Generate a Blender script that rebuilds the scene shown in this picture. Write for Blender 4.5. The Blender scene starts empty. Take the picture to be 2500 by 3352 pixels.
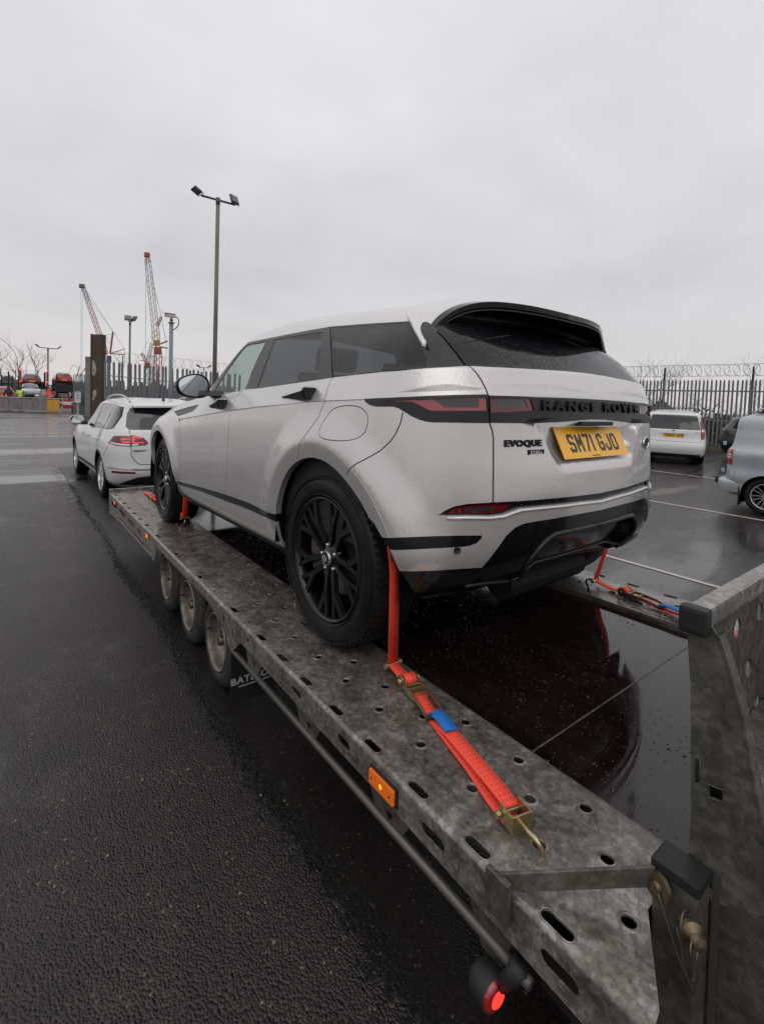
import bpy, bmesh, math, random
import numpy as np
from mathutils import Vector, Matrix
from mathutils.geometry import delaunay_2d_cdt
random.seed(7)
RNG = np.random.default_rng(7)
SC = bpy.context.scene
COL = SC.collection
R_ = math.radians
PI = math.pi

# ------------------------------------------------------------------ camera
DECK = 0.75                      # height of the trailer deck under the car's rear axle
F_PX, PITCH, ROLL, CY, YAW = 1571.63, 2.7663, 2.1282, 1387.41, 38.0622
CAM_POS = Vector((-1.7384, 1.9942, 1.0616 + DECK))
cd = bpy.data.cameras.new('camera')
cam = bpy.data.objects.new('camera', cd)
COL.objects.link(cam)
SC.camera = cam
_p, _y, _r = R_(PITCH), R_(YAW), R_(ROLL)
_fw = Vector((math.cos(_y), -math.sin(_y), 0)); _rt = Vector((-math.sin(_y), -math.cos(_y), 0)); _up = Vector((0, 0, 1))
_f2 = _fw * math.cos(_p) - _up * math.sin(_p); _u2 = _up * math.cos(_p) + _fw * math.sin(_p)
_x = _rt * math.cos(_r) + _u2 * math.sin(_r)       # camera rolled anticlockwise: right side of the picture drops
_yv = -_rt * math.sin(_r) + _u2 * math.cos(_r)
cam.matrix_world = Matrix(((_x.x, _yv.x, -_f2.x, CAM_POS.x), (_x.y, _yv.y, -_f2.y, CAM_POS.y), (_x.z, _yv.z, -_f2.z, CAM_POS.z), (0, 0, 0, 1)))
cd.sensor_fit = 'HORIZONTAL'; cd.sensor_width = 36.0
cd.lens = 36.0 * F_PX / 2500.0
cd.shift_y = -(1676.0 - CY) / 2500.0
cd.clip_start = 0.05; cd.clip_end = 3000

# ------------------------------------------------------------------ world, sun, exposure
W = bpy.data.worlds.new('World'); SC.world = W; W.use_nodes = True
nt = W.node_tree; nt.nodes.clear()
def wn(t, **k):
    n = nt.nodes.new(t)
    for a, b in k.items(): setattr(n, a, b)
    return n
out = wn('ShaderNodeOutputWorld'); bg = wn('ShaderNodeBackground'); bg.inputs['Strength'].default_value = 0.1
sky = wn('ShaderNodeTexSky', sky_type='NISHITA'); sky.sun_disc = False
SUN_EL, SUN_AZ = R_(52), R_(150)       # direction towards the sun (azimuth from +X, anticlockwise)
sky.sun_elevation = SUN_EL; sky.sun_rotation = PI / 2 - SUN_AZ
tc = wn('ShaderNodeTexCoord'); sep = wn('ShaderNodeSeparateXYZ')
nt.links.new(tc.outputs['Generated'], sep.inputs[0])
# overcast deck: soft cloud noise laid on the direction projected to a cloud ceiling
zc = wn('ShaderNodeMath', operation='MAXIMUM'); zc.inputs[1].default_value = 0.0; nt.links.new(sep.outputs['Z'], zc.inputs[0])
za = wn('ShaderNodeMath', operation='ADD'); za.inputs[1].default_value = 0.22; nt.links.new(zc.outputs[0], za.inputs[0])
dv = wn('ShaderNodeVectorMath', operation='DIVIDE'); nt.links.new(tc.outputs['Generated'], dv.inputs[0])
cmb = wn('ShaderNodeCombineXYZ')
for i in range(3): nt.links.new(za.outputs[0], cmb.inputs[i])
nt.links.new(cmb.outputs[0], dv.inputs[1])
def cloud(scale, det, rough, seed):
    n = wn('ShaderNodeTexNoise', noise_dimensions='4D'); n.inputs['Scale'].default_value = scale; n.inputs['Detail'].default_value = det
    n.inputs['Roughness'].default_value = rough; n.inputs['W'].default_value = seed; n.inputs['Distortion'].default_value = 0.4
    nt.links.new(dv.outputs[0], n.inputs['Vector']); return n
n1 = cloud(1.3, 5, 0.5, 3.1); n2 = cloud(3.2, 6, 0.55, 9.4)
mx = wn('ShaderNodeMix', data_type='FLOAT'); mx.inputs[0].default_value = 0.35
nt.links.new(n1.outputs['Fac'], mx.inputs[2]); nt.links.new(n2.outputs['Fac'], mx.inputs[3])
ramp = wn('ShaderNodeValToRGB'); nt.links.new(mx.outputs[0], ramp.inputs[0])
e = ramp.color_ramp.elements
e[0].position = 0.32; e[0].color = (0.555, 0.548, 0.570, 1)
e[1].position = 0.66; e[1].color = (0.665, 0.655, 0.670, 1)
# a little warm light where the cloud thins towards the horizon, as in the photograph
hz = wn('ShaderNodeMapRange'); hz.inputs['From Min'].default_value = 0.0; hz.inputs['From Max'].default_value = 0.22
hz.inputs['To Min'].default_value = 0.55; hz.inputs['To Max'].default_value = 0.0; nt.links.new(zc.outputs[0], hz.inputs['Value'])
warm = wn('ShaderNodeMix', data_type='RGBA'); warm.inputs[7].default_value = (0.735, 0.69, 0.66, 1)
nt.links.new(hz.outputs[0], warm.inputs[0]); nt.links.new(ramp.outputs[0], warm.inputs[6])
# overcast skies brighten towards the zenith
ze = wn('ShaderNodeMapRange'); ze.inputs['From Min'].default_value = 0.15; ze.inputs['From Max'].default_value = 1.0
ze.inputs['To Min'].default_value = 10.0; ze.inputs['To Max'].default_value = 14.0; nt.links.new(zc.outputs[0], ze.inputs['Value'])
ml = wn('ShaderNodeVectorMath', operation='SCALE'); nt.links.new(warm.outputs[2], ml.inputs[0]); nt.links.new(ze.outputs[0], ml.inputs['Scale'])
fin = wn('ShaderNodeMix', data_type='RGBA'); fin.inputs[0].default_value = 0.96
nt.links.new(sky.outputs[0], fin.inputs[6]); nt.links.new(ml.outputs[0], fin.inputs[7])
nt.links.new(fin.outputs[2], bg.inputs['Color']); nt.links.new(bg.outputs[0], out.inputs[0])
sd = bpy.data.lights.new('sun', 'SUN'); sd.energy = 0.6; sd.angle = R_(60); sd.color = (1.0, 0.97, 0.93)
sun = bpy.data.objects.new('sun', sd); COL.objects.link(sun)
_sd = Vector((math.cos(SUN_EL) * math.cos(SUN_AZ), math.cos(SUN_EL) * math.sin(SUN_AZ), math.sin(SUN_EL)))
sun.rotation_euler = _sd.to_track_quat('Z', 'Y').to_euler(); sun.location = (0, 0, 30)
SC.view_settings.view_transform = 'Standard'; SC.view_settings.look = 'None'
SC.view_settings.exposure = 0.08; SC.view_settings.gamma = 1.0; SC.view_settings.use_curve_mapping = False
SC.render.engine = 'CYCLES'
SC.cycles.max_bounces = 8; SC.cycles.diffuse_bounces = 3; SC.cycles.glossy_bounces = 4; SC.cycles.transmission_bounces = 6; SC.cycles.transparent_max_bounces = 12
SC.cycles.caustics_reflective = False; SC.cycles.caustics_refractive = False; SC.cycles.sample_clamp_indirect = 6.0
SC.cycles.use_denoising = True

# ------------------------------------------------------------------ materials
M = {}
def mat(name, col, rough=0.6, metal=0.0, coat=0.0, spec=0.5, emit=None, estr=0.0, trans=0.0, alpha=1.0, coat_rough=0.03):
    m = bpy.data.materials.new(name); m.use_nodes = True
    b = m.node_tree.nodes['Principled BSDF']
    b.inputs['Base Color'].default_value = (*col, 1); b.inputs['Roughness'].default_value = rough; b.inputs['Metallic'].default_value = metal
    b.inputs['Coat Weight'].default_value = coat; b.inputs['Coat Roughness'].default_value = coat_rough; b.inputs['Specular IOR Level'].default_value = spec
    b.inputs['Transmission Weight'].default_value = trans; b.inputs['Alpha'].default_value = alpha
    if emit: b.inputs['Emission Color'].default_value = (*emit, 1); b.inputs['Emission Strength'].default_value = estr
    M[name] = m
    return m
class NB:
    """small node builder on a material with a Principled BSDF"""
    def __init__(s, m): s.m = m; s.t = m.node_tree; s.b = s.t.nodes['Principled BSDF']
    def n(s, typ, **k):
        x = s.t.nodes.new(typ)
        ins = k.pop('ins', {})
        for a, b in k.items(): setattr(x, a, b)
        for a, b in ins.items():
            if hasattr(b, 'is_output') or isinstance(b, bpy.types.NodeSocket): s.t.links.new(b, x.inputs[a])
            else: x.inputs[a].default_value = b
        return x
    def link(s, a, b): s.t.links.new(a, b)
    def coord(s, kind='Object'): return s.n('ShaderNodeTexCoord').outputs[kind]
    def noise(s, vec, scale, det=4, rough=0.55, dist=0.0):
        return s.n('ShaderNodeTexNoise', ins={'Vector': vec, 'Scale': scale, 'Detail': det, 'Roughness': rough, 'Distortion': dist}).outputs['Fac']
    def ramp(s, fac, stops):
        r = s.n('ShaderNodeValToRGB', ins={'Fac': fac}); el = r.color_ramp.elements
        while len(el) < len(stops): el.new(0.5)
        for q, (p, c) in zip(el, stops):
            q.position = p; q.color = (*c, 1) if len(c) == 3 else c
        return r.outputs['Color']
    def rng(s, v, a, b, c, d):
        return s.n('ShaderNodeMapRange', ins={'Value': v, 'From Min': a, 'From Max': b, 'To Min': c, 'To Max': d}).outputs[0]
    def math(s, op, a, b=0.0):
        return s.n('ShaderNodeMath', operation=op, ins={0: a, 1: b}).outputs[0]
    def mix(s, f, a, b):
        return s.n('ShaderNodeMix', data_type='RGBA', ins={0: f, 6: a, 7: b}).outputs[2]
    def scale(s, vec, sc):
        return s.n('ShaderNodeMapping', ins={'Vector': vec, 'Scale': sc}).outputs[0]
    def bump(s, h, strength, dist=0.01, normal=None):
        i = {'Height': h, 'Strength': strength, 'Distance': dist}
        if normal is not None: i['Normal'] = normal
        return s.n('ShaderNodeBump', ins=i).outputs[0]
    def drops(s, vec, scale, size=0.32, keep=0.45, seed=0.0):
        """round water drops: a height from a Voronoi, some cells empty"""
        v = s.n('ShaderNodeTexVoronoi', feature='F1', ins={'Vector': vec, 'Scale': scale})
        h = s.rng(v.outputs['Distance'], size, size * 0.35, 0.0, 1.0)
        r = s.n('ShaderNodeSeparateColor', ins={0: v.outputs['Color']}).outputs[0]
        return s.math('MULTIPLY', h, s.math('LESS_THAN', r, keep))

def put(inp, sock, nb): nb.link(sock, nb.b.inputs[inp])

# ------------------------------------------------------------------ object helpers
def link(name, me, m=None, parent=None, smooth=False):
    o = bpy.data.objects.new(name, me); COL.objects.link(o)
    if m is not None and len(me.materials) == 0: me.materials.append(m)
    if parent is not None: o.parent = parent
    if smooth: me.polygons.foreach_set('use_smooth', [True] * len(me.polygons))
    return o
def tag(o, label=None, cat=None, group=None, kind=None):
    if label: o['label'] = label
    if cat: o['category'] = cat
    if group: o['group'] = group
    if kind: o['kind'] = kind
    return o
def thing(name, label, cat, loc=(0, 0, 0), rotz=0.0, group=None, mw=None):
    o = bpy.data.objects.new(name, None); COL.objects.link(o); o.empty_display_size = 0.2
    if mw is not None: o.matrix_world = mw
    else: o.location = loc; o.rotation_euler = (0, 0, rotz)
    return tag(o, label, cat, group)
def copy_tree(o, parent=None, depth=0):
    c = o.copy(); COL.objects.link(c)
    if parent is not None: c.parent = parent; c.matrix_parent_inverse = o.matrix_parent_inverse
    for ch in list(o.children): copy_tree(ch, c, depth + 1)
    return c
class MB:
    """collects simple solids into ONE mesh"""
    def __init__(s): s.v = []; s.f = []
    def add(s, vs, fs):
        k = len(s.v); s.v += [tuple(map(float, p)) for p in vs]; s.f += [tuple(i + k for i in q) for q in fs]; return s
    def box(s, c, d, R=None):
        vs = [(sx * d[0] / 2, sy * d[1] / 2, sz * d[2] / 2) for sx in (-1, 1) for sy in (-1, 1) for sz in (-1, 1)]
        if R is not None: vs = [R @ Vector(p) for p in vs]
        vs = [(p[0] + c[0], p[1] + c[1], p[2] + c[2]) for p in vs]
        return s.add(vs, [(0, 1, 3, 2), (4, 6, 7, 5), (0, 4, 5, 1), (2, 3, 7, 6), (0, 2, 6, 4), (1, 5, 7, 3)])
    def bx(s, a, b):
        return s.box([(p + q) / 2 for p, q in zip(a, b)], [abs(q - p) for p, q in zip(a, b)])
    def tube(s, pts, r, n=8, cap=True, closed=False):
        pts = [Vector(p) for p in pts]; m = len(pts)
        rs = r if hasattr(r, '__len__') else [r] * m
        vs = []; prev = None
        for i, p in enumerate(pts):
            if closed: t = pts[(i + 1) % m] - pts[i - 1]
            else: t = (pts[min(i + 1, m - 1)] - pts[max(i - 1, 0)])
            t = t.normalized() if t.length > 1e-9 else Vector((0, 0, 1))
            if prev is None:
                a = Vector((0, 0, 1)) if abs(t.z) < 0.9 else Vector((1, 0, 0))
                nrm = (a - t * a.dot(t)).normalized()
            else:
                nrm = prev - t * prev.dot(t)
                nrm = nrm.normalized() if nrm.length > 1e-6 else t.orthogonal().normalized()
            prev = nrm; b = t.cross(nrm)
            for k in range(n):
                an = 2 * PI * k / n
                vs.append(p + (nrm * math.cos(an) + b * math.sin(an)) * rs[i])
        fs = []
        for i in range(m if closed else m - 1):
            j = (i + 1) % m
            for k in range(n):
                fs.append((i * n + k, i * n + (k + 1) % n, j * n + (k + 1) % n, j * n + k))
        if cap and not closed:
            fs.append(tuple(range(n - 1, -1, -1))); fs.append(tuple((m - 1) * n + k for k in range(n)))
        return s.add(vs, fs)
    def cyl(s, a, b, r, n=16, r2=None): return s.tube([a, b], [r, r if r2 is None else r2], n)
    def prism(s, poly, axis, a, b):
        """extrude a 2-D polygon along an axis (0 x: poly=(y,z); 1 y: poly=(x,z); 2 z: poly=(x,y))"""
        n = len(poly)
        def P(p, t): return [(t, p[0], p[1]), (p[0], t, p[1]), (p[0], p[1], t)][axis]
        vs = [P(p, a) for p in poly] + [P(p, b) for p in poly]
        fs = [tuple(range(n)), tuple(range(2 * n - 1, n - 1, -1))] + [(i, i + n, (i + 1) % n + n, (i + 1) % n) for i in range(n)]
        return s.add(vs, fs)
    def lathe(s, prof, axis_o, axis_d, n=32, ang0=0, ang1=2 * PI):
        """revolve (radius, along) profile round an axis"""
        o = Vector(axis_o); d = Vector(axis_d).normalized(); u = d.orthogonal().normalized(); w = d.cross(u)
        full = abs(ang1 - ang0 - 2 * PI) < 1e-6; m = n if full else n + 1
        vs = []
        for k in range(m):
            a = ang0 + (ang1 - ang0) * k / n; e_ = u * math.cos(a) + w * math.sin(a)
            for r, t in prof: vs.append(o + e_ * r + d * t)
        L = len(prof); fs = []
        for k in range(n):
            j = (k + 1) % m
            for i in range(L - 1): fs.append((k * L + i, j * L + i, j * L + i + 1, k * L + i + 1))
        return s.add(vs, fs)
    def mesh(s, name, recalc=True):
        me = bpy.data.meshes.new(name); me.from_pydata(s.v, [], s.f)
        if recalc:
            bm = bmesh.new(); bm.from_mesh(me); bmesh.ops.recalc_face_normals(bm, faces=bm.faces); bm.to_mesh(me); bm.free()
        me.update(); return me
    def build(s, name, m, parent=None, smooth=False, bevel=0.0, seg=2, auto=None):
        me = s.mesh(name)
        if bevel > 0:
            bm = bmesh.new(); bm.from_mesh(me)
            bmesh.ops.remove_doubles(bm, verts=bm.verts, dist=1e-5)
            es = [e_ for e_ in bm.edges if len(e_.link_faces) == 2 and e_.calc_face_angle(0) > 0.5]
            bmesh.ops.bevel(bm, geom=es, offset=bevel, segments=seg, profile=0.7, affect='EDGES', clamp_overlap=True)
            bm.to_mesh(me); bm.free()
        o = link(name, me, m, parent, smooth)
        if auto is not None: shade_auto(me, auto)
        return o
def shade_auto(me, ang=35):
    """smooth shading with edges sharper than ang kept sharp"""
    me.polygons.foreach_set('use_smooth', [True] * len(me.polygons))
    bm = bmesh.new(); bm.from_mesh(me); a = R_(ang)
    for e_ in bm.edges:
        e_.smooth = not (len(e_.link_faces) != 2 or e_.calc_face_angle(0) > a)
    bm.to_mesh(me); bm.free()

# ------------------------------------------------------------------ planar sheets with holes
def pip(P, poly):
    """points P (n,2) inside polygon"""
    x, y = P[:, 0], P[:, 1]; r = np.zeros(len(P), bool); q = np.asarray(poly, float); n = len(q)
    j = n - 1
    for i in range(n):
        xi, yi, xj, yj = q[i, 0], q[i, 1], q[j, 0], q[j, 1]
        c = (yi > y) != (yj > y)
        with np.errstate(divide='ignore', invalid='ignore'):
            xx = (xj - xi) * (y - yi) / (yj - yi) + xi
        r ^= c & (x < xx); j = i
    return r
def cdt(points, polys, lines=()):
    """triangulate points with the edges of closed polys (and open lines) kept; returns verts (n,2), tris (m,3)"""
    V = [Vector((float(a), float(b))) for a, b in points]; E = []
    for pl in polys:
        k = len(V); V += [Vector((float(a), float(b))) for a, b in pl]; n = len(pl)
        E += [(k + i, k + (i + 1) % n) for i in range(n)]
    for pl in lines:
        k = len(V); V += [Vector((float(a), float(b))) for a, b in pl]
        E += [(k + i, k + i + 1) for i in range(len(pl) - 1)]
    r = delaunay_2d_cdt(V, E, [], 0, 1e-6, False)
    return np.array([(p.x, p.y) for p in r[0]]), np.array([f for f in r[2] if len(f) == 3], int)
def circle(cx, cy, r, n=12, ry=None):
    return [(cx + r * math.cos(2 * PI * k / n), cy + (ry or r) * math.sin(2 * PI * k / n)) for k in range(n)]
def slot(cx, cy, L, w, n=6):
    """an oblong hole, long in x"""
    p = []
    for k in range(n + 1):
        a = -PI / 2 + PI * k / n; p.append((cx + L / 2 - w / 2 + w / 2 * math.cos(a), cy + w / 2 * math.sin(a)))
    for k in range(n + 1):
        a = PI / 2 + PI * k / n; p.append((cx - L / 2 + w / 2 + w / 2 * math.cos(a), cy + w / 2 * math.sin(a)))
    return p
def thick_sheet(P3, tris, off, keep=None):
    """solid sheet: top at P3, bottom at P3+off, walls on the open edges. P3 (n,3), off (3,) or (n,3)"""
    used = np.unique(tris); mp = -np.ones(len(P3), int); mp[used] = np.arange(len(used))
    T = mp[tris]; A = P3[used]; B = A + (off if np.ndim(off) == 1 else off[used]); n = len(A)
    ed = {}
    for a, b, c in T:
        for e_ in ((a, b), (b, c), (c, a)):
            k = (min(e_), max(e_))
            if k in ed: ed[k] = None
            else: ed[k] = e_
    walls = [(a, b) for v in ed.values() if v is not None for a, b in [v]]
    return A, B, T, walls, n
def sheet_mesh(name, P3, tris, off):
    A, B, T, walls, n = thick_sheet(P3, tris, np.asarray(off, float))
    # walls use their own vertices so that the sheet's edge stays sharp
    wv = []; wf = []
    for a, b in walls:
        k = 2 * n + len(wv); wv += [A[a], A[b], B[b], B[a]]; wf.append((k + 1, k, k + 3, k + 2))
    me = bpy.data.meshes.new(name)
    me.from_pydata([tuple(p) for p in A] + [tuple(p) for p in B] + [tuple(p) for p in wv], [],
                   [tuple(t) for t in T] + [(t[2] + n, t[1] + n, t[0] + n) for t in T] + wf)
    me.update(); return me
def holed(outer, holes, pts=(), lines=()):
    V, T = cdt(pts, [outer] + list(holes), lines)
    c = V[T].mean(1); k = pip(c, outer)
    for h in holes: k &= ~pip(c, h)
    return V, T[k]
def text_mesh(s, size, depth=0.0, bold=0.0, spacing=1.0, res=3, align='CENTER'):
    cu = bpy.data.curves.new('t', 'FONT'); cu.body = s; cu.size = size; cu.extrude = depth; cu.offset = bold
    cu.space_character = spacing; cu.resolution_u = res; cu.align_x = align; cu.align_y = 'CENTER'
    ob = bpy.data.objects.new('t', cu); COL.objects.link(ob)
    dg = bpy.context.evaluated_depsgraph_get(); me = bpy.data.meshes.new_from_object(ob.evaluated_get(dg))
    bpy.data.objects.remove(ob); bpy.data.curves.remove(cu)
    return me
def put_text(name, s, size, m, parent, mw, depth=0.001, bold=0.0, spacing=1.0, sx=1.0, align='CENTER', wrap=None, width=None):
    me = text_mesh(s, size, depth, bold, spacing, align=align)
    if width: xs = [v.co.x for v in me.vertices]; sx = width / (max(xs) - min(xs))
    me.transform(Matrix.Scale(sx, 4, (1, 0, 0)))
    if wrap is not None:
        for v in me.vertices: v.co = wrap(v.co)
    else: me.transform(mw)
    me.materials.clear(); return link(name, me, m, parent)

GLY = {'S': [[(1, .86), (.86, 1), (.14, 1), (0, .86), (0, .62), (.14, .52), (.86, .46), (1, .36), (1, .14), (.86, 0), (.14, 0), (0, .14)]], 'M': [[(0, 0), (0, 1), (.5, .42), (1, 1), (1, 0)]], '7': [[(0, 1), (1, 1), (.34, 0)]], '1': [[(.5, 0), (.5, 1)]],
       'G': [[(1, .84), (.84, 1), (.16, 1), (0, .84), (0, .16), (.16, 0), (.84, 0), (1, .16), (1, .46), (.56, .46)]], 'J': [[(1, 1), (1, .16), (.84, 0), (.16, 0), (0, .16), (0, .30)]], 'O': [[(.16, 0), (.84, 0), (1, .16), (1, .84), (.84, 1), (.16, 1), (0, .84), (0, .16), (.16, 0)]],
       'H': [[(0, 0), (0, 1)], [(1, 0), (1, 1)], [(0, .5), (1, .5)]], '6': [[(.95, 1), (.3, 1), (0, .7), (0, .16), (.16, 0), (.84, 0), (1, .16), (1, .4), (.84, .55), (0, .55)]], '4': [[(.72, 0), (.72, 1), (0, .28), (1, .28)]], 'F': [[(0, 0), (0, 1), (1, 1)], [(0, .52), (.8, .52)]],
       'E': [[(1, 1), (0, 1), (0, 0), (1, 0)], [(0, .52), (.8, .52)]], 'D': [[(0, 0), (0, 1), (.75, 1), (1, .8), (1, .2), (.75, 0), (0, 0)]], 'K': [[(0, 0), (0, 1)], [(1, 1), (0, .45), (1, 0)]]}
def plate_chars(name, s, H, Wc, t, m, parent, mw):
    """flat number plate characters: strokes t wide in H x Wc cells, one object per character"""
    x = 0.0
    for ch in s:
        if ch == ' ': x += Wc * .55; continue
        w = Wc if ch != '1' else t; mb = MB(); i = 0
        for pl in GLY[ch]:
            P = [((x + t / 2 + p[0] * (w - t)) if ch != '1' else x + t / 2, t / 2 + p[1] * (H - t)) for p in pl]
            L = np.array(P); n_ = len(L)
            for k in range(n_ - 1):
                a, b = L[k], L[k + 1]; d = (b - a) / np.linalg.norm(b - a); q = np.array([-d[1], d[0]]) * t / 2
                a2 = a - d * t * .42; b2 = b + d * t * .42; zz = .0006 + .00004 * i; i += 1
                mb.add([(*(a2 + q), zz), (*(a2 - q), zz), (*(b2 - q), zz), (*(b2 + q), zz)], [(0, 1, 2, 3)])
        me = mb.mesh(name); me.transform(mw); link(name, me, m, parent); x += w + .011 * H / .079
def split_link(name, me, m, parent, tiny=0.003):
    """link a mesh, each separate piece of any size as its own object"""
    n = len(me.vertices); par = list(range(n))
    def f(a):
        while par[a] != a: par[a] = par[par[a]]; a = par[a]
        return a
    co = np.empty(n * 3); me.vertices.foreach_get('co', co); co = co.reshape(-1, 3)
    key = {}
    for i, c in enumerate(np.round(co, 4).tolist()):
        k = tuple(c)
        if k in key: par[f(i)] = f(key[k])
        else: key[k] = i
    for p in me.polygons:
        v = p.vertices; r = f(v[0])
        for q in v[1:]: par[f(q)] = r
    root = np.array([f(i) for i in range(n)]); area = {}; fr = []
    for p in me.polygons: r = root[p.vertices[0]]; fr.append(r); area[r] = area.get(r, 0) + p.area
    big = max(area, key=area.get); tot = area[big]; sep = [r for r in area if area[r] >= tiny * tot]
    if len(sep) < 2: return link(name, me, m, parent)
    CN = np.empty(len(me.loops) * 3, np.float32); me.corner_normals.foreach_get('vector', CN); CN = CN.reshape(-1, 3)
    grp = {r: (r if r in sep else big) for r in area}; out = []
    for r in sorted(sep, key=lambda q: -area[q]):
        ps = [p for p, a in zip(me.polygons, fr) if grp[a] == r]; vs = sorted({v for p in ps for v in p.vertices}); mp = {v: i for i, v in enumerate(vs)}
        nm = bpy.data.meshes.new(name); nm.from_pydata(co[vs].tolist(), [], [tuple(mp[v] for v in p.vertices) for p in ps]); nm.polygons.foreach_set('use_smooth', [p.use_smooth for p in ps])
        nm.normals_split_custom_set([CN[i].tolist() for p in ps for i in p.loop_indices]); nm.update()
        out.append(link(name, nm, m, parent))
    return out[0]
# ------------------------------------------------------------------ materials of the scene
def paint(name, col, drop_keep=0.5, metal=0.25, rough=0.34, dirt=0.0, drop=1.0, sc=95):
    m = mat(name, col, rough, metal, coat=0.9, coat_rough=0.06); n = NB(m)
    v = n.coord()
    d1 = n.drops(v, sc, 0.40, drop_keep); d2 = n.drops(v, sc * 2.1, 0.42, drop_keep * 0.9)
    h = n.math('MAXIMUM', d1, n.math('MULTIPLY', d2, 0.55))
    # drops lie on what faces up, hardly on upright panels
    g = n.n('ShaderNodeNewGeometry'); up = n.n('ShaderNodeSeparateXYZ', ins={0: g.outputs['Normal']}).outputs['Z']
    w = n.rng(up, 0.0, 0.5, 0.02, 1.0)
    nb = n.bump(n.math('MULTIPLY', h, w), 0.55 * drop, 0.0022)
    put('Coat Normal', nb, n); put('Normal', n.bump(n.math('MULTIPLY', h, w), 0.30 * drop, 0.0022), n)
    dn = n.noise(v, 2.3, 6, 0.6)
    c = n.mix(n.rng(dn, 0.45, 0.75, 0.0, 0.10 + dirt), (*col, 1), (col[0] * 0.72, col[1] * 0.70, col[2] * 0.66, 1))
    if dirt > 0:      # road dirt thrown up on the lower panels: specks with a shape of their own
        z = n.n('ShaderNodeSeparateXYZ', ins={0: v}).outputs['Z']
        sp = n.noise(v, 60, 3, 0.7)
        k = n.math('MULTIPLY', n.rng(sp, 0.60, 0.68, 0, 1), n.rng(z, 0.75, 0.30, 0, 0.6))
        c = n.mix(k, c, (0.10, 0.09, 0.08, 1))
        put('Roughness', n.rng(n.noise(v, 5, 5, 0.6), 0.3, 0.75, rough - 0.08, rough + 0.12), n)
    put('Base Color', c, n); return m
paint('silver_paint', (0.66, 0.645, 0.63), 0.50, 0.55, 0.27, dirt=0.10)
paint('white_paint', (0.66, 0.66, 0.66), 0.3, 0.0, 0.30, dirt=0.10)
paint('plain_white_paint', (0.68, 0.68, 0.675), 0.2, 0.0, 0.32, dirt=0.05)
paint('blue_silver_paint', (0.42, 0.46, 0.48), 0.4, 0.35, 0.34, dirt=0.05)
paint('black_paint', (0.018, 0.02, 0.021), 0.2, 0.0, 0.3)
paint('red_paint', (0.20, 0.014, 0.02), 0.2, 0.1, 0.3)
paint('bright_red_paint', (0.42, 0.02, 0.02), 0.2, 0.0, 0.35)
def gloss_drops(name, col, rough, keep=0.5, coat=0.6, sc=110, strength=0.5, spec=0.5):
    m = mat(name, col, rough, 0.0, coat, spec); n = NB(m); v = n.coord()
    h = n.math('MAXIMUM', n.drops(v, sc, 0.4, keep), n.math('MULTIPLY', n.drops(v, sc * 2.3, 0.42, keep), 0.5))
    nb = n.bump(h, strength, 0.0022); put('Normal', nb, n); put('Coat Normal', nb, n); return m
gloss_drops('black_gloss', (0.006, 0.006, 0.007), 0.13, 0.25, coat=0.15, strength=0.2, spec=0.35)
gloss_drops('black_trim', (0.014, 0.014, 0.016), 0.40, 0.5, coat=0.12, spec=0.4)
mat('black_plastic', (0.012, 0.012, 0.013), 0.55)
mat('gap_seal', (0.03, 0.03, 0.03), 0.8)
mat('black_void', (0.004, 0.004, 0.004), 0.9, spec=0.1)
mat('dark_underbody', (0.010, 0.010, 0.011), 0.7, spec=0.3)
def glass(name, tint, clear, keep=0.5):
    """car glass: a tinted see-through pane with a mirror-like front"""
    m = bpy.data.materials.new(name); m.use_nodes = True; M[name] = m
    n = NB(m); t = n.t; b = n.b; v = n.coord()
    b.inputs['Base Color'].default_value = (*[c * 0.25 for c in tint], 1); b.inputs['Roughness'].default_value = 0.03
    b.inputs['Specular IOR Level'].default_value = 0.6
    h = n.math('MAXIMUM', n.drops(v, 105, 0.38, keep), n.math('MULTIPLY', n.drops(v, 230, 0.42, keep), 0.5))
    nb = n.bump(h, 0.5, 0.002); put('Normal', nb, n)
    tr = n.n('ShaderNodeBsdfTransparent', ins={'Color': (*tint, 1)})
    bf = n.n('ShaderNodeNewGeometry').outputs['Backfacing']; fr = n.n('ShaderNodeFresnel', ins={'IOR': n.math('SUBTRACT', 1.5, n.math('MULTIPLY', bf, 0.8333))})
    f = n.rng(fr.outputs[0], 0.0, 1.0, clear, 0.0)
    mxs = n.n('ShaderNodeMixShader', ins={0: f}); n.link(b.outputs[0], mxs.inputs[1]); n.link(tr.outputs[0], mxs.inputs[2])
    o = t.nodes['Material Output']; n.link(mxs.outputs[0], o.inputs['Surface']); return m
glass('clear_glass', (0.72, 0.80, 0.77), 0.97, 0.35)
glass('tinted_glass', (0.16, 0.17, 0.18), 0.55, 0.45)
glass('privacy_glass', (0.03, 0.032, 0.04), 0.4, 0.6)
mat('dark_glass', (0.012, 0.014, 0.018), 0.05, spec=0.7, coat=0.5)
# tyre rubber, wet and scuffed
m = mat('tyre', (0.012, 0.012, 0.013), 0.5, spec=0.28); n = NB(m); v = n.coord()
put('Roughness', n.rng(n.noise(v, 9, 4), 0.35, 0.7, 0.38, 0.65), n)
put('Base Color', n.ramp(n.noise(v, 14, 5, 0.65), [(0.40, (0.0045, 0.0045, 0.005)), (0.80, (0.016, 0.015, 0.014))]), n)
put('Normal', n.bump(n.noise(v, 120, 3), 0.25, 0.002), n)
m = mat('dusty_tyre', (0.03, 0.03, 0.03), 0.7); n = NB(m); v = n.coord()
put('Base Color', n.ramp(n.noise(v, 10, 5, 0.7), [(0.3, (0.016, 0.016, 0.016)), (0.75, (0.045, 0.042, 0.038))]), n)
mat('gloss_black_alloy', (0.005, 0.005, 0.0055), 0.25, 0.0, 0.15, 0.4)
mat('chrome', (0.7, 0.7, 0.7), 0.12, 1.0)
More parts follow.
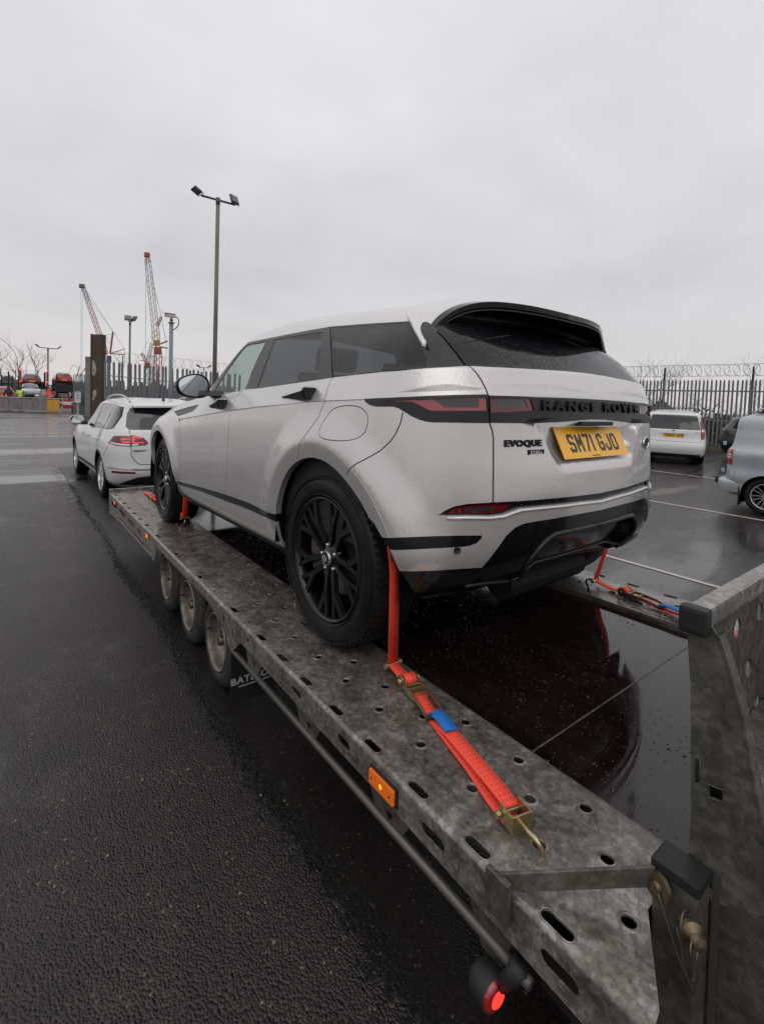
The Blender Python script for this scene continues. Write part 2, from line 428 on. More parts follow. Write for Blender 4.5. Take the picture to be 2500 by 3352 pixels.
mat('silver_alloy', (0.55, 0.55, 0.56), 0.3, 0.9)
m = mat('dirty_alloy', (0.25, 0.22, 0.19), 0.5, 0.6); n = NB(m); v = n.coord()
put('Base Color', n.ramp(n.noise(v, 12, 5, 0.7), [(0.3, (0.10, 0.075, 0.055)), (0.7, (0.36, 0.32, 0.28))]), n)
mat('brake_steel', (0.16, 0.14, 0.13), 0.45, 0.8)
# galvanised steel: spangle, stains and wet patches
def galv(name, c0, c1, c2, wet=(0.12, 0.5), sc=1.0, metal=0.55, bumpy=0.18):
    m = mat(name, c1, 0.4, metal); n = NB(m); v = n.coord()
    a = n.noise(v, 9 * sc, 8, 0.68, 0.6); b = n.noise(v, 42 * sc, 5, 0.7); c = n.noise(n.scale(v, (0.6, 2.5, 2.5)), 3.5 * sc, 6, 0.6)
    vo = n.n('ShaderNodeTexVoronoi', feature='F1', ins={'Vector': v, 'Scale': 75 * sc, 'Randomness': 1.0})
    sp = n.n('ShaderNodeSeparateColor', ins={0: vo.outputs['Color']}).outputs[0]
    f = n.math('ADD', n.math('MULTIPLY', a, 0.55), n.math('MULTIPLY', b, 0.33)); f = n.math('ADD', f, n.math('MULTIPLY', sp, 0.12))
    col = n.ramp(f, [(0.36, c0), (0.52, c1), (0.68, c2)])
    # brown tyre dirt and small pits
    col = n.mix(n.rng(c, 0.50, 0.72, 0.0, 0.65), col, (0.055, 0.047, 0.036, 1))
    pits = n.rng(n.noise(v, 120 * sc, 2, 0.5), 0.70, 0.74, 0.0, 0.8); col = n.mix(pits, col, (0.03, 0.027, 0.024, 1))
    put('Base Color', col, n)
    put('Roughness', n.rng(n.math('ADD', n.math('MULTIPLY', c, 0.6), n.math('MULTIPLY', a, 0.4)), 0.38, 0.62, wet[0], wet[1]), n)
    put('Metallic', n.rng(c, 0.45, 0.7, metal, metal * 0.3), n)
    put('Normal', n.bump(n.math('ADD', n.math('MULTIPLY', a, 0.6), n.math('MULTIPLY', b, 0.4)), bumpy, 0.006), n); return m
galv('deck_steel', (0.085, 0.078, 0.066), (0.22, 0.208, 0.185), (0.46, 0.45, 0.43), (0.12, 0.40))
galv('old_steel', (0.045, 0.043, 0.034), (0.095, 0.092, 0.075), (0.19, 0.185, 0.165), (0.35, 0.6), 0.8, 0.35)
galv('fence_steel', (0.13, 0.13, 0.14), (0.19, 0.19, 0.205), (0.27, 0.27, 0.29), (0.4, 0.6), 0.5, 0.3, 0.05)
galv('grey_post_steel', (0.13, 0.14, 0.145), (0.21, 0.22, 0.225), (0.33, 0.34, 0.34), (0.4, 0.6), 0.25, 0.2, 0.05)
mat('tube_steel', (0.13, 0.122, 0.11), 0.45, 0.6)
mat('dark_steel', (0.018, 0.017, 0.016), 0.55, 0.3)
# wet phenolic plywood of the trailer floor
m = mat('wet_ply', (0.010, 0.005, 0.005), 0.1, spec=0.55); n = NB(m); v = n.coord()
put('Base Color', n.ramp(n.noise(n.scale(v, (1, 4, 1)), 3, 6, 0.6), [(0.3, (0.006, 0.003, 0.003)), (0.75, (0.020, 0.011, 0.010))]), n)
put('Roughness', n.rng(n.noise(v, 2.2, 5, 0.6), 0.4, 0.7, 0.03, 0.13), n)
dr = n.math('MAXIMUM', n.drops(v, 46, 0.30, 0.06), n.math('MULTIPLY', n.drops(v, 105, 0.36, 0.15), 0.5))
msk = n.rng(n.noise(v, 1.6, 3, 0.5), 0.42, 0.6, 0.15, 1.0)
put('Normal', n.bump(n.math('MULTIPLY', dr, msk), 0.9, 0.004, n.bump(n.noise(v, 7, 2, 0.5), 0.03, 0.01)), n)
# lashing straps: woven polyester with rows of stitching
m = mat('orange_webbing', (0.95, 0.06, 0.03), 0.6, spec=0.3); n = NB(m)
uv = n.coord('UV'); s2 = n.n('ShaderNodeSeparateXYZ', ins={0: uv})
def stripes(nn, c, count, duty):
    f = nn.math('FRACT', nn.math('MULTIPLY', c, count)); return nn.math('LESS_THAN', f, duty)
across = stripes(n, n.math('ADD', s2.outputs['X'], 0.085), 5.0, 0.20); along = stripes(n, s2.outputs['Y'], 58.0, 0.58)
edge = n.math('MULTIPLY', n.math('GREATER_THAN', s2.outputs['X'], 0.10), n.math('LESS_THAN', s2.outputs['X'], 0.90))
st = n.math('MULTIPLY', n.math('MULTIPLY', across, along), edge)
put('Base Color', n.mix(n.math('MULTIPLY', st, 0.8), (1.0, 0.095, 0.055, 1), (0.12, 0.02, 0.014, 1)), n)
wv = n.n('ShaderNodeTexWave', ins={'Vector': n.scale(uv, (1, 40, 1)), 'Scale': 6.0}); put('Normal', n.bump(wv.outputs['Fac'], 0.25, 0.001), n)
m = mat('blue_webbing', (0.022, 0.17, 0.52), 0.6, spec=0.3); n = NB(m)
put('Normal', n.bump(n.noise(n.coord('Object'), 260, 3), 0.6, 0.002), n)
mat('zinc_plate', (0.52, 0.42, 0.22), 0.32, 0.9)
mat('zinc_dark', (0.16, 0.13, 0.08), 0.4, 0.8)
# lamps
mat('red_lens', (0.30, 0.006, 0.010), 0.12, coat=0.8)
mat('dark_red_lens', (0.13, 0.004, 0.008), 0.12, coat=0.8)
mat('pale_red_lens', (0.34, 0.07, 0.075), 0.16, coat=0.8)
mat('smoked_lens', (0.035, 0.033, 0.036), 0.12, coat=0.8)
mat('white_lens', (0.75, 0.74, 0.74), 0.15, coat=0.8)
mat('red_glow', (0.4, 0.0, 0.0), 0.3, emit=(1.0, 0.03, 0.02), estr=2.2)
mat('red_led', (0.4, 0.0, 0.0), 0.3, emit=(1.0, 0.035, 0.03), estr=1.3)
mat('amber_lens', (0.42, 0.10, 0.006), 0.2, coat=0.6, emit=(1.0, 0.16, 0.005), estr=0.28)
mat('amber_glow', (0.6, 0.2, 0.02), 0.3, emit=(1.0, 0.28, 0.02), estr=2.0)
m = mat('yellow_plate', (0.90, 0.45, 0.008), 0.35, coat=0.4)
mat('plate_black', (0.02, 0.02, 0.022), 0.4)
mat('white_print', (0.5, 0.5, 0.5), 0.5)
mat('badge_black', (0.006, 0.006, 0.007), 0.45, coat=0.0, spec=0.3)
mat('seat_leather', (0.05, 0.05, 0.052), 0.6)
mat('cabin_dark', (0.02, 0.022, 0.022), 0.7)
mat('headlining', (0.32, 0.33, 0.32), 0.8)
mat('rubber', (0.012, 0.012, 0.013), 0.6)
mat('rope', (0.10, 0.085, 0.06), 0.8)
mat('mirror_glass', (0.75, 0.80, 0.80), 0.03, 1.0)
# ------------------------------------------------------------------ ground
def gz(x, y):
    """height of the ground: flat by the trailer, the yard on the right climbs gently, then a grass bank under the fence"""
    y = np.asarray(y, float); t = np.clip((-7.0 - y) / 10.0, 0, 1.2)
    return 0.30 * t * t * (3 - 2 * np.clip(t, 0, 1)) 
def asphalt(name, base, light, rough, agg, bump, puddle=0.5, streak=False):
    m = mat(name, base, 0.4, spec=0.5); n = NB(m); v = n.coord()
    sx = n.n('ShaderNodeSeparateXYZ', ins={0: v})
    vo = n.n('ShaderNodeTexVoronoi', feature='F1', ins={'Vector': v, 'Scale': agg}); vc = n.n('ShaderNodeSeparateColor', ins={0: vo.outputs['Color']}).outputs[0]
    big = n.noise(v, 0.55, 6, 0.62); mid = n.noise(v, 3.0, 6, 0.65); fine = n.noise(v, agg * 1.7, 3, 0.6)
    f = n.math('ADD', n.math('MULTIPLY', mid, 0.5), n.math('MULTIPLY', vc, 0.5))
    c = n.ramp(f, [(0.25, base), (0.85, light)])
    pale = n.math('MULTIPLY', n.math('LESS_THAN', vc, 0.012), n.rng(mid, 0.4, 0.6, 0, 1)); c = n.mix(n.math('MULTIPLY', pale, 0.7), c, (0.22, 0.19, 0.16, 1))
    put('Base Color', c, n)
    # standing water where the surface dips: smooth and mirror-like; damp chippings elsewhere
    if streak:
        st = n.noise(n.scale(v, (0.55, 0.12, 1)), 1.0, 6, 0.62, 0.4); w = n.math('ADD', n.math('MULTIPLY', st, 0.75), n.math('MULTIPLY', big, 0.25))
    else: w = n.math('ADD', n.math('MULTIPLY', big, 0.75), n.math('MULTIPLY', mid, 0.25))
    wet = n.rng(w, puddle - 0.06, puddle + 0.05, 0.0, 1.0)
    put('Roughness', n.rng(n.math('ADD', wet, n.math('MULTIPLY', mid, 0.25)), 0.0, 1.1, rough, 0.05), n)
    h = n.math('ADD', n.math('MULTIPLY', vo.outputs['Distance'], -1.0), n.math('MULTIPLY', fine, 0.5))
    hb = n.math('MULTIPLY', h, n.rng(wet, 0.0, 1.0, 1.0, 0.10))
    put('Normal', n.bump(hb, bump, 0.012), n)
    put('Specular IOR Level', n.rng(wet, 0, 1, 0.42, 0.5), n); return m
asphalt('rough_asphalt', (0.010, 0.0085, 0.0075), (0.040, 0.034, 0.029), 0.32, 110, 0.60, 0.575)
asphalt('yard_asphalt', (0.022, 0.020, 0.019), (0.065, 0.059, 0.057), 0.30, 80, 0.30, 0.525, True)
asphalt('dark_lane', (0.008, 0.007, 0.006), (0.024, 0.020, 0.017), 0.38, 130, 0.35, 0.57)
def sheet(name, x0, x1, y0, y1, dx, dy, m, lift=0.0, edge=0.0, skirt=True):
    xs = np.arange(x0, x1 + dx * 0.5, dx); ys = np.arange(y0, y1 + dy * 0.5, dy)
    X, Y = np.meshgrid(xs, ys, indexing='ij'); 
    if edge > 0:
        j = RNG.normal(0, edge, len(xs)); j = np.convolve(j, [0.25, 0.5, 0.25], 'same'); Y[:, -1] += j
    Z = gz(X, Y) + lift; nx, ny = X.shape
    V = np.stack([X, Y, Z], -1).reshape(-1, 3)
    i = np.arange((nx - 1)) [:, None] * ny + np.arange(ny - 1)[None]; i = i.reshape(-1)
    F = np.stack([i, i + ny, i + ny + 1, i + 1], 1)
    me = bpy.data.meshes.new(name); me.from_pydata(V.tolist(), [], F.tolist()); me.update()
    return tag(link(name, me, m, None, True), kind='structure')
# one sheet to the horizon, denser in the middle
def graded():
    a = np.concatenate([[-900, -300, -120, -60], np.arange(-30, 61, 1.0), [80, 120, 200, 400, 900]])
    b = np.concatenate([[-900, -300, -120, -60, -40], np.arange(-30, 31, 1.0), [60, 120, 300, 900]])
    X, Y = np.meshgrid(a, b, indexing='ij'); V = np.stack([X, Y, gz(X, Y)], -1).reshape(-1, 3); ny = len(b)
    i = (np.arange(len(a) - 1)[:, None] * ny + np.arange(ny - 1)[None]).reshape(-1)
    me = bpy.data.meshes.new('ground'); me.from_pydata(V.tolist(), [], np.stack([i, i + ny, i + ny + 1, i + 1], 1).tolist()); me.update()
    return tag(link('ground', me, M['yard_asphalt'], None, True), kind='structure')
graded()
# coarse surface dressing on the near left, worn smooth lane under the trailer
sheet('rough_pavement', -8, 9.5, 1.05, 14.0, 0.5, 0.9975, M['rough_asphalt'], 0.004)
sheet('lane', -8, 11.5, -1.6, 1.05, 0.10, 0.6625, M['dark_lane'], 0.008, 0.02)
# ragged broken joint between the two: chips and a low lip of loose tar
mb = MB()
x = -2.2
while x < 9.0:
    w = random.uniform(0.004, 0.014); l = random.uniform(0.006, 0.022); y = 1.05 + random.gauss(0, 0.030) + 0.02 * math.sin(x * 2.1)
    h = random.uniform(0.001, 0.006); n_ = 5
    a0 = random.random() * 6
    ring = [(x + l * math.cos(a0 + k) * random.uniform(.7, 1.1), y + w * math.sin(a0 + k) * random.uniform(.7, 1.1)) for k in [2 * PI * i / n_ for i in range(n_)]]
    mb.add([(p[0], p[1], 0.004) for p in ring] + [(p[0] * .6 + x * .4, p[1] * .6 + y * .4, 0.008 + h) for p in ring],
           [tuple(range(n_, 2 * n_))] + [(i, (i + 1) % n_, (i + 1) % n_ + n_, i + n_) for i in range(n_)])
    x += random.uniform(0.0005, 0.0055) * (1 if x < 4 else 2.5)
m = mat('broken_tar', (0.006, 0.006, 0.005), 0.55)
tag(mb.build('broken_tar_edge', m), kind='stuff')
# loose stones and leaves
mb = MB()
for k in range(420):
    x = random.uniform(-1.6, 7); y = random.uniform(0.98, 5.0) if random.random() < .75 else random.uniform(-6, -1.5); s = random.uniform(.002, .005)
    mb.box((x, y, 0.008 + s * .3), (s * 2.2, s * 1.7, s), Matrix.Rotation(random.random() * 6, 3, 'Z'))
m = mat('loose_stone', (0.20, 0.17, 0.14), 0.7); tag(mb.build('loose_grit', m), kind='stuff')
# painted lines, worn
m = mat('road_paint', (0.40, 0.37, 0.33), 0.5); n = NB(m); v = n.coord()
w = n.math('ADD', n.math('MULTIPLY', n.noise(v, 26, 5, 0.7), 0.6), n.math('MULTIPLY', n.noise(v, 4, 4, 0.6), 0.4))
put('Alpha', n.rng(w, 0.43, 0.50, 0.0, 0.9), n); put('Normal', n.bump(n.noise(v, 70, 3), 0.4, 0.006), n)
m2 = mat('faded_paint', (0.20, 0.19, 0.18), 0.45); n = NB(m2); v = n.coord()
put('Alpha', n.rng(n.noise(v, 7, 6, 0.7), 0.45, 0.62, 0.0, 0.7), n)
m3 = mat('sharp_paint', (0.46, 0.42, 0.37), 0.5); n = NB(m3); v = n.coord()
put('Alpha', n.rng(n.noise(v, 34, 5, 0.7), 0.34, 0.40, 0.0, 0.95), n); put('Normal', n.bump(n.noise(v, 70, 3), 0.4, 0.006), n)
def strip(name, x0, x1, y0, y1, m, lift=0.006):
    nx = max(2, int(abs(x1 - x0) / 0.8)); V = []; F = []
    for i in range(nx + 1):
        x = x0 + (x1 - x0) * i / nx
        for y in (y0, y1): V.append((x, y, float(gz(x, y)) + lift))
    for i in range(nx): F.append((2 * i, 2 * i + 2, 2 * i + 3, 2 * i + 1))
    me = bpy.data.meshes.new(name); me.from_pydata(V, [], F); return tag(link(name, me, m), kind='structure')
strip('bay_line', -6, 8, -3.80, -3.87, M['sharp_paint'])
strip('bay_line', -8, 3.9, -8.10, -8.19, M['sharp_paint'])
strip('bay_line', -8, 9, -12.02, -12.12, M['road_paint'])
strip('faded_line', 7.2, 12.5, 1.08, 1.2, M['faded_paint'], 0.014)
strip('faded_line', 11.6, 11.72, 1.3, 9.0, M['faded_paint'])
strip('faded_line', 14.2, 14.36, 0.2, 12.0, M['road_paint'])
strip('faded_line', 21.2, 21.45, -2, 14.0, M['faded_paint'])
# ------------------------------------------------------------------ the car transporter trailer
NOSE = 1.3467
CAR_MW = Matrix.Translation((0, 0, DECK)) @ Matrix.Rotation(R_(NOSE), 4, 'Y')
TR_MW = CAR_MW @ Matrix.Rotation(R_(-0.9), 4, 'Z')
trailer = thing('car_trailer', 'long galvanised three-axle car transporter trailer carrying the silver car', 'trailer', mw=TR_MW)
L_IN, L_OUT = 0.737, 1.135
R_IN, R_OUT = -0.600, -0.990
X_REAR, X_FRONT = -1.468, 4.455
def deck_plate(name, x0, x1, rounds, slots, fascia, fslots, mirror=None, skew=0.0):
    """folded plate: flat top with punched holes, rounded outer edge, down-turned fascia. u = x, w = distance from the inner edge."""
    Wd = L_OUT - L_IN; r = 0.014; flat = Wd - r; arc = r * PI / 2
    def m3(u, w):
        u = np.asarray(u, float); w = np.asarray(w, float); y = np.empty_like(w); z = np.zeros_like(w); ny = np.zeros_like(w); nz = np.ones_like(w)
        a = np.clip((w - flat) / r, 0, PI / 2); d = np.maximum(w - flat - arc, 0)
        y = np.where(w <= flat, w, flat + r * np.sin(a)); z = -(r - r * np.cos(a)) - d
        ny = np.sin(a); nz = np.cos(a)
        X = u
        P = np.stack([X, L_IN + y, z], -1); N = np.stack([0 * y, ny, nz], -1)
        if mirror is not None: P[:, 1] = mirror(P[:, 1]); N[:, 1] *= -1
        return P, N
    outer = [(x0, 0), (x1, 0)] + [(x1, flat + arc * k / 4) for k in range(5)]
    f = [(x, flat + arc + max(d - r, 0.004)) for x, d in fascia]
    if skew > 0: outer[0] = (-1.370, 0); outer += f + [(x0, flat + arc * k / 4) for k in range(4, -1, -1)] + [(x0 + .006, 0.352), (-1.372, 0.193)]
    else: outer += f + [(x0, flat + arc * k / 4) for k in range(4, -1, -1)]
    holes = [circle(x, y - L_IN, 0.0155, 14) for x, y in rounds] + [slot(x, y - L_IN, 0.072, 0.026) for x, y in slots]
    holes += [slot(x, flat + arc + d - r, L, w) for x, d, L, w in fslots]
    pts = [(x, w) for x in np.arange(x0 + 0.14, x1 - .01, 0.2) for w in (0.02,)]
    folds = [[(x, flat + arc * k / 4) for x in np.arange(x0 + .03, x1 - .02, .04)] for k in range(5)]
    V, T = holed(outer, holes, pts, folds)
    P, N = m3(V[:, 0], V[:, 1])
    me = sheet_mesh(name, P, T, -0.005 * N)
    if mirror is not None: me.flip_normals()
    o = link(name, me, M['deck_steel'], trailer); shade_auto(me, 50)
    # pressed lips standing round the holes
    rim = MB()
    for x, y in rounds:
        yy = mirror(np.array([y]))[0] if mirror is not None else y
        rim.lathe([(0.0150, -0.004), (0.0152, 0.0022), (0.0168, 0.0030), (0.0195, 0.0016), (0.0225, 0.0003)], (x, yy, 0), (0, 0, 1), 16)
    for x, y in slots:
        yy = mirror(np.array([y]))[0] if mirror is not None else y
        a = slot(x, yy, 0.075, 0.029); rim.tube([(p[0], p[1], 0.0) for p in a], 0.0022, 5, False, True)
    ob = rim.build('pressed_lips', M['deck_steel'], trailer, True); ob['kind'] = 'stuff'
    return o
P21 = 0.2092
rear_r = [(x, 0.987) for x in np.arange(0.313 - P21 * 8, 0.33, P21) if x > -1.40] + [(x, 0.890) for x in np.arange(-0.010 - P21 * 6, 0.3, P21)] + [(x, 0.796) for x in np.arange(-0.112 - P21 * 5, 0.3, P21)]
rear_r = [q for q in rear_r if -1.38 < q[0] < 0.345 and not (q[0] < -1.30 and q[1] < 0.93)]
rear_s = [(x, 1.109) for x in np.arange(-0.0233 - P21 * 6, 0.25, P21)]; rear_s = [q for q in rear_s if q[0] > -1.45 and q[0] < 0.30]
front_r = [(x, 0.888) for x in np.arange(0.618, 4.3, 0.2105)] + [(x, 0.797) for x in np.arange(0.722, 4.3, 0.2105)] + [(x, 0.985) for x in (0.528,)] + [(x, 0.985) for x in np.arange(2.95, 4.3, 0.2105)] + [(0.414, 0.891)]
front_s = [(x, 1.104) for x in (0.536, 1.107, 1.644, 2.19)] + [(x, 1.104) for x in np.arange(2.60, 4.3, 0.27)]
fas_front = [(4.455, 0.210), (4.30, 0.200), (3.655, 0.160), (2.995, 0.148), (2.54, 0.146), (2.19, 0.198), (2.14, 0.143), (2.095, 0.060), (1.90, 0.057), (0.95, 0.057), (0.826, 0.060), (0.62, 0.115), (0.49, 0.193), (0.45, 0.157), (0.368, 0.092)]
fas_rear = [(0.362, 0.090), (-0.8, 0.094), (-1.468, 0.110)]
fs_front = [(4.12, 0.085, 0.34, 0.045), (3.62, 0.08, 0.36, 0.045), (3.12, 0.082, 0.36, 0.040), (2.74, 0.085, 0.20, 0.040), (3.88, 0.045, 0.03, 0.026), (3.38, 0.045, 0.03, 0.024), (2.92, 0.045, 0.022, 0.022), (0.60, 0.060, 0.030, 0.024), (0.47, 0.085, 0.030, 0.030)]
fs_rear = [(0.28, 0.045, 0.026, 0.024), (0.20, 0.046, 0.020, 0.022), (-0.20, 0.048, 0.075, 0.026), (-0.53, 0.050, 0.070, 0.028), (-0.945, 0.054, 0.085, 0.030), (-1.30, 0.058, 0.085, 0.032)]
deck_plate('deck_plate', 0.366, X_FRONT, front_r, front_s, fas_front, fs_front)
# at the back the plate is cut to clear the ramp hinge
def rear_plate():
    return deck_plate('deck_plate', X_REAR, 0.361, [q for q in rear_r], [q for q in rear_s if q[0] > X_REAR + .05], fas_rear, fs_rear, None, 0.05)
rear_plate()
mir = lambda y: R_IN + L_IN - y
deck_plate('deck_plate', 0.366, X_FRONT, front_r, front_s, fas_front, fs_front, mir)
deck_plate('deck_plate', -1.40, 0.361, rear_r, [q for q in rear_s if q[0] > -1.35], [(0.362, 0.09), (-1.40, 0.10)], [(x, .05, .07, .028) for x in (-1.15, -.8, -.45, -.1)], mir)
MB().bx((X_FRONT - 0.02, R_OUT, -0.20), (X_FRONT + 0.03, L_OUT, 0.035)).build('front_header', M['deck_steel'], trailer, bevel=0.006)
# floor between the rails: wet plywood panels, joints left open
def floor_panel(x0, x1, y0, y1):
    MB().bx((x0 + .002, y0 + .002, -0.045), (x1 - .002, y1 - .002, -0.027)).build('floor_panel', M['wet_ply'], trailer)
for x0, x1 in ((-1.385, -0.93), (-0.93, 0.29), (0.29, 1.51), (1.51, 2.73), (2.73, 3.6), (3.6, 4.43)):
    if x1 < -0.9: floor_panel(x0, x1, R_IN + .012, L_IN - .012)
    else: floor_panel(x0, x1, R_IN + .012, L_IN - .012)
mb = MB()
mb.bx((-1.40, L_IN - 0.012, -0.06), (X_FRONT - .03, L_IN - 0.002, -0.006)); mb.bx((-1.39, R_IN + 0.002, -0.06), (X_FRONT - .03, R_IN + 0.012, -0.006))
mb.bx((-0.933, R_IN + .02, -0.0275), (-0.927, L_IN - .02, -0.0258))
mb.build('floor_edge_angle', M['old_steel'], trailer)
# chassis below
mb = MB()
for y in (0.62, -0.48): mb.bx((-1.36, y - .03, -0.19), (4.4, y + .03, -0.052))
for x in np.arange(-1.2, 4.4, 0.6): mb.bx((x - .02, R_OUT + .03, -0.10), (x + .02, L_OUT - .03, -0.050))
mb.bx((-1.3, R_IN - .3, -0.26), (-1.2, L_IN + .3, -0.12))
mb.bx((0.66, R_OUT + .02, -0.07), (0.68, L_OUT - .012, -0.052))
mb.build('chassis', M['dark_steel'], trailer)
# round bar along the side and its brackets
zb = -0.158; yb = L_OUT - 0.008
MB().cyl((0.50, yb, zb - .02), (-1.235, yb, zb + .002), 0.0125, 14).build('side_rail', M['tube_steel'], trailer, True)
MB().cyl((0.50, R_OUT - 0.012, zb), (-1.235, R_OUT - 0.012, zb), 0.0165, 10).build('side_rail', M['tube_steel'], trailer, True)
def side_bracket(x, w=0.10):
    V, T = holed([(x - w, -0.092), (x + w, -0.092), (x + w * .45, -0.178), (x - w * .45, -0.178)], [[(x - .022, -0.125), (x + .022, -0.125), (x, -0.158)]])
    P = np.stack([V[:, 0], 0 * V[:, 0] + L_OUT - 0.010, V[:, 1]], -1)
    me = sheet_mesh('side_bracket', P, T, np.array([0, -0.005, 0])); link('side_bracket', me, M['old_steel'], trailer)
for x in (0.235, -0.275, -0.755): side_bracket(x)
tri = MB(); tri.prism([(-1.05, -0.092), (-1.19, -0.092), (-1.16, -0.20), (-1.10, -0.20)], 1, L_OUT - 0.02, L_OUT - 0.012); tri.build('side_bracket', M['old_steel'], trailer)
zf = -0.20
for (x0, x1) in ((2.25, 4.42),): MB().tube([(x0, L_OUT - 0.005, -0.172), (3.0, L_OUT - 0.005, -0.176), (3.655, L_OUT - .005, -0.186), (x1, L_OUT - 0.005, -0.222)], 0.014, 10).build('side_rail', M['tube_steel'], trailer, True)
MB().bx((4.40, L_OUT - 0.004, -0.235), (4.452, L_OUT + 0.004, -0.002)).build('corner_post', M['deck_steel'], trailer, bevel=.002)
# wheels
def small_wheel(x, y, side):
    gzt = -(DECK - x * math.sin(R_(NOSE))); r = 0.272; zc_ = gzt + r
    e_ = bpy.data.objects.new('wheel', None); COL.objects.link(e_); e_.parent = trailer; e_.location = (x, y, zc_)
    s = side; q_ = r / .262
    prof = [(0.170, -0.035), (0.178, 0.0), (0.200, 0.004), (0.238, -0.006), (0.255, -0.020), (0.262, -0.035), (0.262, -0.145), (0.252, -0.165), (0.20, -0.178), (0.170, -0.165)]
    t = MB().lathe([(a * q_, b * s) for a, b in prof], (0, 0, 0), (0, 1, 0), 48)
    for k in range(4):
        yy = (-0.048 - k * 0.027) * s
        t.lathe([(0.2722, yy + .010), (0.2750, yy + .008), (0.2750, yy - .008), (0.2722, yy - .010)], (0, 0, 0), (0, 1, 0), 48)
    t.build('tyre', M['dusty_tyre'], e_, True)
    rim = [(0.172, -0.006), (0.170, 0.004), (0.163, 0.004), (0.158, -0.012), (0.152, -0.034), (0.150, -0.085), (0.134, -0.092), (0.128, -0.104), (0.110, -0.098), (0.088, -0.072), (0.070, -0.068), (0.060, -0.076), (0.0, -0.076)]
    MB().lathe([(a * q_, b * s) for a, b in rim], (0, 0, 0), (0, 1, 0), 40).build('rim', M['dirty_alloy'], e_, True)
    h = MB()
    h.lathe([(0.0, -0.012 * s), (0.026, -0.014 * s), (0.032, -0.022 * s), (0.033, -0.066 * s)], (0, 0, 0), (0, 1, 0), 18)
    for k in range(4):
        a = PI / 4 + k * PI / 2; h.cyl((0.05 * math.cos(a), -0.062 * s, 0.05 * math.sin(a)), (0.05 * math.cos(a), -0.040 * s, 0.05 * math.sin(a)), 0.009, 6)
    h.build('hub', M['zinc_dark'], e_, auto=40)
    MB().cyl((0.155, -0.02 * s, 0.02), (0.155, 0.010 * s, 0.028), 0.0045, 6).build('valve', M['rubber'], e_, True)
for x in (1.165, 1.795, 2.435):
    small_wheel(x, 0.985, 1); small_wheel(x, -0.79, -1)
    MB().cyl((x, 0.75, -(DECK - x * .0235) + .262), (x, -0.62, -(DECK - x * .0235) + .262), 0.04, 8).build('axle', M['dark_steel'], trailer)
# rubber mudflap with the maker's lettering
MB().bx((0.775, 0.76, -0.64), (0.785, 1.03, -0.25)).build('mudflap', M['rubber'], trailer, bevel=.003)
flap = bpy.data.objects.get('mudflap')
put_text('lettering', 'BATESON', 0.052, M['white_print'], flap, Matrix.Translation((0.7735, 0.895, -0.515)) @ Matrix(((0, 0, -1, 0), (-1, 0, 0, 0), (0, 1, 0, 0), (0, 0, 0, 1))), 0.0008, 0.0012, 1.05, 1.15)
MB().bx((0.7730, 0.80, -0.552), (0.7748, 0.985, -0.546)).build('underline', M['white_print'], flap)
# side marker lamps: black base, amber lens with a lit bulb
def marker(x, z, L, hgt):
    e_ = bpy.data.objects.new('marker_lamp', None); COL.objects.link(e_); e_.parent = trailer; e_.location = (x, L_OUT + 0.0015, z)
    MB().bx((-L / 2 - .008, -0.012, -hgt / 2 - .006), (L / 2 + .008, 0.004, hgt / 2 + .006)).build('base', M['rubber'], e_, bevel=.002)
    MB().bx((-L / 2, 0.004, -hgt / 2), (L / 2, 0.013, hgt / 2)).build('lens', M['amber_lens'], e_, bevel=.003)
    b = MB(); 
    b.lathe([(0.0, 0.0145), (0.004, 0.0142), (0.007, 0.013), (0.0085, 0.0105)], (0, 0, 0), (0, 1, 0), 12); b.build('bulb', M['amber_glow'], e_, True)
    for sx in (-1, 1): MB().lathe([(0, .0146), (.0035, .0146), (.004, .0125)], (sx * (L / 2 - .014), 0, 0), (0, 1, 0), 10).build('screw', M['zinc_dark'], e_, True)
marker(-0.745, -0.050, 0.112, 0.042); marker(2.385, -0.040, 0.10, 0.034); marker(4.015, -0.046, 0.10, 0.034)
# red end-outline lamp on its rubber arm
e_ = bpy.data.objects.new('outline_lamp', None); COL.objects.link(e_); e_.parent = trailer; e_.location = (-1.165, L_OUT + 0.022, -0.222)
ax = Vector((-1.0, 0.10, 0.0)).normalized()
MB().lathe([(0.0, -0.052), (0.024, -0.052), (0.035, -0.040), (0.037, 0.0), (0.034, 0.004)], (0, 0, 0), ax, 24).build('housing', M['rubber'], e_, True)
MB().lathe([(0.034, 0.003), (0.032, 0.010), (0.022, 0.014), (0.0, 0.015)], (0, 0, 0), ax, 24).build('lens', M['red_lens'], e_, True)
MB().lathe([(0.0, 0.0175), (0.009, 0.0170), (0.017, 0.0150), (0.021, 0.0125)], (0, 0, 0), ax, 18).build('bulb', M['red_glow'], e_, True)
MB().tube([(-.01, -0.01, 0.020), (-.03, -0.022, 0.05), (-.045, -0.03, 0.085)], [0.014, 0.018, 0.022], 10).build('rubber_arm', M['rubber'], e_, True)
# ------- tailboard ramp folded upright at the back
ramp_t = bpy.data.objects.new('loading_ramp', None); COL.objects.link(ramp_t); ramp_t.parent = trailer
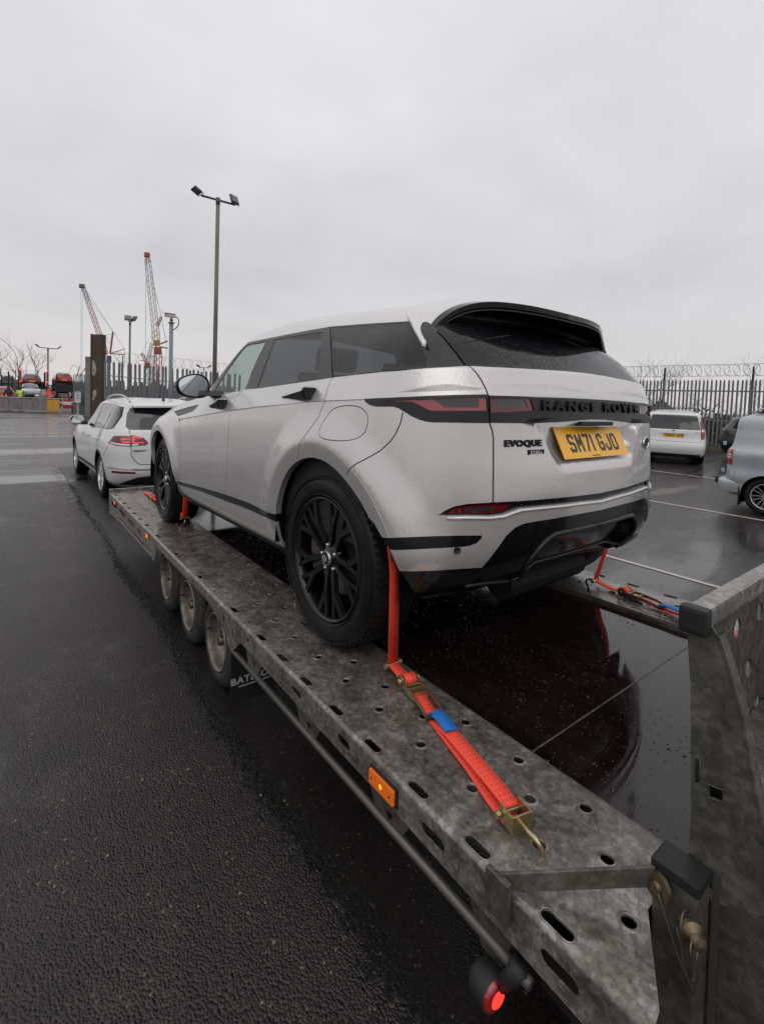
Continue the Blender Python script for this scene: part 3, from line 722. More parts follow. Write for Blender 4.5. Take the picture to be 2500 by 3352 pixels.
# left side web, tapered, with cut-outs. (x, z) polygons at y = .85
web = [(-1.391, 0.612), (-1.428, 0.612), (-1.447, 0.585), (-1.466, 0.530), (-1.492, 0.445), (-1.516, 0.320), (-1.534, 0.246), (-1.552, 0.10), (-1.560, -0.10), (-1.560, -0.62), (-1.402, -0.62), (-1.416, 0.20), (-1.405, 0.459)]
wh = [[(-1.4165, 0.315), (-1.4265, 0.317), (-1.4285, 0.266), (-1.4190, 0.262)], [(-1.445, 0.277), (-1.470, 0.281), (-1.472, 0.257), (-1.447, 0.251)], [(-1.448, 0.066), (-1.484, 0.072), (-1.484, 0.050), (-1.460, 0.040)]]
V, T = holed(web, wh, [])
me = sheet_mesh('side_web', np.stack([V[:, 0], 0 * V[:, 0] + 0.852, V[:, 1]], -1), T, np.array([0, -0.006, 0])); me.flip_normals(); link('side_web', me, M['old_steel'], ramp_t)
mb = MB(); fr = MB()
a = wh[1]; fr.tube([(p[0], 0.8535, p[1]) for p in a], 0.0022, 5, False, True); fr.build('cutout_rim', M['old_steel'], ramp_t)
# turned rear flange of the web
fl = [p for p in web[2:10]]
for (p, q) in zip(fl[:-1], fl[1:]): mb.add([(p[0] - .001, 0.854, p[1]), (q[0] - .001, 0.854, q[1]), (q[0] - .001, 0.822, q[1]), (p[0] - .001, 0.822, p[1]), (p[0] - .006, 0.854, p[1]), (q[0] - .006, 0.854, q[1]), (q[0] - .006, 0.822, q[1]), (p[0] - .006, 0.822, p[1])], [(0, 1, 2, 3), (7, 6, 5, 4), (0, 4, 5, 1), (3, 2, 6, 7)])
mb.build('web_flange', M['old_steel'], ramp_t)
MB().bx((-1.432, -0.70, 0.585), (-1.392, 0.852, 0.628)).build('top_tube', M['deck_steel'], ramp_t, bevel=.008)
MB().bx((-1.438, 0.846, 0.578), (-1.386, 0.880, 0.633)).build('end_cap', M['black_plastic'], ramp_t, bevel=.009)
sk_h = [circle(y, z, 0.023, 16) for z, o_ in ((0.52, 0), (0.40, .5), (0.28, 0), (0.16, .5), (0.04, 0)) for y in np.arange(-0.55 + o_ * .16, 0.80, 0.165)]
V, T = holed([(-0.70, -0.55), (0.846, -0.55), (0.846, 0.586), (-0.70, 0.586)], sk_h)
me = sheet_mesh('ramp_skin', np.stack([0 * V[:, 0] - 1.412 + 0.02 * (V[:, 1] - .3), V[:, 0], V[:, 1]], -1), T, np.array([-0.005, 0, 0])); link('ramp_skin', me, M['old_steel'], ramp_t)
for z in (0.235, -0.06, -0.33): 
    MB().prism([(-1.420, z + .05), (-1.420, z - .05), (-1.535, z - .012), (-1.535, z + .03)], 1, -0.70, 0.80).build('cross_rib', M['old_steel'], ramp_t)
for y in (0.42, 0.0, -0.42): MB().prism([(-1.424, -0.5), (-1.424, 0.55), (-1.45, 0.56), (-1.535, 0.25), (-1.545, -0.5)], 1, y - .003, y + .003).build('rib_plate', M['old_steel'], ramp_t)
# hinge upright at the end of the left rail with its plastic cap
MB().bx((-1.458, 0.862, -0.70), (-1.378, 0.928, 0.098)).build('hinge_post', M['old_steel'], trailer, bevel=.004)
MB().bx((-1.462, 0.862, 0.094), (-1.374, 0.931, 0.116)).build('post_cap', M['black_plastic'], trailer, bevel=.004)
MB().bx((-1.474, 0.857, -0.70), (-1.462, 0.861, 0.118)).build('hinge_flange', M['tube_steel'], trailer)
# flat bar across the rail
p0 = Vector((-1.150, L_OUT + 0.016, 0.006)); p1 = Vector((-1.383, 0.934, 0.083)); d = (p1 - p0)
mb = MB(); u = Vector((0, 0, 1)); h = 0.041; t_ = Vector((d.y, -d.x, 0)).normalized() * 0.004
vs = []
for q in (p0, p1):
    for s1 in (-1, 1):
        for s2 in (-1, 1): vs.append(q + t_ * s1 + u * (0.012 + h * 0.5 * s2 - .012))
mb.add(vs, [(0, 1, 3, 2), (4, 6, 7, 5), (0, 4, 5, 1), (2, 3, 7, 6), (0, 2, 6, 4), (1, 5, 7, 3)]).build('support_bar', M['old_steel'], trailer, bevel=.002)
MB().bx((-1.19, L_OUT + 0.003, -0.062), (-1.13, L_OUT + 0.018, 0.028)).build('bar_lug', M['old_steel'], trailer, bevel=.003)
# rope reel wheel, securing pin, ring and looped wire
MB().lathe([(0.0, 0.014), (0.010, 0.013), (0.012, 0.006), (0.026, 0.005), (0.027, -0.004), (0.0, -0.006)], (-1.392, 0.938, 0.072), (0.25, 1, 0.1), 24).build('bar_bolt', M['zinc_dark'], trailer, auto=35)
MB().lathe([(0.0, 0.040), (0.012, 0.037), (0.015, 0.028), (0.010, 0.022), (0.021, 0.012), (0.022, 0.004), (0.014, -0.002), (0.014, -0.05)], (-1.448, 0.930, 0.030), (-0.75, 0.65, 0.1), 20).build('securing_pin', M['zinc_dark'], trailer, auto=40)
ring = [(-1.446 + .003 * math.sin(a), 0.945 + 0.026 * math.cos(a) * .8, 0.042 + 0.026 * math.sin(a)) for a in np.linspace(0, 2 * PI, 22)[:-1]]
MB().tube(ring, 0.0016, 6, False, True).build('split_ring', M['zinc_dark'], trailer, True)
ring = [(-1.466 + .003 * math.sin(a), 0.957 + 0.015 * math.cos(a), 0.020 + 0.017 * math.sin(a)) for a in np.linspace(0, 2 * PI, 18)[:-1]]
MB().tube(ring, 0.0016, 6, False, True).build('split_ring', M['zinc_dark'], trailer, True)
MB().tube([(-1.395, 0.950, 0.076), (-1.405, 0.952, 0.055), (-1.418, 0.951, 0.022), (-1.432, 0.946, -0.02), (-1.448, 0.938, -0.062), (-1.459, 0.930, -0.09)], 0.0016, 6).build('tether_wire', M['tube_steel'], trailer, True)
MB().tube([(-1.432, 0.948, 0.028), (-1.440, 0.946, 0.0), (-1.444, 0.942, -0.035), (-1.455, 0.936, -0.075), (-1.460, 0.930, -0.095)], 0.0013, 6).build('tether_wire', M['tube_steel'], trailer, True)
# ------------------------------------------------------------------ car bodies: a smooth surface through rings of points, cut into panels
class Shell:
    """rings[row][col] = (x, y, z) for the left half, col 0 at the rear centre line, last col at the front centre line, row 0 lowest.
    S(u, v) interpolates it; u, v are row / column numbers stretched to metres."""
    def __init__(s, rings, crease=()):
        s.N = np.array(rings, float); s.nr, s.nc = s.N.shape[:2]
        du = np.linalg.norm(np.diff(s.N, axis=1), axis=2).mean(0); dv = np.median(np.linalg.norm(np.diff(s.N, axis=0), axis=2), axis=1)
        s.u = np.concatenate([[0], np.cumsum(np.maximum(du, 0.03))]); s.v = np.concatenate([[0], np.cumsum(np.maximum(dv, 0.02))])
        s.U, s.V = s.u[-1], s.v[-1]; s.crease = set(crease); s.disp = None
        # tangents along v
        s.tv0 = np.zeros_like(s.N); s.tv1 = np.zeros_like(s.N)      # tangent seen from below / from above the row
        for i in range(s.nr):
            lo = (s.N[i] - s.N[i - 1]) / (s.v[i] - s.v[i - 1]) if i > 0 else None
            hi = (s.N[i + 1] - s.N[i]) / (s.v[i + 1] - s.v[i]) if i < s.nr - 1 else None
            if lo is None: a = b = hi
            elif hi is None:
                a = b = lo.copy()
                a = np.stack([0 * lo[:, 0], lo[:, 1], 0 * lo[:, 2]], -1); b = a
            elif i in s.crease: a, b = lo, hi
            else:
                h0 = s.v[i] - s.v[i - 1]; h1 = s.v[i + 1] - s.v[i]; a = b = (lo * h1 + hi * h0) / (h0 + h1)
            s.tv0[i], s.tv1[i] = a, b
        g = np.linspace(0, 1, 12, endpoint=False)
        uu = np.concatenate([s.u[i] + (s.u[i + 1] - s.u[i]) * g for i in range(s.nc - 1)] + [[s.U]])
        vv = np.concatenate([s.v[i] + (s.v[i + 1] - s.v[i]) * g for i in range(s.nr - 1)] + [[s.V]])
        s.gu, s.gv = [a.ravel() for a in np.meshgrid(uu, vv, indexing='ij')]
        s.gP = s.S(s.gu, s.gv)
    @staticmethod
    def herm(p0, p1, m0, m1, h, t):
        t = t[..., None]; h = h[..., None]; t2 = t * t; t3 = t2 * t
        return (2 * t3 - 3 * t2 + 1) * p0 + (t3 - 2 * t2 + t) * h * m0 + (-2 * t3 + 3 * t2) * p1 + (t3 - t2) * h * m1
    def row(s, v, j):
        """all points of column j (array) at v (array)"""
        i = np.clip(np.searchsorted(s.v, v, 'right') - 1, 0, s.nr - 2); h = s.v[i + 1] - s.v[i]; t = (v - s.v[i]) / h
        return s.herm(s.N[i, j], s.N[i + 1, j], s.tv1[i, j], s.tv0[i + 1, j], h, t)
    def S(s, u, v):
        u = np.clip(np.asarray(u, float), 0, s.U); v = np.clip(np.asarray(v, float), 0, s.V)
        k = np.clip(np.searchsorted(s.u, u, 'right') - 1, 0, s.nc - 2); h = s.u[k + 1] - s.u[k]; t = (u - s.u[k]) / h
        F = np.array([1, -1, 1.0])
        P1 = s.row(v, k); P2 = s.row(v, k + 1)
        P0 = np.where((k > 0)[..., None], s.row(v, np.maximum(k - 1, 0)), s.row(v, np.minimum(k + 1, s.nc - 1)) * F)
        P3 = np.where((k < s.nc - 2)[..., None], s.row(v, np.minimum(k + 2, s.nc - 1)), s.row(v, np.minimum(k, s.nc - 1)) * F)
        h0 = np.where(k > 0, s.u[k] - s.u[np.maximum(k - 1, 0)], s.u[1] - s.u[0]); h2 = np.where(k < s.nc - 2, s.u[np.minimum(k + 2, s.nc - 1)] - s.u[k + 1], s.u[-1] - s.u[-2])
        d0 = (P1 - P0) / h0[..., None]; d1 = (P2 - P1) / h[..., None]; d2 = (P3 - P2) / h2[..., None]
        m1 = (d0 * h[..., None] + d1 * h0[..., None]) / (h0 + h)[..., None]; m2 = (d1 * h2[..., None] + d2 * h[..., None]) / (h + h2)[..., None]
        return s.herm(P1, P2, m1, m2, h, t)
    def base(s, u, v):
        e_ = 2e-3
        P = s.S(u, v)
        a = s.S(np.minimum(u + e_, s.U), v) - s.S(np.maximum(u - e_, 0), v); b = s.S(u, np.minimum(v + e_, s.V)) - s.S(u, np.maximum(v - e_, 0))
        n = np.cross(b, a); l = np.linalg.norm(n, axis=-1, keepdims=True); n = n / np.maximum(l, 1e-12)
        return P, -n if s.flip() else n
    def flip(s):
        if not hasattr(s, '_f'):
            s._f = False; q = np.argmin(abs(s.gP[:, 0] - s.gP[:, 0].mean()) + abs(s.gP[:, 2] - 0.7) * 2 - s.gP[:, 1])
            _, n = s.base(s.gu[q:q + 1], s.gv[q:q + 1]); s._f = bool(n[0, 1] < 0)
        return s._f
    def at(s, u, v, off=0.0):
        P, n = s.base(u, v)
        d = off + (s.disp(P, u, v) if s.disp is not None else 0.0)
        return P + n * np.reshape(d, (-1, 1) if np.ndim(d) else (1,)), n
    def inv(s, pts, use=(1, 1, 1)):
        """surface parameters nearest to 3-D points; use = weights of x, y, z"""
        pts = np.atleast_2d(np.array(pts, float)); w = np.array(use, float); out_ = []
        G = s.gP * w
        for p in pts:
            q = np.argmin((((G - p * w)) ** 2).sum(1)); u, v = s.gu[q], s.gv[q]
            for _ in range(12):
                e_ = 1e-3; b = s.S(np.array([u, min(u + e_, s.U), u]), np.array([v, v, min(v + e_, s.V)]))
                J = np.stack([(b[1] - b[0]) / e_, (b[2] - b[0]) / e_], 1) * w[:, None]; r = (p - b[0]) * w
                A = J.T @ J + 1e-7 * np.eye(2); d = np.linalg.solve(A, J.T @ r); d = np.clip(d, -0.08, 0.08)
                u = min(max(u + d[0], 0), s.U); v = min(max(v + d[1], 0), s.V)
            out_.append((u, v))
        return out_
    def side(s, pts): return s.inv([(x, 0, z) for x, z in pts], (1, 0.03, 1))
    def rear(s, pts): return [q for y, z in pts for q in s.inv([(-9, y, z)], (0.02, 1, 1))]
def arc_pts(cx, cz, r, a0, a1, n):
    return [(cx + r * math.cos(R_(a0 + (a1 - a0) * k / n)), cz + r * math.sin(R_(a0 + (a1 - a0) * k / n))) for k in range(n + 1)]
def dense(poly, step=0.03, closed=True):
    o = []; n = len(poly)
    for i in range(n if closed else n - 1):
        a, b = np.array(poly[i]), np.array(poly[(i + 1) % n]); k = max(1, int(np.linalg.norm(b - a) / step))
        o += [tuple(a + (b - a) * j / k) for j in range(k)]
    if not closed: o.append(tuple(poly[-1]))
    return o
def smooth_poly(poly, closed=True, n=6):
    """Catmull-Rom through the points"""
    p = [np.array(q, float) for q in poly]; m = len(p); o = []
    for i in range(m if closed else m - 1):
        P0 = p[i - 1] if (closed or i > 0) else p[i]; P1 = p[i]; P2 = p[(i + 1) % m]; P3 = p[(i + 2) % m] if (closed or i + 2 < m) else P2
        for k in range(n):
            t = k / n; o.append(tuple(0.5 * ((2 * P1) + (-P0 + P2) * t + (2 * P0 - 5 * P1 + 4 * P2 - P3) * t * t + (-P0 + 3 * P1 - 3 * P2 + P3) * t ** 3)))
    if not closed: o.append(tuple(p[-1]))
    return o
def ribbon(line, w):
    """thin polygon along a polyline"""
    L = np.array(line, float); t = np.gradient(L, axis=0); t /= np.maximum(np.linalg.norm(t, axis=1, keepdims=True), 1e-9); n = np.stack([-t[:, 1], t[:, 0]], 1)
    return [tuple(q) for q in L + n * w / 2] + [tuple(q) for q in (L - n * w / 2)[::-1]]
class Cutter:
    """cuts a Shell's half into named regions. add() in order of rising priority; a region named None is a gap or an opening."""
    def __init__(s, sh, step=0.035, vmin=0.0): s.sh = sh; s.step = step; s.reg = []; s.lines = []; s.vmin = vmin
    def add(s, name, poly): s.reg.append((name, [(float(a), float(b)) for a, b in poly]))
    def gap(s, line, w=0.006): s.reg.append((None, ribbon(line, w)))
    def line(s, l): s.lines.append(l)
    def run(s, base='body'):
        sh = s.sh; nu = int(sh.U / s.step) + 1; nv = int((sh.V - s.vmin) / s.step) + 1
        eps = 1e-4
        gu = np.linspace(0, sh.U, nu); gv = np.linspace(s.vmin, sh.V, nv)
        pts = [(a + (0.5 * sh.U / nu if j % 2 and 0 < i < nu - 1 else 0), b) for i, a in enumerate(gu) for j, b in enumerate(gv) if 0 < i < nu - 1 and 0 < j < nv - 1]
        frame = [(a, s.vmin) for a in gu] + [(sh.U, b) for b in gv[1:]] + [(a, sh.V) for a in gu[::-1][1:]] + [(0, b) for b in gv[::-1][1:-1]]
        def cl(p): return [(min(max(a, 0), sh.U), min(max(b, s.vmin), sh.V)) for a, b in p]
        # drop grid points that crowd an outline
        edge = np.array([q for _, p in s.reg for q in p])
        P = np.array(pts)
        if len(edge):
            keep = np.ones(len(P), bool); cell = {}
            for q in edge: cell.setdefault((int(q[0] / 0.02), int(q[1] / 0.02)), []).append(q)
            for i, q in enumerate(P):
                a, b = int(q[0] / 0.02), int(q[1] / 0.02)
                for da in (-1, 0, 1):
                    for db in (-1, 0, 1):
                        for w in cell.get((a + da, b + db), ()):
                            if abs(w[0] - q[0]) + abs(w[1] - q[1]) < s.step * 0.35: keep[i] = False
            P = P[keep]
        cr = [[(a, sh.v[r]) for a in np.linspace(0.001, sh.U - .001, int(sh.U / .03))] for r in sh.crease if sh.v[r] > s.vmin]
        if len(cr): kk = np.min([abs(P[:, 1] - sh.v[r]) for r in sh.crease], axis=0) > 0.010; P = P[kk]
        V, T = cdt([tuple(q) for q in P], [frame] + [cl(p) for _, p in s.reg], list(s.lines) + cr)
        lab = np.zeros(len(T), int); c = V[T].mean(1)
        names = [base]
        for name, p in s.reg:
            if name not in names: names.append(name)
            lab[pip(c, p)] = names.index(name)
        s.V = V; s.T = T; s.lab = lab; s.names = names
        return s
    def mesh(s, name, off=0.0, depth=0.012, half='L', cu=None, warp=None):
        """half: 'L', 'R' or 'both' (both welded on the centre line)"""
        k = s.names.index(name); T = s.T[s.lab == k]
        if len(T) == 0: raise ValueError('empty region ' + str(name))
        used = np.unique(T); mp = -np.ones(len(s.V), int); mp[used] = np.arange(len(used)); T = mp[T]
        uv = s.V[used]; P, n = s.sh.at(uv[:, 0], uv[:, 1], off)
        B = P - n * depth
        a = P[T]; fn = np.cross(a[:, 1] - a[:, 0], a[:, 2] - a[:, 0]); 
        if (fn * n[T].mean(1)).sum() < 0: T = T[:, ::-1]
        ed = {}
        for t in T:
            for e_ in ((t[0], t[1]), (t[1], t[2]), (t[2], t[0])):
                q = (min(e_), max(e_)); ed[q] = None if q in ed else e_
        U = s.sh.U
        rim = [e_ for e_ in ed.values() if e_ is not None and not (abs(P[e_[0], 1]) < 1e-3 and abs(P[e_[1], 1]) < 1e-3)]
        # shading normals from the surface itself, taken a little inside each triangle so that creases stay sharp
        uvt = uv[T]; q = uvt * .9 + uvt.mean(1, keepdims=True) * .1; q = q.reshape(-1, 2); e_ = 4e-3
        def at2(a, b): return s.sh.at(np.clip(a, 0, s.sh.U), np.clip(b, 0, s.sh.V))[0]
        da = at2(q[:, 0] + e_, q[:, 1]) - at2(q[:, 0] - e_, q[:, 1]); db = at2(q[:, 0], q[:, 1] + e_) - at2(q[:, 0], q[:, 1] - e_)
        N3 = np.cross(db, da); N3 /= np.maximum(np.linalg.norm(N3, axis=1, keepdims=True), 1e-9)
        nq = n[T].reshape(-1, 3); N3 *= np.sign((N3 * nq).sum(1, keepdims=True) + 1e-9); bad = (N3 * nq).sum(1) < .3; N3[bad] = nq[bad]
        vs = []; fs = []; cn = []
        N3 = N3.reshape(-1, 3, 3)
        def half_(sg):
            k0 = len(vs); F = np.array([1, sg, 1.0])
            vs.extend((P * F).tolist())
            for t, nt_ in zip(T, N3 * F):
                fs.append(tuple(int(i) + k0 for i in (t if sg > 0 else t[::-1]))); cn.extend((nt_ if sg > 0 else nt_[::-1]).tolist())
            if depth > 0:
                for e_ in rim:
                    q = len(vs); a_, b_ = e_; W4 = [P[a_] * F, P[b_] * F, B[b_] * F, B[a_] * F]
                    vs.extend([w.tolist() for w in W4]); fn = np.cross(W4[0] - W4[1], W4[3] - W4[1]) * sg; fn = fn / max(np.linalg.norm(fn), 1e-9)
                    fs.append((q + 1, q, q + 3, q + 2) if sg > 0 else (q, q + 1, q + 2, q + 3)); cn.extend([fn.tolist()] * 4)
        if half in ('L', 'both'): half_(1)
        if half in ('R', 'both'): half_(-1)
        me = bpy.data.meshes.new(name); me.from_pydata(vs, [], fs)
        me.polygons.foreach_set('use_smooth', [True] * len(me.polygons)); me.normals_split_custom_set(cn); me.update()
        return me
# ------------------------------------------------------------------ the silver car on the trailer
EV = [
 # 0 under edge
 [(-.52,0,.30),(-.51,.35,.30),(-.47,.62,.30),(-.43,.72,.285),(-.39,.78,.27),(-.30,.80,.25),(0,.80,.235),(.42,.80,.232),(1.05,.80,.228),(1.7,.80,.225),(2.2,.80,.22),(2.68,.80,.22),(3.02,.78,.23),(3.22,.64,.24),(3.32,.40,.25),(3.35,0,.25)],
 # 1 sill / valance
 [(-.64,0,.365),(-.628,.35,.362),(-.572,.66,.352),(-.52,.77,.345),(-.46,.845,.34),(-.31,.885,.335),(0,.895,.33),(.42,.895,.325),(1.05,.895,.322),(1.7,.895,.318),(2.2,.895,.312),(2.68,.89,.31),(3.05,.86,.31),(3.28,.71,.31),(3.40,.42,.31),(3.44,0,.31)],
 # 2
 [(-.722,0,.475),(-.710,.35,.475),(-.648,.66,.472),(-.582,.80,.47),(-.505,.885,.468),(-.32,.928,.465),(0,.93,.46),(.42,.928,.462),(1.05,.925,.462),(1.7,.925,.44),(2.2,.927,.43),(2.68,.93,.43),(3.06,.90,.43),(3.32,.75,.43),(3.46,.44,.43),(3.51,0,.43)],
 # 3 bumper bulge
 [(-.738,0,.62),(-.725,.35,.62),(-.660,.66,.62),(-.590,.805,.62),(-.51,.893,.62),(-.32,.943,.62),(0,.948,.62),(.42,.942,.62),(1.05,.942,.615),(1.7,.942,.60),(2.2,.944,.59),(2.68,.945,.59),(3.07,.915,.59),(3.34,.77,.59),(3.49,.46,.59),(3.54,0,.59)],
 # 4
 [(-.730,0,.795),(-.718,.35,.795),(-.654,.66,.795),(-.590,.80,.795),(-.503,.888,.795),(-.32,.944,.795),(0,.958,.79),(.42,.950,.785),(1.05,.948,.775),(1.7,.948,.755),(2.2,.95,.74),(2.68,.952,.74),(3.07,.915,.735),(3.33,.77,.73),(3.48,.46,.73),(3.53,0,.73)],
 # 5
 [(-.716,0,.93),(-.704,.35,.93),(-.646,.66,.93),(-.585,.795,.93),(-.495,.882,.93),(-.317,.938,.93),(0,.952,.925),(.42,.948,.915),(1.05,.946,.895),(1.7,.946,.868),(2.2,.946,.848),(2.68,.946,.835),(3.06,.905,.82),(3.31,.76,.81),(3.46,.45,.80),(3.51,0,.80)],
 # 6 shoulder crease
 [(-.706,0,1.088),(-.695,.35,1.086),(-.642,.66,1.073),(-.582,.787,1.066),(-.486,.872,1.059),(-.312,.926,1.054),(0,.942,1.050),(.42,.941,1.032),(1.05,.939,.992),(1.7,.936,.950),(2.2,.93,.925),(2.68,.915,.912),(3.04,.875,.890),(3.28,.735,.87),(3.43,.44,.86),(3.485,0,.855)],
 # 7 belt
 [(-.655,0,1.192),(-.647,.35,1.188),(-.608,.64,1.180),(-.552,.762,1.174),(-.455,.840,1.170),(-.300,.878,1.166),(0,.887,1.157),(.42,.888,1.143),(1.05,.887,1.116),(1.7,.878,1.088),(2.2,.855,1.052),(2.68,.825,1.012),(3.02,.77,.965),(3.24,.64,.925),(3.37,.39,.905),(3.42,0,.90)],
 # 8 just above the belt / bonnet top
 [(-.640,0,1.205),(-.632,.35,1.201),(-.592,.632,1.193),(-.535,.752,1.187),(-.440,.828,1.183),(-.290,.866,1.180),(0,.876,1.172),(.42,.877,1.158),(1.05,.876,1.131),(1.66,.868,1.104),(1.90,.81,1.098),(2.04,.70,1.112),(2.11,.58,1.122),(2.16,.42,1.130),(2.19,.2,1.135),(2.20,0,1.137)],
 # 9 mid glass
 [(-.535,0,1.310),(-.528,.33,1.306),(-.502,.595,1.296),(-.470,.700,1.291),(-.385,.762,1.288),(-.24,.790,1.289),(0,.800,1.290),(.42,.803,1.290),(1.05,.803,1.280),(1.60,.790,1.255),(1.70,.755,1.262),(1.76,.66,1.272),(1.80,.55,1.280),(1.84,.40,1.286),(1.86,.2,1.290),(1.87,0,1.292)],
 # 10 window tops
 [(-.405,0,1.422),(-.400,.28,1.417),(-.385,.52,1.404),(-.368,.622,1.394),(-.325,.668,1.388),(-.20,.690,1.392),(0,.697,1.407),(.42,.702,1.435),(1.02,.704,1.452),(1.44,.690,1.452),(1.50,.650,1.465),(1.53,.57,1.480),(1.55,.46,1.492),(1.57,.33,1.500),(1.58,.17,1.506),(1.585,0,1.508)],
 # 11 roof edge
 [(-.29,0,1.528),(-.29,.25,1.521),(-.29,.45,1.496),(-.305,.525,1.478),(-.26,.575,1.462),(-.16,.600,1.463),(0,.610,1.478),(.42,.618,1.511),(.98,.622,1.532),(1.37,.608,1.525),(1.42,.57,1.534),(1.44,.50,1.545),(1.455,.40,1.553),(1.465,.28,1.559),(1.47,.15,1.562),(1.472,0,1.563)],
 # 12
 [(-.19,0,1.572),(-.19,.18,1.566),(-.18,.32,1.545),(-.165,.37,1.533),(-.12,.395,1.524),(-.03,.405,1.530),(.06,.41,1.541),(.45,.42,1.568),(.94,.42,1.588),(1.20,.40,1.585),(1.25,.37,1.588),(1.27,.31,1.594),(1.28,.25,1.599),(1.285,.17,1.604),(1.29,.09,1.607),(1.29,0,1.608)],
 # 13 roof centre line
 [(-.05,0,1.600),(-.03,0,1.602),(0,0,1.605),(.02,0,1.607),(.05,0,1.610),(.10,0,1.613),(.18,0,1.618),(.48,0,1.630),(.80,0,1.636),(.97,0,1.633),(.99,0,1.632),(1.0,0,1.632),(1.01,0,1.631),(1.02,0,1.631),(1.03,0,1.630),(1.04,0,1.630)],
]
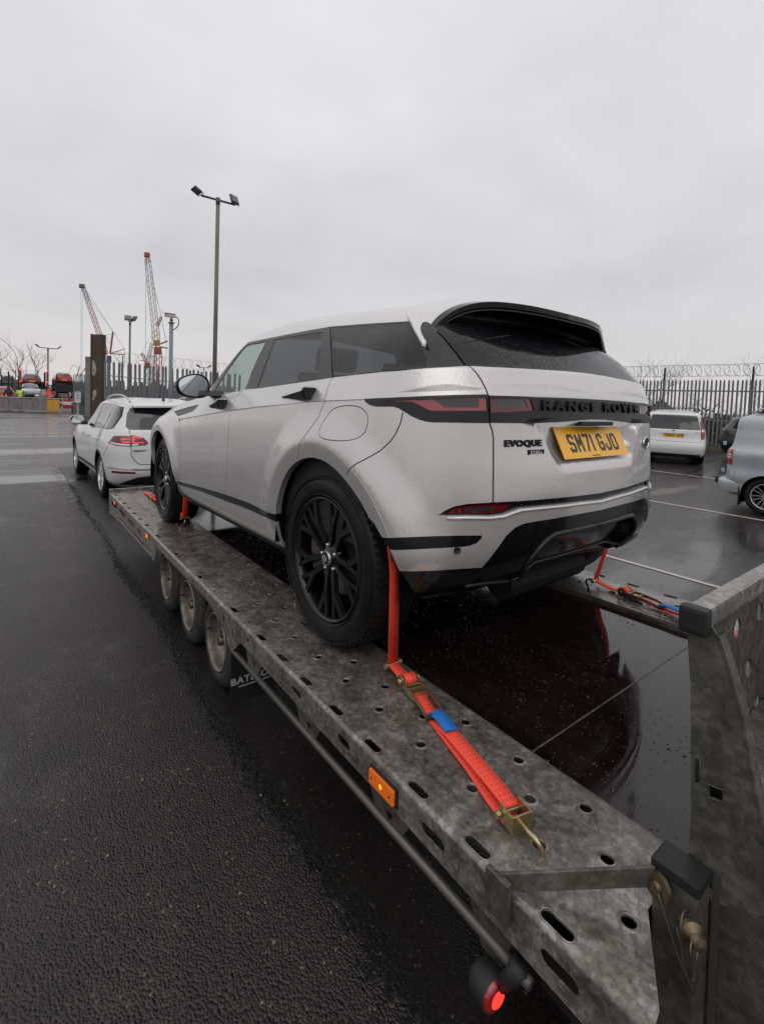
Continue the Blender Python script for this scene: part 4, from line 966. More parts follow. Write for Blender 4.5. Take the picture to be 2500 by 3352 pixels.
EUV = {
 'band': [(0.9401,0.8219),(0.8948,0.8234),(0.796,0.8252),(0.7195,0.8268),(0.6438,0.827),(0.5501,0.8266),(0.5469,0.8223),(0.4591,0.8178),(0.3601,0.8143),(0.2182,0.8133),(0.0453,0.8137),(0.0484,0.7574),(0.2207,0.7506),(0.3424,0.7473),(0.4536,0.7479),(0.5408,0.7492),(0.5428,0.7483),(0.6271,0.7492),(0.7044,0.7501),(0.7236,0.7518),(0.7431,0.7568),(0.7661,0.7673),(0.7882,0.7807),(0.8028,0.7889),(0.8179,0.7945),(0.8335,0.796),(0.8597,0.7958),(0.884,0.7962),(0.9098,0.8008),(0.9257,0.8099)],
 'lens_out': [(0.8491,0.8126),(0.8098,0.8144),(0.7705,0.8147),(0.7146,0.8146),(0.644,0.8144),(0.5618,0.8146),(0.552,0.814),(0.5501,0.7808),(0.6423,0.7813),(0.7155,0.782),(0.73,0.7892),(0.7448,0.7987),(0.7599,0.8065),(0.7756,0.8097)],
 'lens_in': [(0.7141,0.8133),(0.6575,0.8124),(0.5785,0.8119),(0.5781,0.7887),(0.6345,0.7895),(0.6797,0.7907),(0.6925,0.7997),(0.7061,0.8088)],
 'lens_led': [(0.6127,0.8093),(0.6054,0.8097),(0.6006,0.7969),(0.6078,0.7965)],
 'tg_lens_out': [(0.5412,0.8113),(0.466,0.8103),(0.3828,0.8092),(0.3684,0.7798),(0.4533,0.777),(0.5382,0.7751)],
 'tg_lens_in': [(0.5227,0.8088),(0.4047,0.8071),(0.3935,0.7879),(0.5186,0.7856)],
 'script': [(0.3692,0.8148),(0.2182,0.8133),(0.0453,0.8137),(0.0475,0.7731),(0.2198,0.7741),(0.3518,0.7738)],
 'seam_tg': [(0.6024,0.9544),(0.5975,0.9397),(0.5821,0.9189),(0.5643,0.8847),(0.5529,0.8507),(0.5462,0.8236),(0.5425,0.7518),(0.5386,0.7408),(0.5319,0.725),(0.5293,0.7011),(0.5307,0.6474),(0.5331,0.5741),(0.535,0.4943)],
 'crease': [(0.6861,0.4584),(0.6666,0.4749),(0.645,0.4866),(0.6099,0.4942),(0.5339,0.4959),(0.4303,0.4943),(0.3209,0.4923),(0.1918,0.4895),(0.004,0.4846),(0.0037,0.4588),(0.1408,0.4658),(0.2384,0.4677),(0.3591,0.4706),(0.4372,0.4711),(0.4693,0.4641),(0.4991,0.455),(0.5427,0.4527),(0.609,0.4572),(0.6615,0.4575)],
 'reflector': [(0.6582,0.4629),(0.6426,0.4801),(0.6097,0.4867),(0.5429,0.4877),(0.4704,0.4838),(0.4839,0.4725),(0.5094,0.4619),(0.5428,0.4595),(0.6091,0.4611)],
 'reflector_in': [(0.6203,0.467),(0.614,0.4777),(0.5728,0.4814),(0.5216,0.4805),(0.527,0.4709),(0.5531,0.4656),(0.5958,0.4654)],
 'side_insert': [(0.8364,0.3667),(0.772,0.3814),(0.7009,0.3866),(0.634,0.387),(0.566,0.3831),(0.5668,0.3707),(0.5797,0.354),(0.5977,0.3453),(0.6205,0.3426),(0.7005,0.3417),(0.7919,0.3323),(0.826,0.3264)],
 'diffuser': [(0.5532,0.2502),(0.5399,0.2821),(0.5137,0.3342),(0.4864,0.3769),(0.456,0.4021),(0.4232,0.4128),(0.388,0.415),(0.2719,0.4166),(0.1292,0.4171),(0.0147,0.4145)],
 'silver_low': [(0.8116,0.2505),(0.7562,0.2572),(0.6974,0.2573),(0.627,0.2556),(0.5532,0.2502)],
 'ledge': [(0.3399,0.1172),(0.3663,0.2147),(0.3507,0.2769),(0.3215,0.3174),(0.2924,0.3384),(0.2601,0.3477),(0.1459,0.3487),(0.0094,0.3455)],
 'ledge_left': [(0.5732,0.165),(0.4874,0.1611),(0.3748,0.1296),(0.3583,0.1421)],
 'fuel': [(1.1473,0.7024),(1.1361,0.7432),(1.106,0.7794),(1.0651,0.7942),(1.014,0.7992),(0.9679,0.7973),(0.938,0.7881),(0.9185,0.7703),(0.9136,0.7508),(0.9183,0.7207),(0.9369,0.6982),(0.9642,0.6852),(1.0133,0.6779),(1.0706,0.6775),(1.1178,0.6828)],
 'belt': [(2.9238,0.9822),(2.6055,0.9245),(2.2775,0.9315),(1.943,0.9308),(1.635,0.9287),(1.3541,0.9287),(1.1697,0.9318),(1.0231,0.9308),(0.8842,0.9316),(0.7721,0.9338),(0.7099,0.9388)],
 'belt_rear': [(0.7052,0.9428),(0.6126,0.9482),(0.4962,0.943),(0.3341,0.9449),(0.1414,0.9505)],
 'wtop': [(2.9114,1.0008),(2.9013,1.0833),(2.8663,1.1677),(2.8226,1.2521),(2.8139,1.291),(2.7964,1.3254),(2.4384,1.313),(2.2121,1.3042),(1.8097,1.3059),(1.5088,1.3189),(1.2161,1.3143),(0.9662,1.3105),(0.8572,1.3053)],
 'quarter_rear': [(0.8572,1.3053),(0.7622,1.1462),(0.7266,1.0506)],
 'front_glass': [(2.6127,0.9305),(2.4834,0.9315),(2.2813,0.935),(2.1196,0.9391),(2.1372,1.0525),(2.1653,1.1788),(2.2081,1.2737),(2.3408,1.2821),(2.5293,1.2929),(2.633,1.2836),(2.6482,1.2496),(2.6447,1.1811),(2.6267,1.0663),(2.6126,0.9813)],
 'rear_glass': [(1.9427,0.9378),(1.639,0.9331),(1.2932,0.9346),(1.4068,1.0973),(1.5463,1.2756),(1.7582,1.2763),(2.0757,1.2767),(1.9998,1.1251)],
 'quarter_glass': [(1.1723,0.9357),(1.0253,0.9352),(0.8853,0.9355),(0.7721,0.9403),(0.7289,0.9472),(0.7301,0.9978),(0.7494,1.0784),(0.8551,1.294),(1.1232,1.2996),(1.495,1.3075),(1.3078,1.0979)],
 'bpillar_seam': [(2.1187,0.9408),(2.1343,1.0498),(2.1492,1.1772),(2.1751,1.2952)],
 'q_seam': [(1.509,1.3156),(1.336,1.1259),(1.1711,0.9319)],
 'door_mid': [(2.1196,0.9391),(2.1568,0.9197),(2.1843,0.8953),(2.1893,0.8543),(2.1777,0.8134),(2.1862,0.7334),(2.1893,0.639),(2.196,0.5243),(2.215,0.4079),(2.2546,0.3309),(2.2726,0.2779)],
 'door_rear': [(1.1691,0.9308),(1.1798,0.9216),(1.1747,0.8811),(1.162,0.8426),(1.156,0.8092),(1.1781,0.7561),(1.2214,0.7071),(1.2674,0.6611),(1.2957,0.6225),(1.3071,0.5871)],
 'door_front': [(2.9999,0.258),(2.9968,0.3069),(2.9674,0.4104),(2.9566,0.5172),(2.9794,0.7453),(3.0308,0.8075)],
 'sill_top': [(3.0401,0.2547),(2.6686,0.2736),(2.2469,0.278),(1.9069,0.2834),(1.5959,0.2901)],
 'sill_bot': [(3.0204,0.2228),(2.6499,0.2393),(2.2609,0.2352),(1.9192,0.2435),(1.6068,0.2497)],
 'wing_seam': [(0.7919,0.7783),(0.7974,0.7483),(0.8121,0.7125),(0.8303,0.6855),(0.8606,0.6548),(0.8999,0.6257),(0.9354,0.6028),(0.9583,0.5828),(0.9778,0.5615)],
 'groove': [(3.0318,0.7931),(2.5971,0.8165),(2.1881,0.8229),(1.7435,0.8199),(1.1593,0.8194),(0.9424,0.822),(0.9385,0.8147),(1.1563,0.8112),(1.7385,0.8082),(2.1787,0.8049),(2.5905,0.7906),(3.005,0.7616)],
 'vent': [(3.2267,0.8673),(3.0624,0.8219),(2.8316,0.8459),(2.7956,0.8664),(2.7767,0.8888),(2.9516,0.8866)],
 'glass_tg_seam': [(0.6935,1.1728),(0.6809,1.1446),(0.6557,1.0797),(0.6355,1.0315),(0.6106,0.9511)],
 'spoiler_gap': [(0.9174,1.4531),(0.9139,1.4062),(0.8949,1.3694),(0.8547,1.3077),(0.796,1.228),(0.7368,1.093),(0.7258,1.0466)],
 'handle_f': [(2.5685,0.8503),(2.3077,0.8293),(2.3007,0.867)],
 'handle_r': [(1.5854,0.8511),(1.2804,0.8229),(1.289,0.8676)],
 'emblem': [(0.4927,0.6908),(0.3364,0.69),(0.4931,0.6803),(0.3373,0.6779)],
 'emblem2': [(0.3911,0.6694),(0.335,0.6682),(0.336,0.6564),(0.3919,0.6579)],
 'ranger': [(0.3296,0.7932),(0.0465,0.7923)],
}
def sstep(t): t = np.clip(t, 0, 1); return t * t * (3 - 2 * t)
def build_wheel(parent, x, y, zc, side, R=0.372, Wt=0.235, rim=0.262, style='evoque', tyre='tyre', alloy='gloss_black_alloy', steer=0.0, name='wheel', detail=True):
    """wheel as a part of its car: tyre, rim, spokes ... ; outer face at y, axis along y"""
    e_ = bpy.data.objects.new(name, None); COL.objects.link(e_); e_.parent = parent; e_.location = (x, y, zc)
    e_.rotation_euler = (0, 0, (0 if side > 0 else PI) + steer)
    if side < 0: pass
    s = R - rim
    prof = [(rim - .004, -.030), (rim + .002, -.008), (rim + .010, .000), (rim + s * .35, .008), (rim + s * .62, .006), (rim + s * .82, -.004), (R - .010, -.018), (R - .003, -.030), (R, -.045),
            (R, -Wt + .05), (R - .004, -Wt + .03), (R - .018, -Wt + .012), (rim + s * .5, -Wt - .004), (rim, -Wt + .02)]
    MB().lathe(prof, (0, 0, 0), (0, 1, 0), 72 if detail else 40).build('tyre', M[tyre], e_, True)
    if detail:
        for rr_ in (rim + .016, rim + s * .55, rim + s * .78): MB().lathe([(rr_ - .003, .004), (rr_, .0095), (rr_ + .003, .004)], (0, 0, 0), (0, 1, 0), 64).build('sidewall_ridge', M[tyre], e_, True)
        tr = MB()
        # shoulder blocks and ribs of the tread
        n = 72
        for k in range(n):
            a = 2 * PI * k / n; ca, sa = math.cos(a), math.sin(a)
            for (y0, y1, sk) in ((-.016, -.055, .010), (-Wt + .02, -Wt + .058, -.010)):
                w = .0085
                vs = []
                for (yy, rr, da) in ((y0, R - .0085, -sk), (y1, R + .0015, 0)):
                    for ww in (-w, w):
                        th = a + (ww + da) / R
                        vs += [((rr - .006) * math.cos(th), yy, (rr - .006) * math.sin(th)), ((rr + .004) * math.cos(th), yy, (rr + .004) * math.sin(th))]
                tr.add(vs, [(0, 1, 3, 2), (4, 6, 7, 5), (0, 4, 5, 1), (2, 3, 7, 6), (1, 5, 7, 3)])
        for yy in (-.078, -.118, -.158):
            tr.lathe([(R - .001, yy + .014), (R + .004, yy + .012), (R + .004, yy - .012), (R - .001, yy - .014)], (0, 0, 0), (0, 1, 0), 72)
        o = tr.build('tread', M[tyre], e_); o['kind'] = 'stuff'
    # rim barrel and lip
    MB().lathe([(rim - .002, -.012), (rim + .004, -.004), (rim + .003, .003), (rim - .004, .003), (rim - .010, -.006), (rim - .016, -.022), (rim - .018, -.05), (rim - .022, -.15), (rim - .02, -Wt + .03)], (0, 0, 0), (0, 1, 0), 64).build('rim', M[alloy], e_, True)
    MB().lathe([(rim - .02, -Wt * .62), (0.05, -Wt * .60), (0.0, -Wt * .6)], (0, 0, 0), (0, 1, 0), 32).build('inner_dish', M['black_void'], e_, True)
    sp = MB()
    def arm(pts, w0, w1, t=.020):
        """flat-topped spoke through polar points (r, degrees, y)"""
        P = [Vector((r * math.cos(R_(a)), yy, r * math.sin(R_(a)))) for r, a, yy in pts]
        for i in range(len(P) - 1):
            a, b = P[i], P[i + 1]; d = (b - a).normalized(); n_ = d.cross(Vector((0, 1, 0))).normalized()
            wa = w0 + (w1 - w0) * i / (len(P) - 1); wb = w0 + (w1 - w0) * (i + 1) / (len(P) - 1); dn = Vector((0, -t, 0))
            a2 = a - d * .004; b2 = b + d * .004
            vs = [a2 + n_ * wa * .72, a2 - n_ * wa * .72, b2 - n_ * wb * .72, b2 + n_ * wb * .72, a2 + n_ * wa + dn, a2 - n_ * wa + dn, b2 - n_ * wb + dn, b2 + n_ * wb + dn]
            sp.add(vs, [(0, 1, 2, 3), (0, 4, 5, 1), (1, 5, 6, 2), (2, 6, 7, 3), (3, 7, 4, 0)])
    k_ = rim / .262
    if style == 'evoque':
        for k in range(5):
            c = 44 + 72 * k
            for sg in (-1, 1):
                arm([(.038, c + sg * 30, -.030), (.085, c + sg * 17, -.021), (.160, c + sg * 12.5, -.014)], .0150, .0170)
                arm([(.148, c + sg * 12.0, -.015), (.200, c + sg * 18.0, -.011), (.256, c + sg * 22.5, -.008)], .0170, .0165)
                arm([(.148, c + sg * 12.5, -.0155), (.256, c + sg * 6.5, -.008)], .0130, .0120)
    elif style == 'touareg':
        for k in range(5):
            c = 90 + 72 * k
            for sg in (-1, 1): arm([(.04 * k_, c + sg * 20, -.02), (.12 * k_, c + sg * 12, -.012), (.255 * k_, c + sg * 13, -.006)], .020 * k_, .024 * k_)
    elif style == 'multi':
        for k in range(14):
            c = 360 / 14 * k; arm([(.04 * k_, c, -.02), (.14 * k_, c + 2, -.010), (.255 * k_, c - 3 + 6 * (k % 2), -.006)], .009 * k_, .012 * k_)
    else:
        for k in range(8): arm([(.04 * k_, 45 * k, -.02), (.255 * k_, 45 * k, -.008)], .02, .028)
    sp.build('spokes', M[alloy], e_)
    MB().lathe([(0.0, -.018), (.036 * k_, -.018), (.044 * k_, -.026), (.066 * k_, -.034), (.070 * k_, -.06)], (0, 0, 0), (0, 1, 0), 32).build('hub', M[alloy], e_, True)
    if style == 'evoque':
        for k in range(5):
            a = R_(44 + 36 + 72 * k)
            MB().lathe([(0, .002), (.006, .0015), (.0085, -.002), (.0085, -.014)], (.055 * math.cos(a), -.020, .055 * math.sin(a)), (0, 1, 0), 10).build('wheel_nut', M['silver_alloy'], e_, True)
        MB().lathe([(.0275, -.004), (.029, -.0015), (.031, -.003), (.032, -.016)], (0, -.006, 0), (0, 1, 0), 28).build('cap_ring', M['silver_alloy'], e_, True)
        MB().lathe([(0, .000), (.027, -.002)], (0, -.006, 0), (0, 1, 0), 28).build('centre_cap', M['black_plastic'], e_, True)
        ov = MB(); ov.tube([(.0165 * math.cos(a) * .9, -.0045, .0095 * math.sin(a) + .006 * math.cos(a)) for a in np.linspace(0, 2 * PI, 21)[:-1]], .0013, 4, False, True)
        ov.add([(-.007, -.0042, -.003), (.010, -.0042, .0065), (.008, -.0042, .003), (-.009, -.0042, -.0060)], [(0, 1, 2, 3)])
        ov.build('cap_badge', M['silver_alloy'], e_)
        MB().lathe([(.165, -.075), (.165, -.082), (.06, -.086)], (0, 0, 0), (0, 1, 0), 40).build('brake_disc', M['brake_steel'], e_, True)
        cal = MB()
        for a0 in range(6):
            a, b = R_(-30 + a0 * 9), R_(-21 + a0 * 9)
            vs = [(r * math.cos(t), yy, r * math.sin(t)) for t in (a, b) for r in (.105, .185) for yy in (-.045, -.10)]
            cal.add(vs, [(0, 1, 3, 2), (4, 6, 7, 5), (0, 4, 5, 1), (2, 3, 7, 6), (0, 2, 6, 4)])
        cal.build('brake_caliper', M['brake_steel'], e_)
    return e_

EV_WH = [(0.0, 0.372, 0.438, 0.502), (2.681, 0.372, 0.425, 0.470)]
evs = Shell(EV, crease=(6, 7, 8))
def ev_disp(P, u, v):
    d = np.zeros(len(P)); side = P[:, 1] > 0.70
    for cx, cz, ri, ro in EV_WH:
        r = np.hypot(P[:, 0] - cx, P[:, 2] - cz); lo = sstep((P[:, 2] - 0.36) / 0.16)
        b = 0.024 * sstep(1 - (r - ro) / 0.15); b = np.where(r < ro, 0.024 - (ro - r) * 0.22, b)
        d += np.where(side & (r < ro + .16), b * lo, 0)
    # number plate recess under the black band
    rec = (P[:, 0] < -0.5) & (P[:, 2] < 0.984) & (P[:, 1] < 0.5)
    dep = 0.050 * sstep((P[:, 2] - 0.795) / 0.10) * sstep((0.36 + (P[:, 2] - .91) * .7 - P[:, 1]) / 0.022)
    d -= np.where(rec, dep, 0)
    # diffuser hollow inside the raised ledge
    hol = (P[:, 0] < -0.5) & (P[:, 2] < 0.552) & (P[:, 1] < 0.44)
    yl = np.interp(P[:, 2], [0.36, 0.43, 0.49, 0.52, 0.545, 0.552], [0.40, 0.425, 0.41, 0.37, 0.32, 0.0])
    d -= np.where(hol, 0.045 * sstep((yl - P[:, 1]) / 0.03) * sstep((0.552 - P[:, 2]) / 0.03), 0)
    return d
evs.disp = ev_disp
def ring_uv(cx, cz, r, a0=-40, a1=220, n=64): return evs.side(arc_pts(cx, cz, r, a0, a1, n))
K = Cutter(evs, 0.027)
E_ = EUV; U_, su, sv = evs.U, evs.u, evs.v
bl = evs.inv([(1.70, .878, 1.090)]) + E_['belt'][1:]; br = E_['belt_rear']; wt = E_['wtop'][5:]
apil = evs.inv([(1.70, .800, 1.21), (1.60, .755, 1.32), (1.52, .71, 1.41)])
seam_c = (0.0, br[-1][1] + 0.004)
belt_full = bl + [(a, b) for a, b in br if a < bl[-1][0] - .02] + [seam_c]
rear_top_v = sv[10] + 0.015
K.add('roof', [(wt[0][0] + .30, wt[0][1] + .05), (U_, sv[11] - 0.01), (U_, evs.V), (0, evs.V), (0, sv[10] - .02)] + E_['quarter_rear'][::-1] + wt[::-1])
gh = belt_full + [(0, rear_top_v), (wt[-1][0] - .30, sv[10] + .01)] + wt[::-1] + apil[::-1]
K.add('pillar_trim', gh)
K.add('windscreen', [(su[9] + .16, sv[8] + .02), (U_, sv[8] + .02), (U_, sv[11] - .015), (su[9] + .13, sv[11] - .05), (su[9] + .11, sv[10])])
# bumper, doors, tailgate
ac = evs.side([(0.0, 0.372)])[0]; fc = evs.side([(2.681, 0.372)])[0]
ws = E_['wing_seam']; bandv = E_['band'][8][1] + .03
K.add('rear_bumper', [(0, 0), (0, bandv), (ws[0][0] + .02, bandv)] + ws + [(ac[0] - .05, ac[1] + .2), (ac[0] - .05, 0)])
dm, drr, dfr = E_['door_mid'], E_['door_rear'], E_['door_front']; st_, sb_ = E_['sill_top'], E_['sill_bot']
fa = dfr + [(dfr[-1][0] - .02, dfr[-1][1] + .05), (bl[0][0] + .10, bl[0][1] - .06), (bl[0][0], bl[0][1])]
K.add('front_door', fa + [q for q in bl if bl[0][0] > q[0] > dm[0][0]] + dm + [(st_[1]), (st_[0])])
K.add('rear_door', dm[::-1] + [q for q in bl if dm[0][0] > q[0] > drr[0][0]] + drr + [(drr[-1][0] + .02, drr[-1][1] - .02), (ac[0] + .1, ac[1] + .25), (st_[4][0] - .02, st_[4][1]), st_[3]])
tg = E_['seam_tg']
K.add('tailgate', tg + [q for q in E_['crease'][4:9]] + [(0, E_['crease'][8][1]), (0, br[-1][1])] + [q for q in br[::-1] if q[0] < tg[0][0]])
cr = E_['crease']
for cx, cz, ri, ro in EV_WH: K.add('wheel_arch_trim', ring_uv(cx, cz, ro, 13, 171 if cx < 1 else 200) + evs.side([(cx, cz)]))
# black and red trim
sl = E_['silver_low']; df = E_['diffuser']
K.add('lower_valance', sl + [(df[0][0] - .1, 0), (sl[0][0] + .15, 0), (sl[0][0] + .12, sl[0][1])])
K.add('diffuser', df + [(0, df[-1][1]), (0, 0), (df[0][0], 0)])
K.add('sill_trim', [(st_[0][0] + .08, st_[0][1])] + st_ + [(st_[-1][0] - .12, st_[-1][1])] + [(sb_[-1][0] - .12, sb_[-1][1])] + sb_[::-1] + [(sb_[0][0] + .08, sb_[0][1])])
K.add('sill_bottom', [(ac[0] + .3, 0), (fc[0] - .3, 0), (fc[0] - .3, sv[1] - .02), (ac[0] + .3, sv[1] - .02)])
K.add('light_band', E_['band'] + [(0, E_['band'][11][1]), (0, E_['band'][10][1])][::-1] if False else E_['band'][:11] + [(0, E_['band'][10][1]), (0, E_['band'][11][1])] + E_['band'][11:])
K.add('bumper_slot', cr[:9] + [(0, cr[8][1]), (0, cr[9][1])] + cr[9:])
K.add('side_insert', [(E_['side_insert'][0][0] + .05, E_['side_insert'][0][1])] + E_['side_insert'] + [(E_['side_insert'][-1][0] + .05, E_['side_insert'][-1][1])])
K.add('side_groove', E_['groove']); K.add('wing_vent', E_['vent'])
K.add('tail_lamp', E_['lens_out']); K.add('lamp_insert', E_['lens_in']); K.add('tailgate_lamp', E_['tg_lens_out']); K.add('tailgate_lamp_insert', E_['tg_lens_in'])
K.add('fog_lamp', E_['reflector']); K.add('fog_lamp_insert', E_['reflector_in'])
K.add('fuel_flap', smooth_poly(E_['fuel'], True, 3))
K.add('front_window', smooth_poly(E_['front_glass'], True, 2)); K.add('rear_window', E_['rear_glass']); K.add('quarter_window', E_['quarter_glass'])
gs = E_['glass_tg_seam']
K.add('tailgate_window', [gs[-1]] + [q for q in br if q[0] < gs[-1][0]] + [seam_c, (0, rear_top_v - .02), (gs[0][0], rear_top_v - .03)] + gs[:-1])
# gaps
for k in ('door_mid', 'door_front', 'wing_seam', 'seam_tg', 'q_seam', 'bpillar_seam'): K.add('_gap', ribbon(dense(E_[k], .03, False), 0.0055 if k in ('seam_tg',) else 0.004))
K.add('_gap', ribbon(dense(drr, .03, False), .004)); K.add('_gap', ribbon(dense(gs, .03, False), .006))
K.add('_gap', ribbon(dense(smooth_poly(E_['fuel'], True, 3) + [E_['fuel'][0]], .02, False), .003))
K.add('_gap', ribbon(dense(E_['spoiler_gap'][2:], .03, False), .009))
K.add('_gap', ribbon(dense(evs.side([(2.36, 1.045), (2.68, 1.01), (3.0, .96)]) + [(U_ - .3, sv[7]), (U_, sv[7])], .04, False), .006))
for cx, cz, ri, ro in EV_WH: K.add(None, ring_uv(cx, cz, ri, -60, 240))
K.add(None, evs.side([(-.20, .72), (-.385, .61), (-.462, .53), (-.486, .45), (-.492, .36), (-.48, .26), (-.40, .20), (-.20, .30)]))
K.run('body')
evoque = thing('estate_car', 'pearl silver compact luxury estate strapped on the trailer, orange webbing at its black wheels', 'car', mw=CAR_MW)
def ep(name, reg, m, off=0.0, depth=0.012, half='both', parent=None):
    return split_link(name, K.mesh(reg, off, depth, half), M[m], parent or evoque)
body = ep('body', 'body', 'silver_paint'); ep('roof', 'roof', 'silver_paint')
ep('rear_bumper', 'rear_bumper', 'silver_paint'); tailgate = ep('tailgate', 'tailgate', 'silver_paint', 0, .012)
for h in ('L', 'R'):
    d1 = ep('front_door', 'front_door', 'silver_paint', 0, .012, h); d2 = ep('rear_door', 'rear_door', 'silver_paint', 0, .012, h)
    ep('front_window', 'front_window', 'clear_glass', -.002, 0.0, h); ep('rear_window', 'rear_window', 'tinted_glass', -.002, 0, h)
    ep('quarter_window', 'quarter_window', 'tinted_glass', -.001, 0, h)
    ep('fuel_flap', 'fuel_flap', 'silver_paint', 0, .01, h) if h == 'L' else ep('wing_patch', 'fuel_flap', 'silver_paint', 0, .01, h)
    ep('wheel_arch_trim', 'wheel_arch_trim', 'silver_paint', 0.001, .03, h)
    ep('sill_trim', 'sill_trim', 'black_gloss', .003, .01, h); ep('side_insert', 'side_insert', 'black_gloss', -.003, .006, h)
    ep('side_groove', 'side_groove', 'silver_paint', -.007, .0, h); ep('wing_vent', 'wing_vent', 'black_trim', -.004, .0, h)
    tl = ep('tail_lamp', 'tail_lamp', 'pale_red_lens', -.002, .006, h); ep('lamp_insert', 'lamp_insert', 'smoked_lens', -.004, .004, h, tl)
    tl = ep('tailgate_lamp', 'tailgate_lamp', 'dark_red_lens', -.002, .006, h); ep('lamp_insert', 'tailgate_lamp_insert', 'smoked_lens', -.004, .004, h, tl)
    tl = ep('fog_lamp', 'fog_lamp', 'dark_red_lens', -.008, .0, h); ep('lamp_insert', 'fog_lamp_insert', 'smoked_lens', -.007, .0, h, tl)
ep('pillar_trim', 'pillar_trim', 'black_trim', 0, .01); ep('windscreen', 'windscreen', 'clear_glass', -.002, 0)
ep('light_band', 'light_band', 'black_trim', .002, .012); ep('bumper_slot', 'bumper_slot', 'black_gloss', -.014, 0)
ep('lower_valance', 'lower_valance', 'black_gloss', -.004, .01); ep('diffuser', 'diffuser', 'black_gloss', -.006, .01); ep('sill_bottom', 'sill_bottom', 'black_plastic', -.002, .01)
ep('tailgate_window', 'tailgate_window', 'privacy_glass', .001, .01); ep('gap_seal', '_gap', 'gap_seal', -.010, 0)
# raised silver-edged ledge of the diffuser, bright lip below the bumper slot
def surf_tube(name, line, r, off, m, smooth=3):
    L = np.array(smooth_poly(line, False, smooth)); P, n = evs.at(L[:, 0], L[:, 1], off); mb_ = MB()
    Q = [tuple(p) for p in P]; mb_.tube(Q + [(p[0], -p[1], p[2]) for p in Q[::-1][1:]], r, 8); return mb_.build(name, M[m], evoque, True)
surf_tube('diffuser_ledge', E_['ledge'] + [(0, E_['ledge'][-1][1])], .010, -.005, 'black_trim')
L = E_['ledge_left']; surf_tube('diffuser_lip', L[:4] + [(0.0, L[-1][1] - .02)], .007, -.001, 'black_trim')
lip = cr[9:][::-1]; Lp = np.array([(a, b - .010) for a, b in lip]); P, n = evs.at(Lp[:, 0], Lp[:, 1], -.001); mb = MB(); Q = [tuple(p) for p in P] + [(-0.737, 0, float(P[-1, 2]))]
mb.tube(Q + [(p[0], -p[1], p[2]) for p in Q[::-1][1:]], .0070, 8).build('bumper_lip', M['silver_paint'], evoque, True)
# parking sensor discs
for yv in (.745, -.745):
    q = evs.inv([(-.60, abs(yv), .535)])[0]; P, n = evs.at(np.array([q[0]]), np.array([q[1]])); p = P[0] * [1, np.sign(yv), 1]; d = n[0] * [1, np.sign(yv), 1]
    MB().lathe([(0, .0025), (.009, .0022), (.0095, .004), (.0125, .004), (.013, -.002)], p, d, 18).build('parking_sensor', M['black_plastic'], evoque, True)
# roof spoiler: silver top, black lip and side fins
ST = [((-.085, 0, 1.598), (-.560, 0, 1.463)), ((-.09, .20, 1.590), (-.546, .20, 1.466)), ((-.105, .36, 1.545), (-.510, .36, 1.467)), ((-.125, .46, 1.514), (-.474, .455, 1.462)),
      ((-.150, .560, 1.480), (-.442, .530, 1.445)), ((-.175, .622, 1.452), (-.418, .592, 1.415)), ((-.215, .664, 1.424), (-.402, .645, 1.374)), ((-.275, .700, 1.388), (-.402, .690, 1.330)), ((-.345, .735, 1.335), (-.420, .726, 1.290)), ((-.425, .765, 1.268), (-.440, .757, 1.262))]
def sp_grid(t0, t1, nt_, lift=0.006):
    rows = []
    A_ = np.array([a for a, b in ST]); B_ = np.array([b for a, b in ST]); ss = np.linspace(0, len(ST) - 1, 37)
    ia = [np.array(smooth_poly([tuple(p) for p in X], False, 4)) for X in (A_, B_)]
    for t in np.linspace(t0, t1, nt_):
        P = ia[0] + (ia[1] - ia[0]) * t; P = P.copy(); P[:, 2] += lift + 0.010 * math.sin(PI * t) * np.clip(1 - np.arange(len(P)) / 26, 0, 1)
        rows.append(P)
    return np.array(rows)
def grid_mesh(name, G, m, parent, thick=(0, 0, -.012), smooth=True):
    nt_, ns, _ = G.shape; full = np.concatenate([G[:, ::-1] * [1, -1, 1], G[:, 1:]], 1); nt_, ns, _ = full.shape
    i = (np.arange(nt_ - 1)[:, None] * ns + np.arange(ns - 1)[None]).ravel(); T = np.concatenate([np.stack([i, i + ns, i + ns + 1], 1), np.stack([i, i + ns + 1, i + 1], 1)])
    me = sheet_mesh(name, full.reshape(-1, 3), T, np.array(thick)); o = link(name, me, m, parent)
    bm = bmesh.new(); bm.from_mesh(me); bmesh.ops.recalc_face_normals(bm, faces=bm.faces); bm.to_mesh(me); bm.free(); shade_auto(me, 40); return o
sps = grid_mesh('roof_spoiler', sp_grid(0, .84, 8), M['silver_paint'], evoque)
grid_mesh('spoiler_lip', sp_grid(.842, 1.0, 6), M['black_gloss'], sps, (0.004, 0, -.022))
ia = sp_grid(.06, 1.0, 6, -.012); ia[..., 2] -= .010; ia[..., 0] += .006
grid_mesh('spoiler_underside', ia[:, :26], M['black_plastic'], sps, (0, 0, -.006))
# shark fin aerial
MB().prism([(.10, 1.606), (-.06, 1.590), (-.055, 1.625), (-.035, 1.632)], 1, -.014, .014).build('roof_aerial', M['black_gloss'], evoque, bevel=.006)
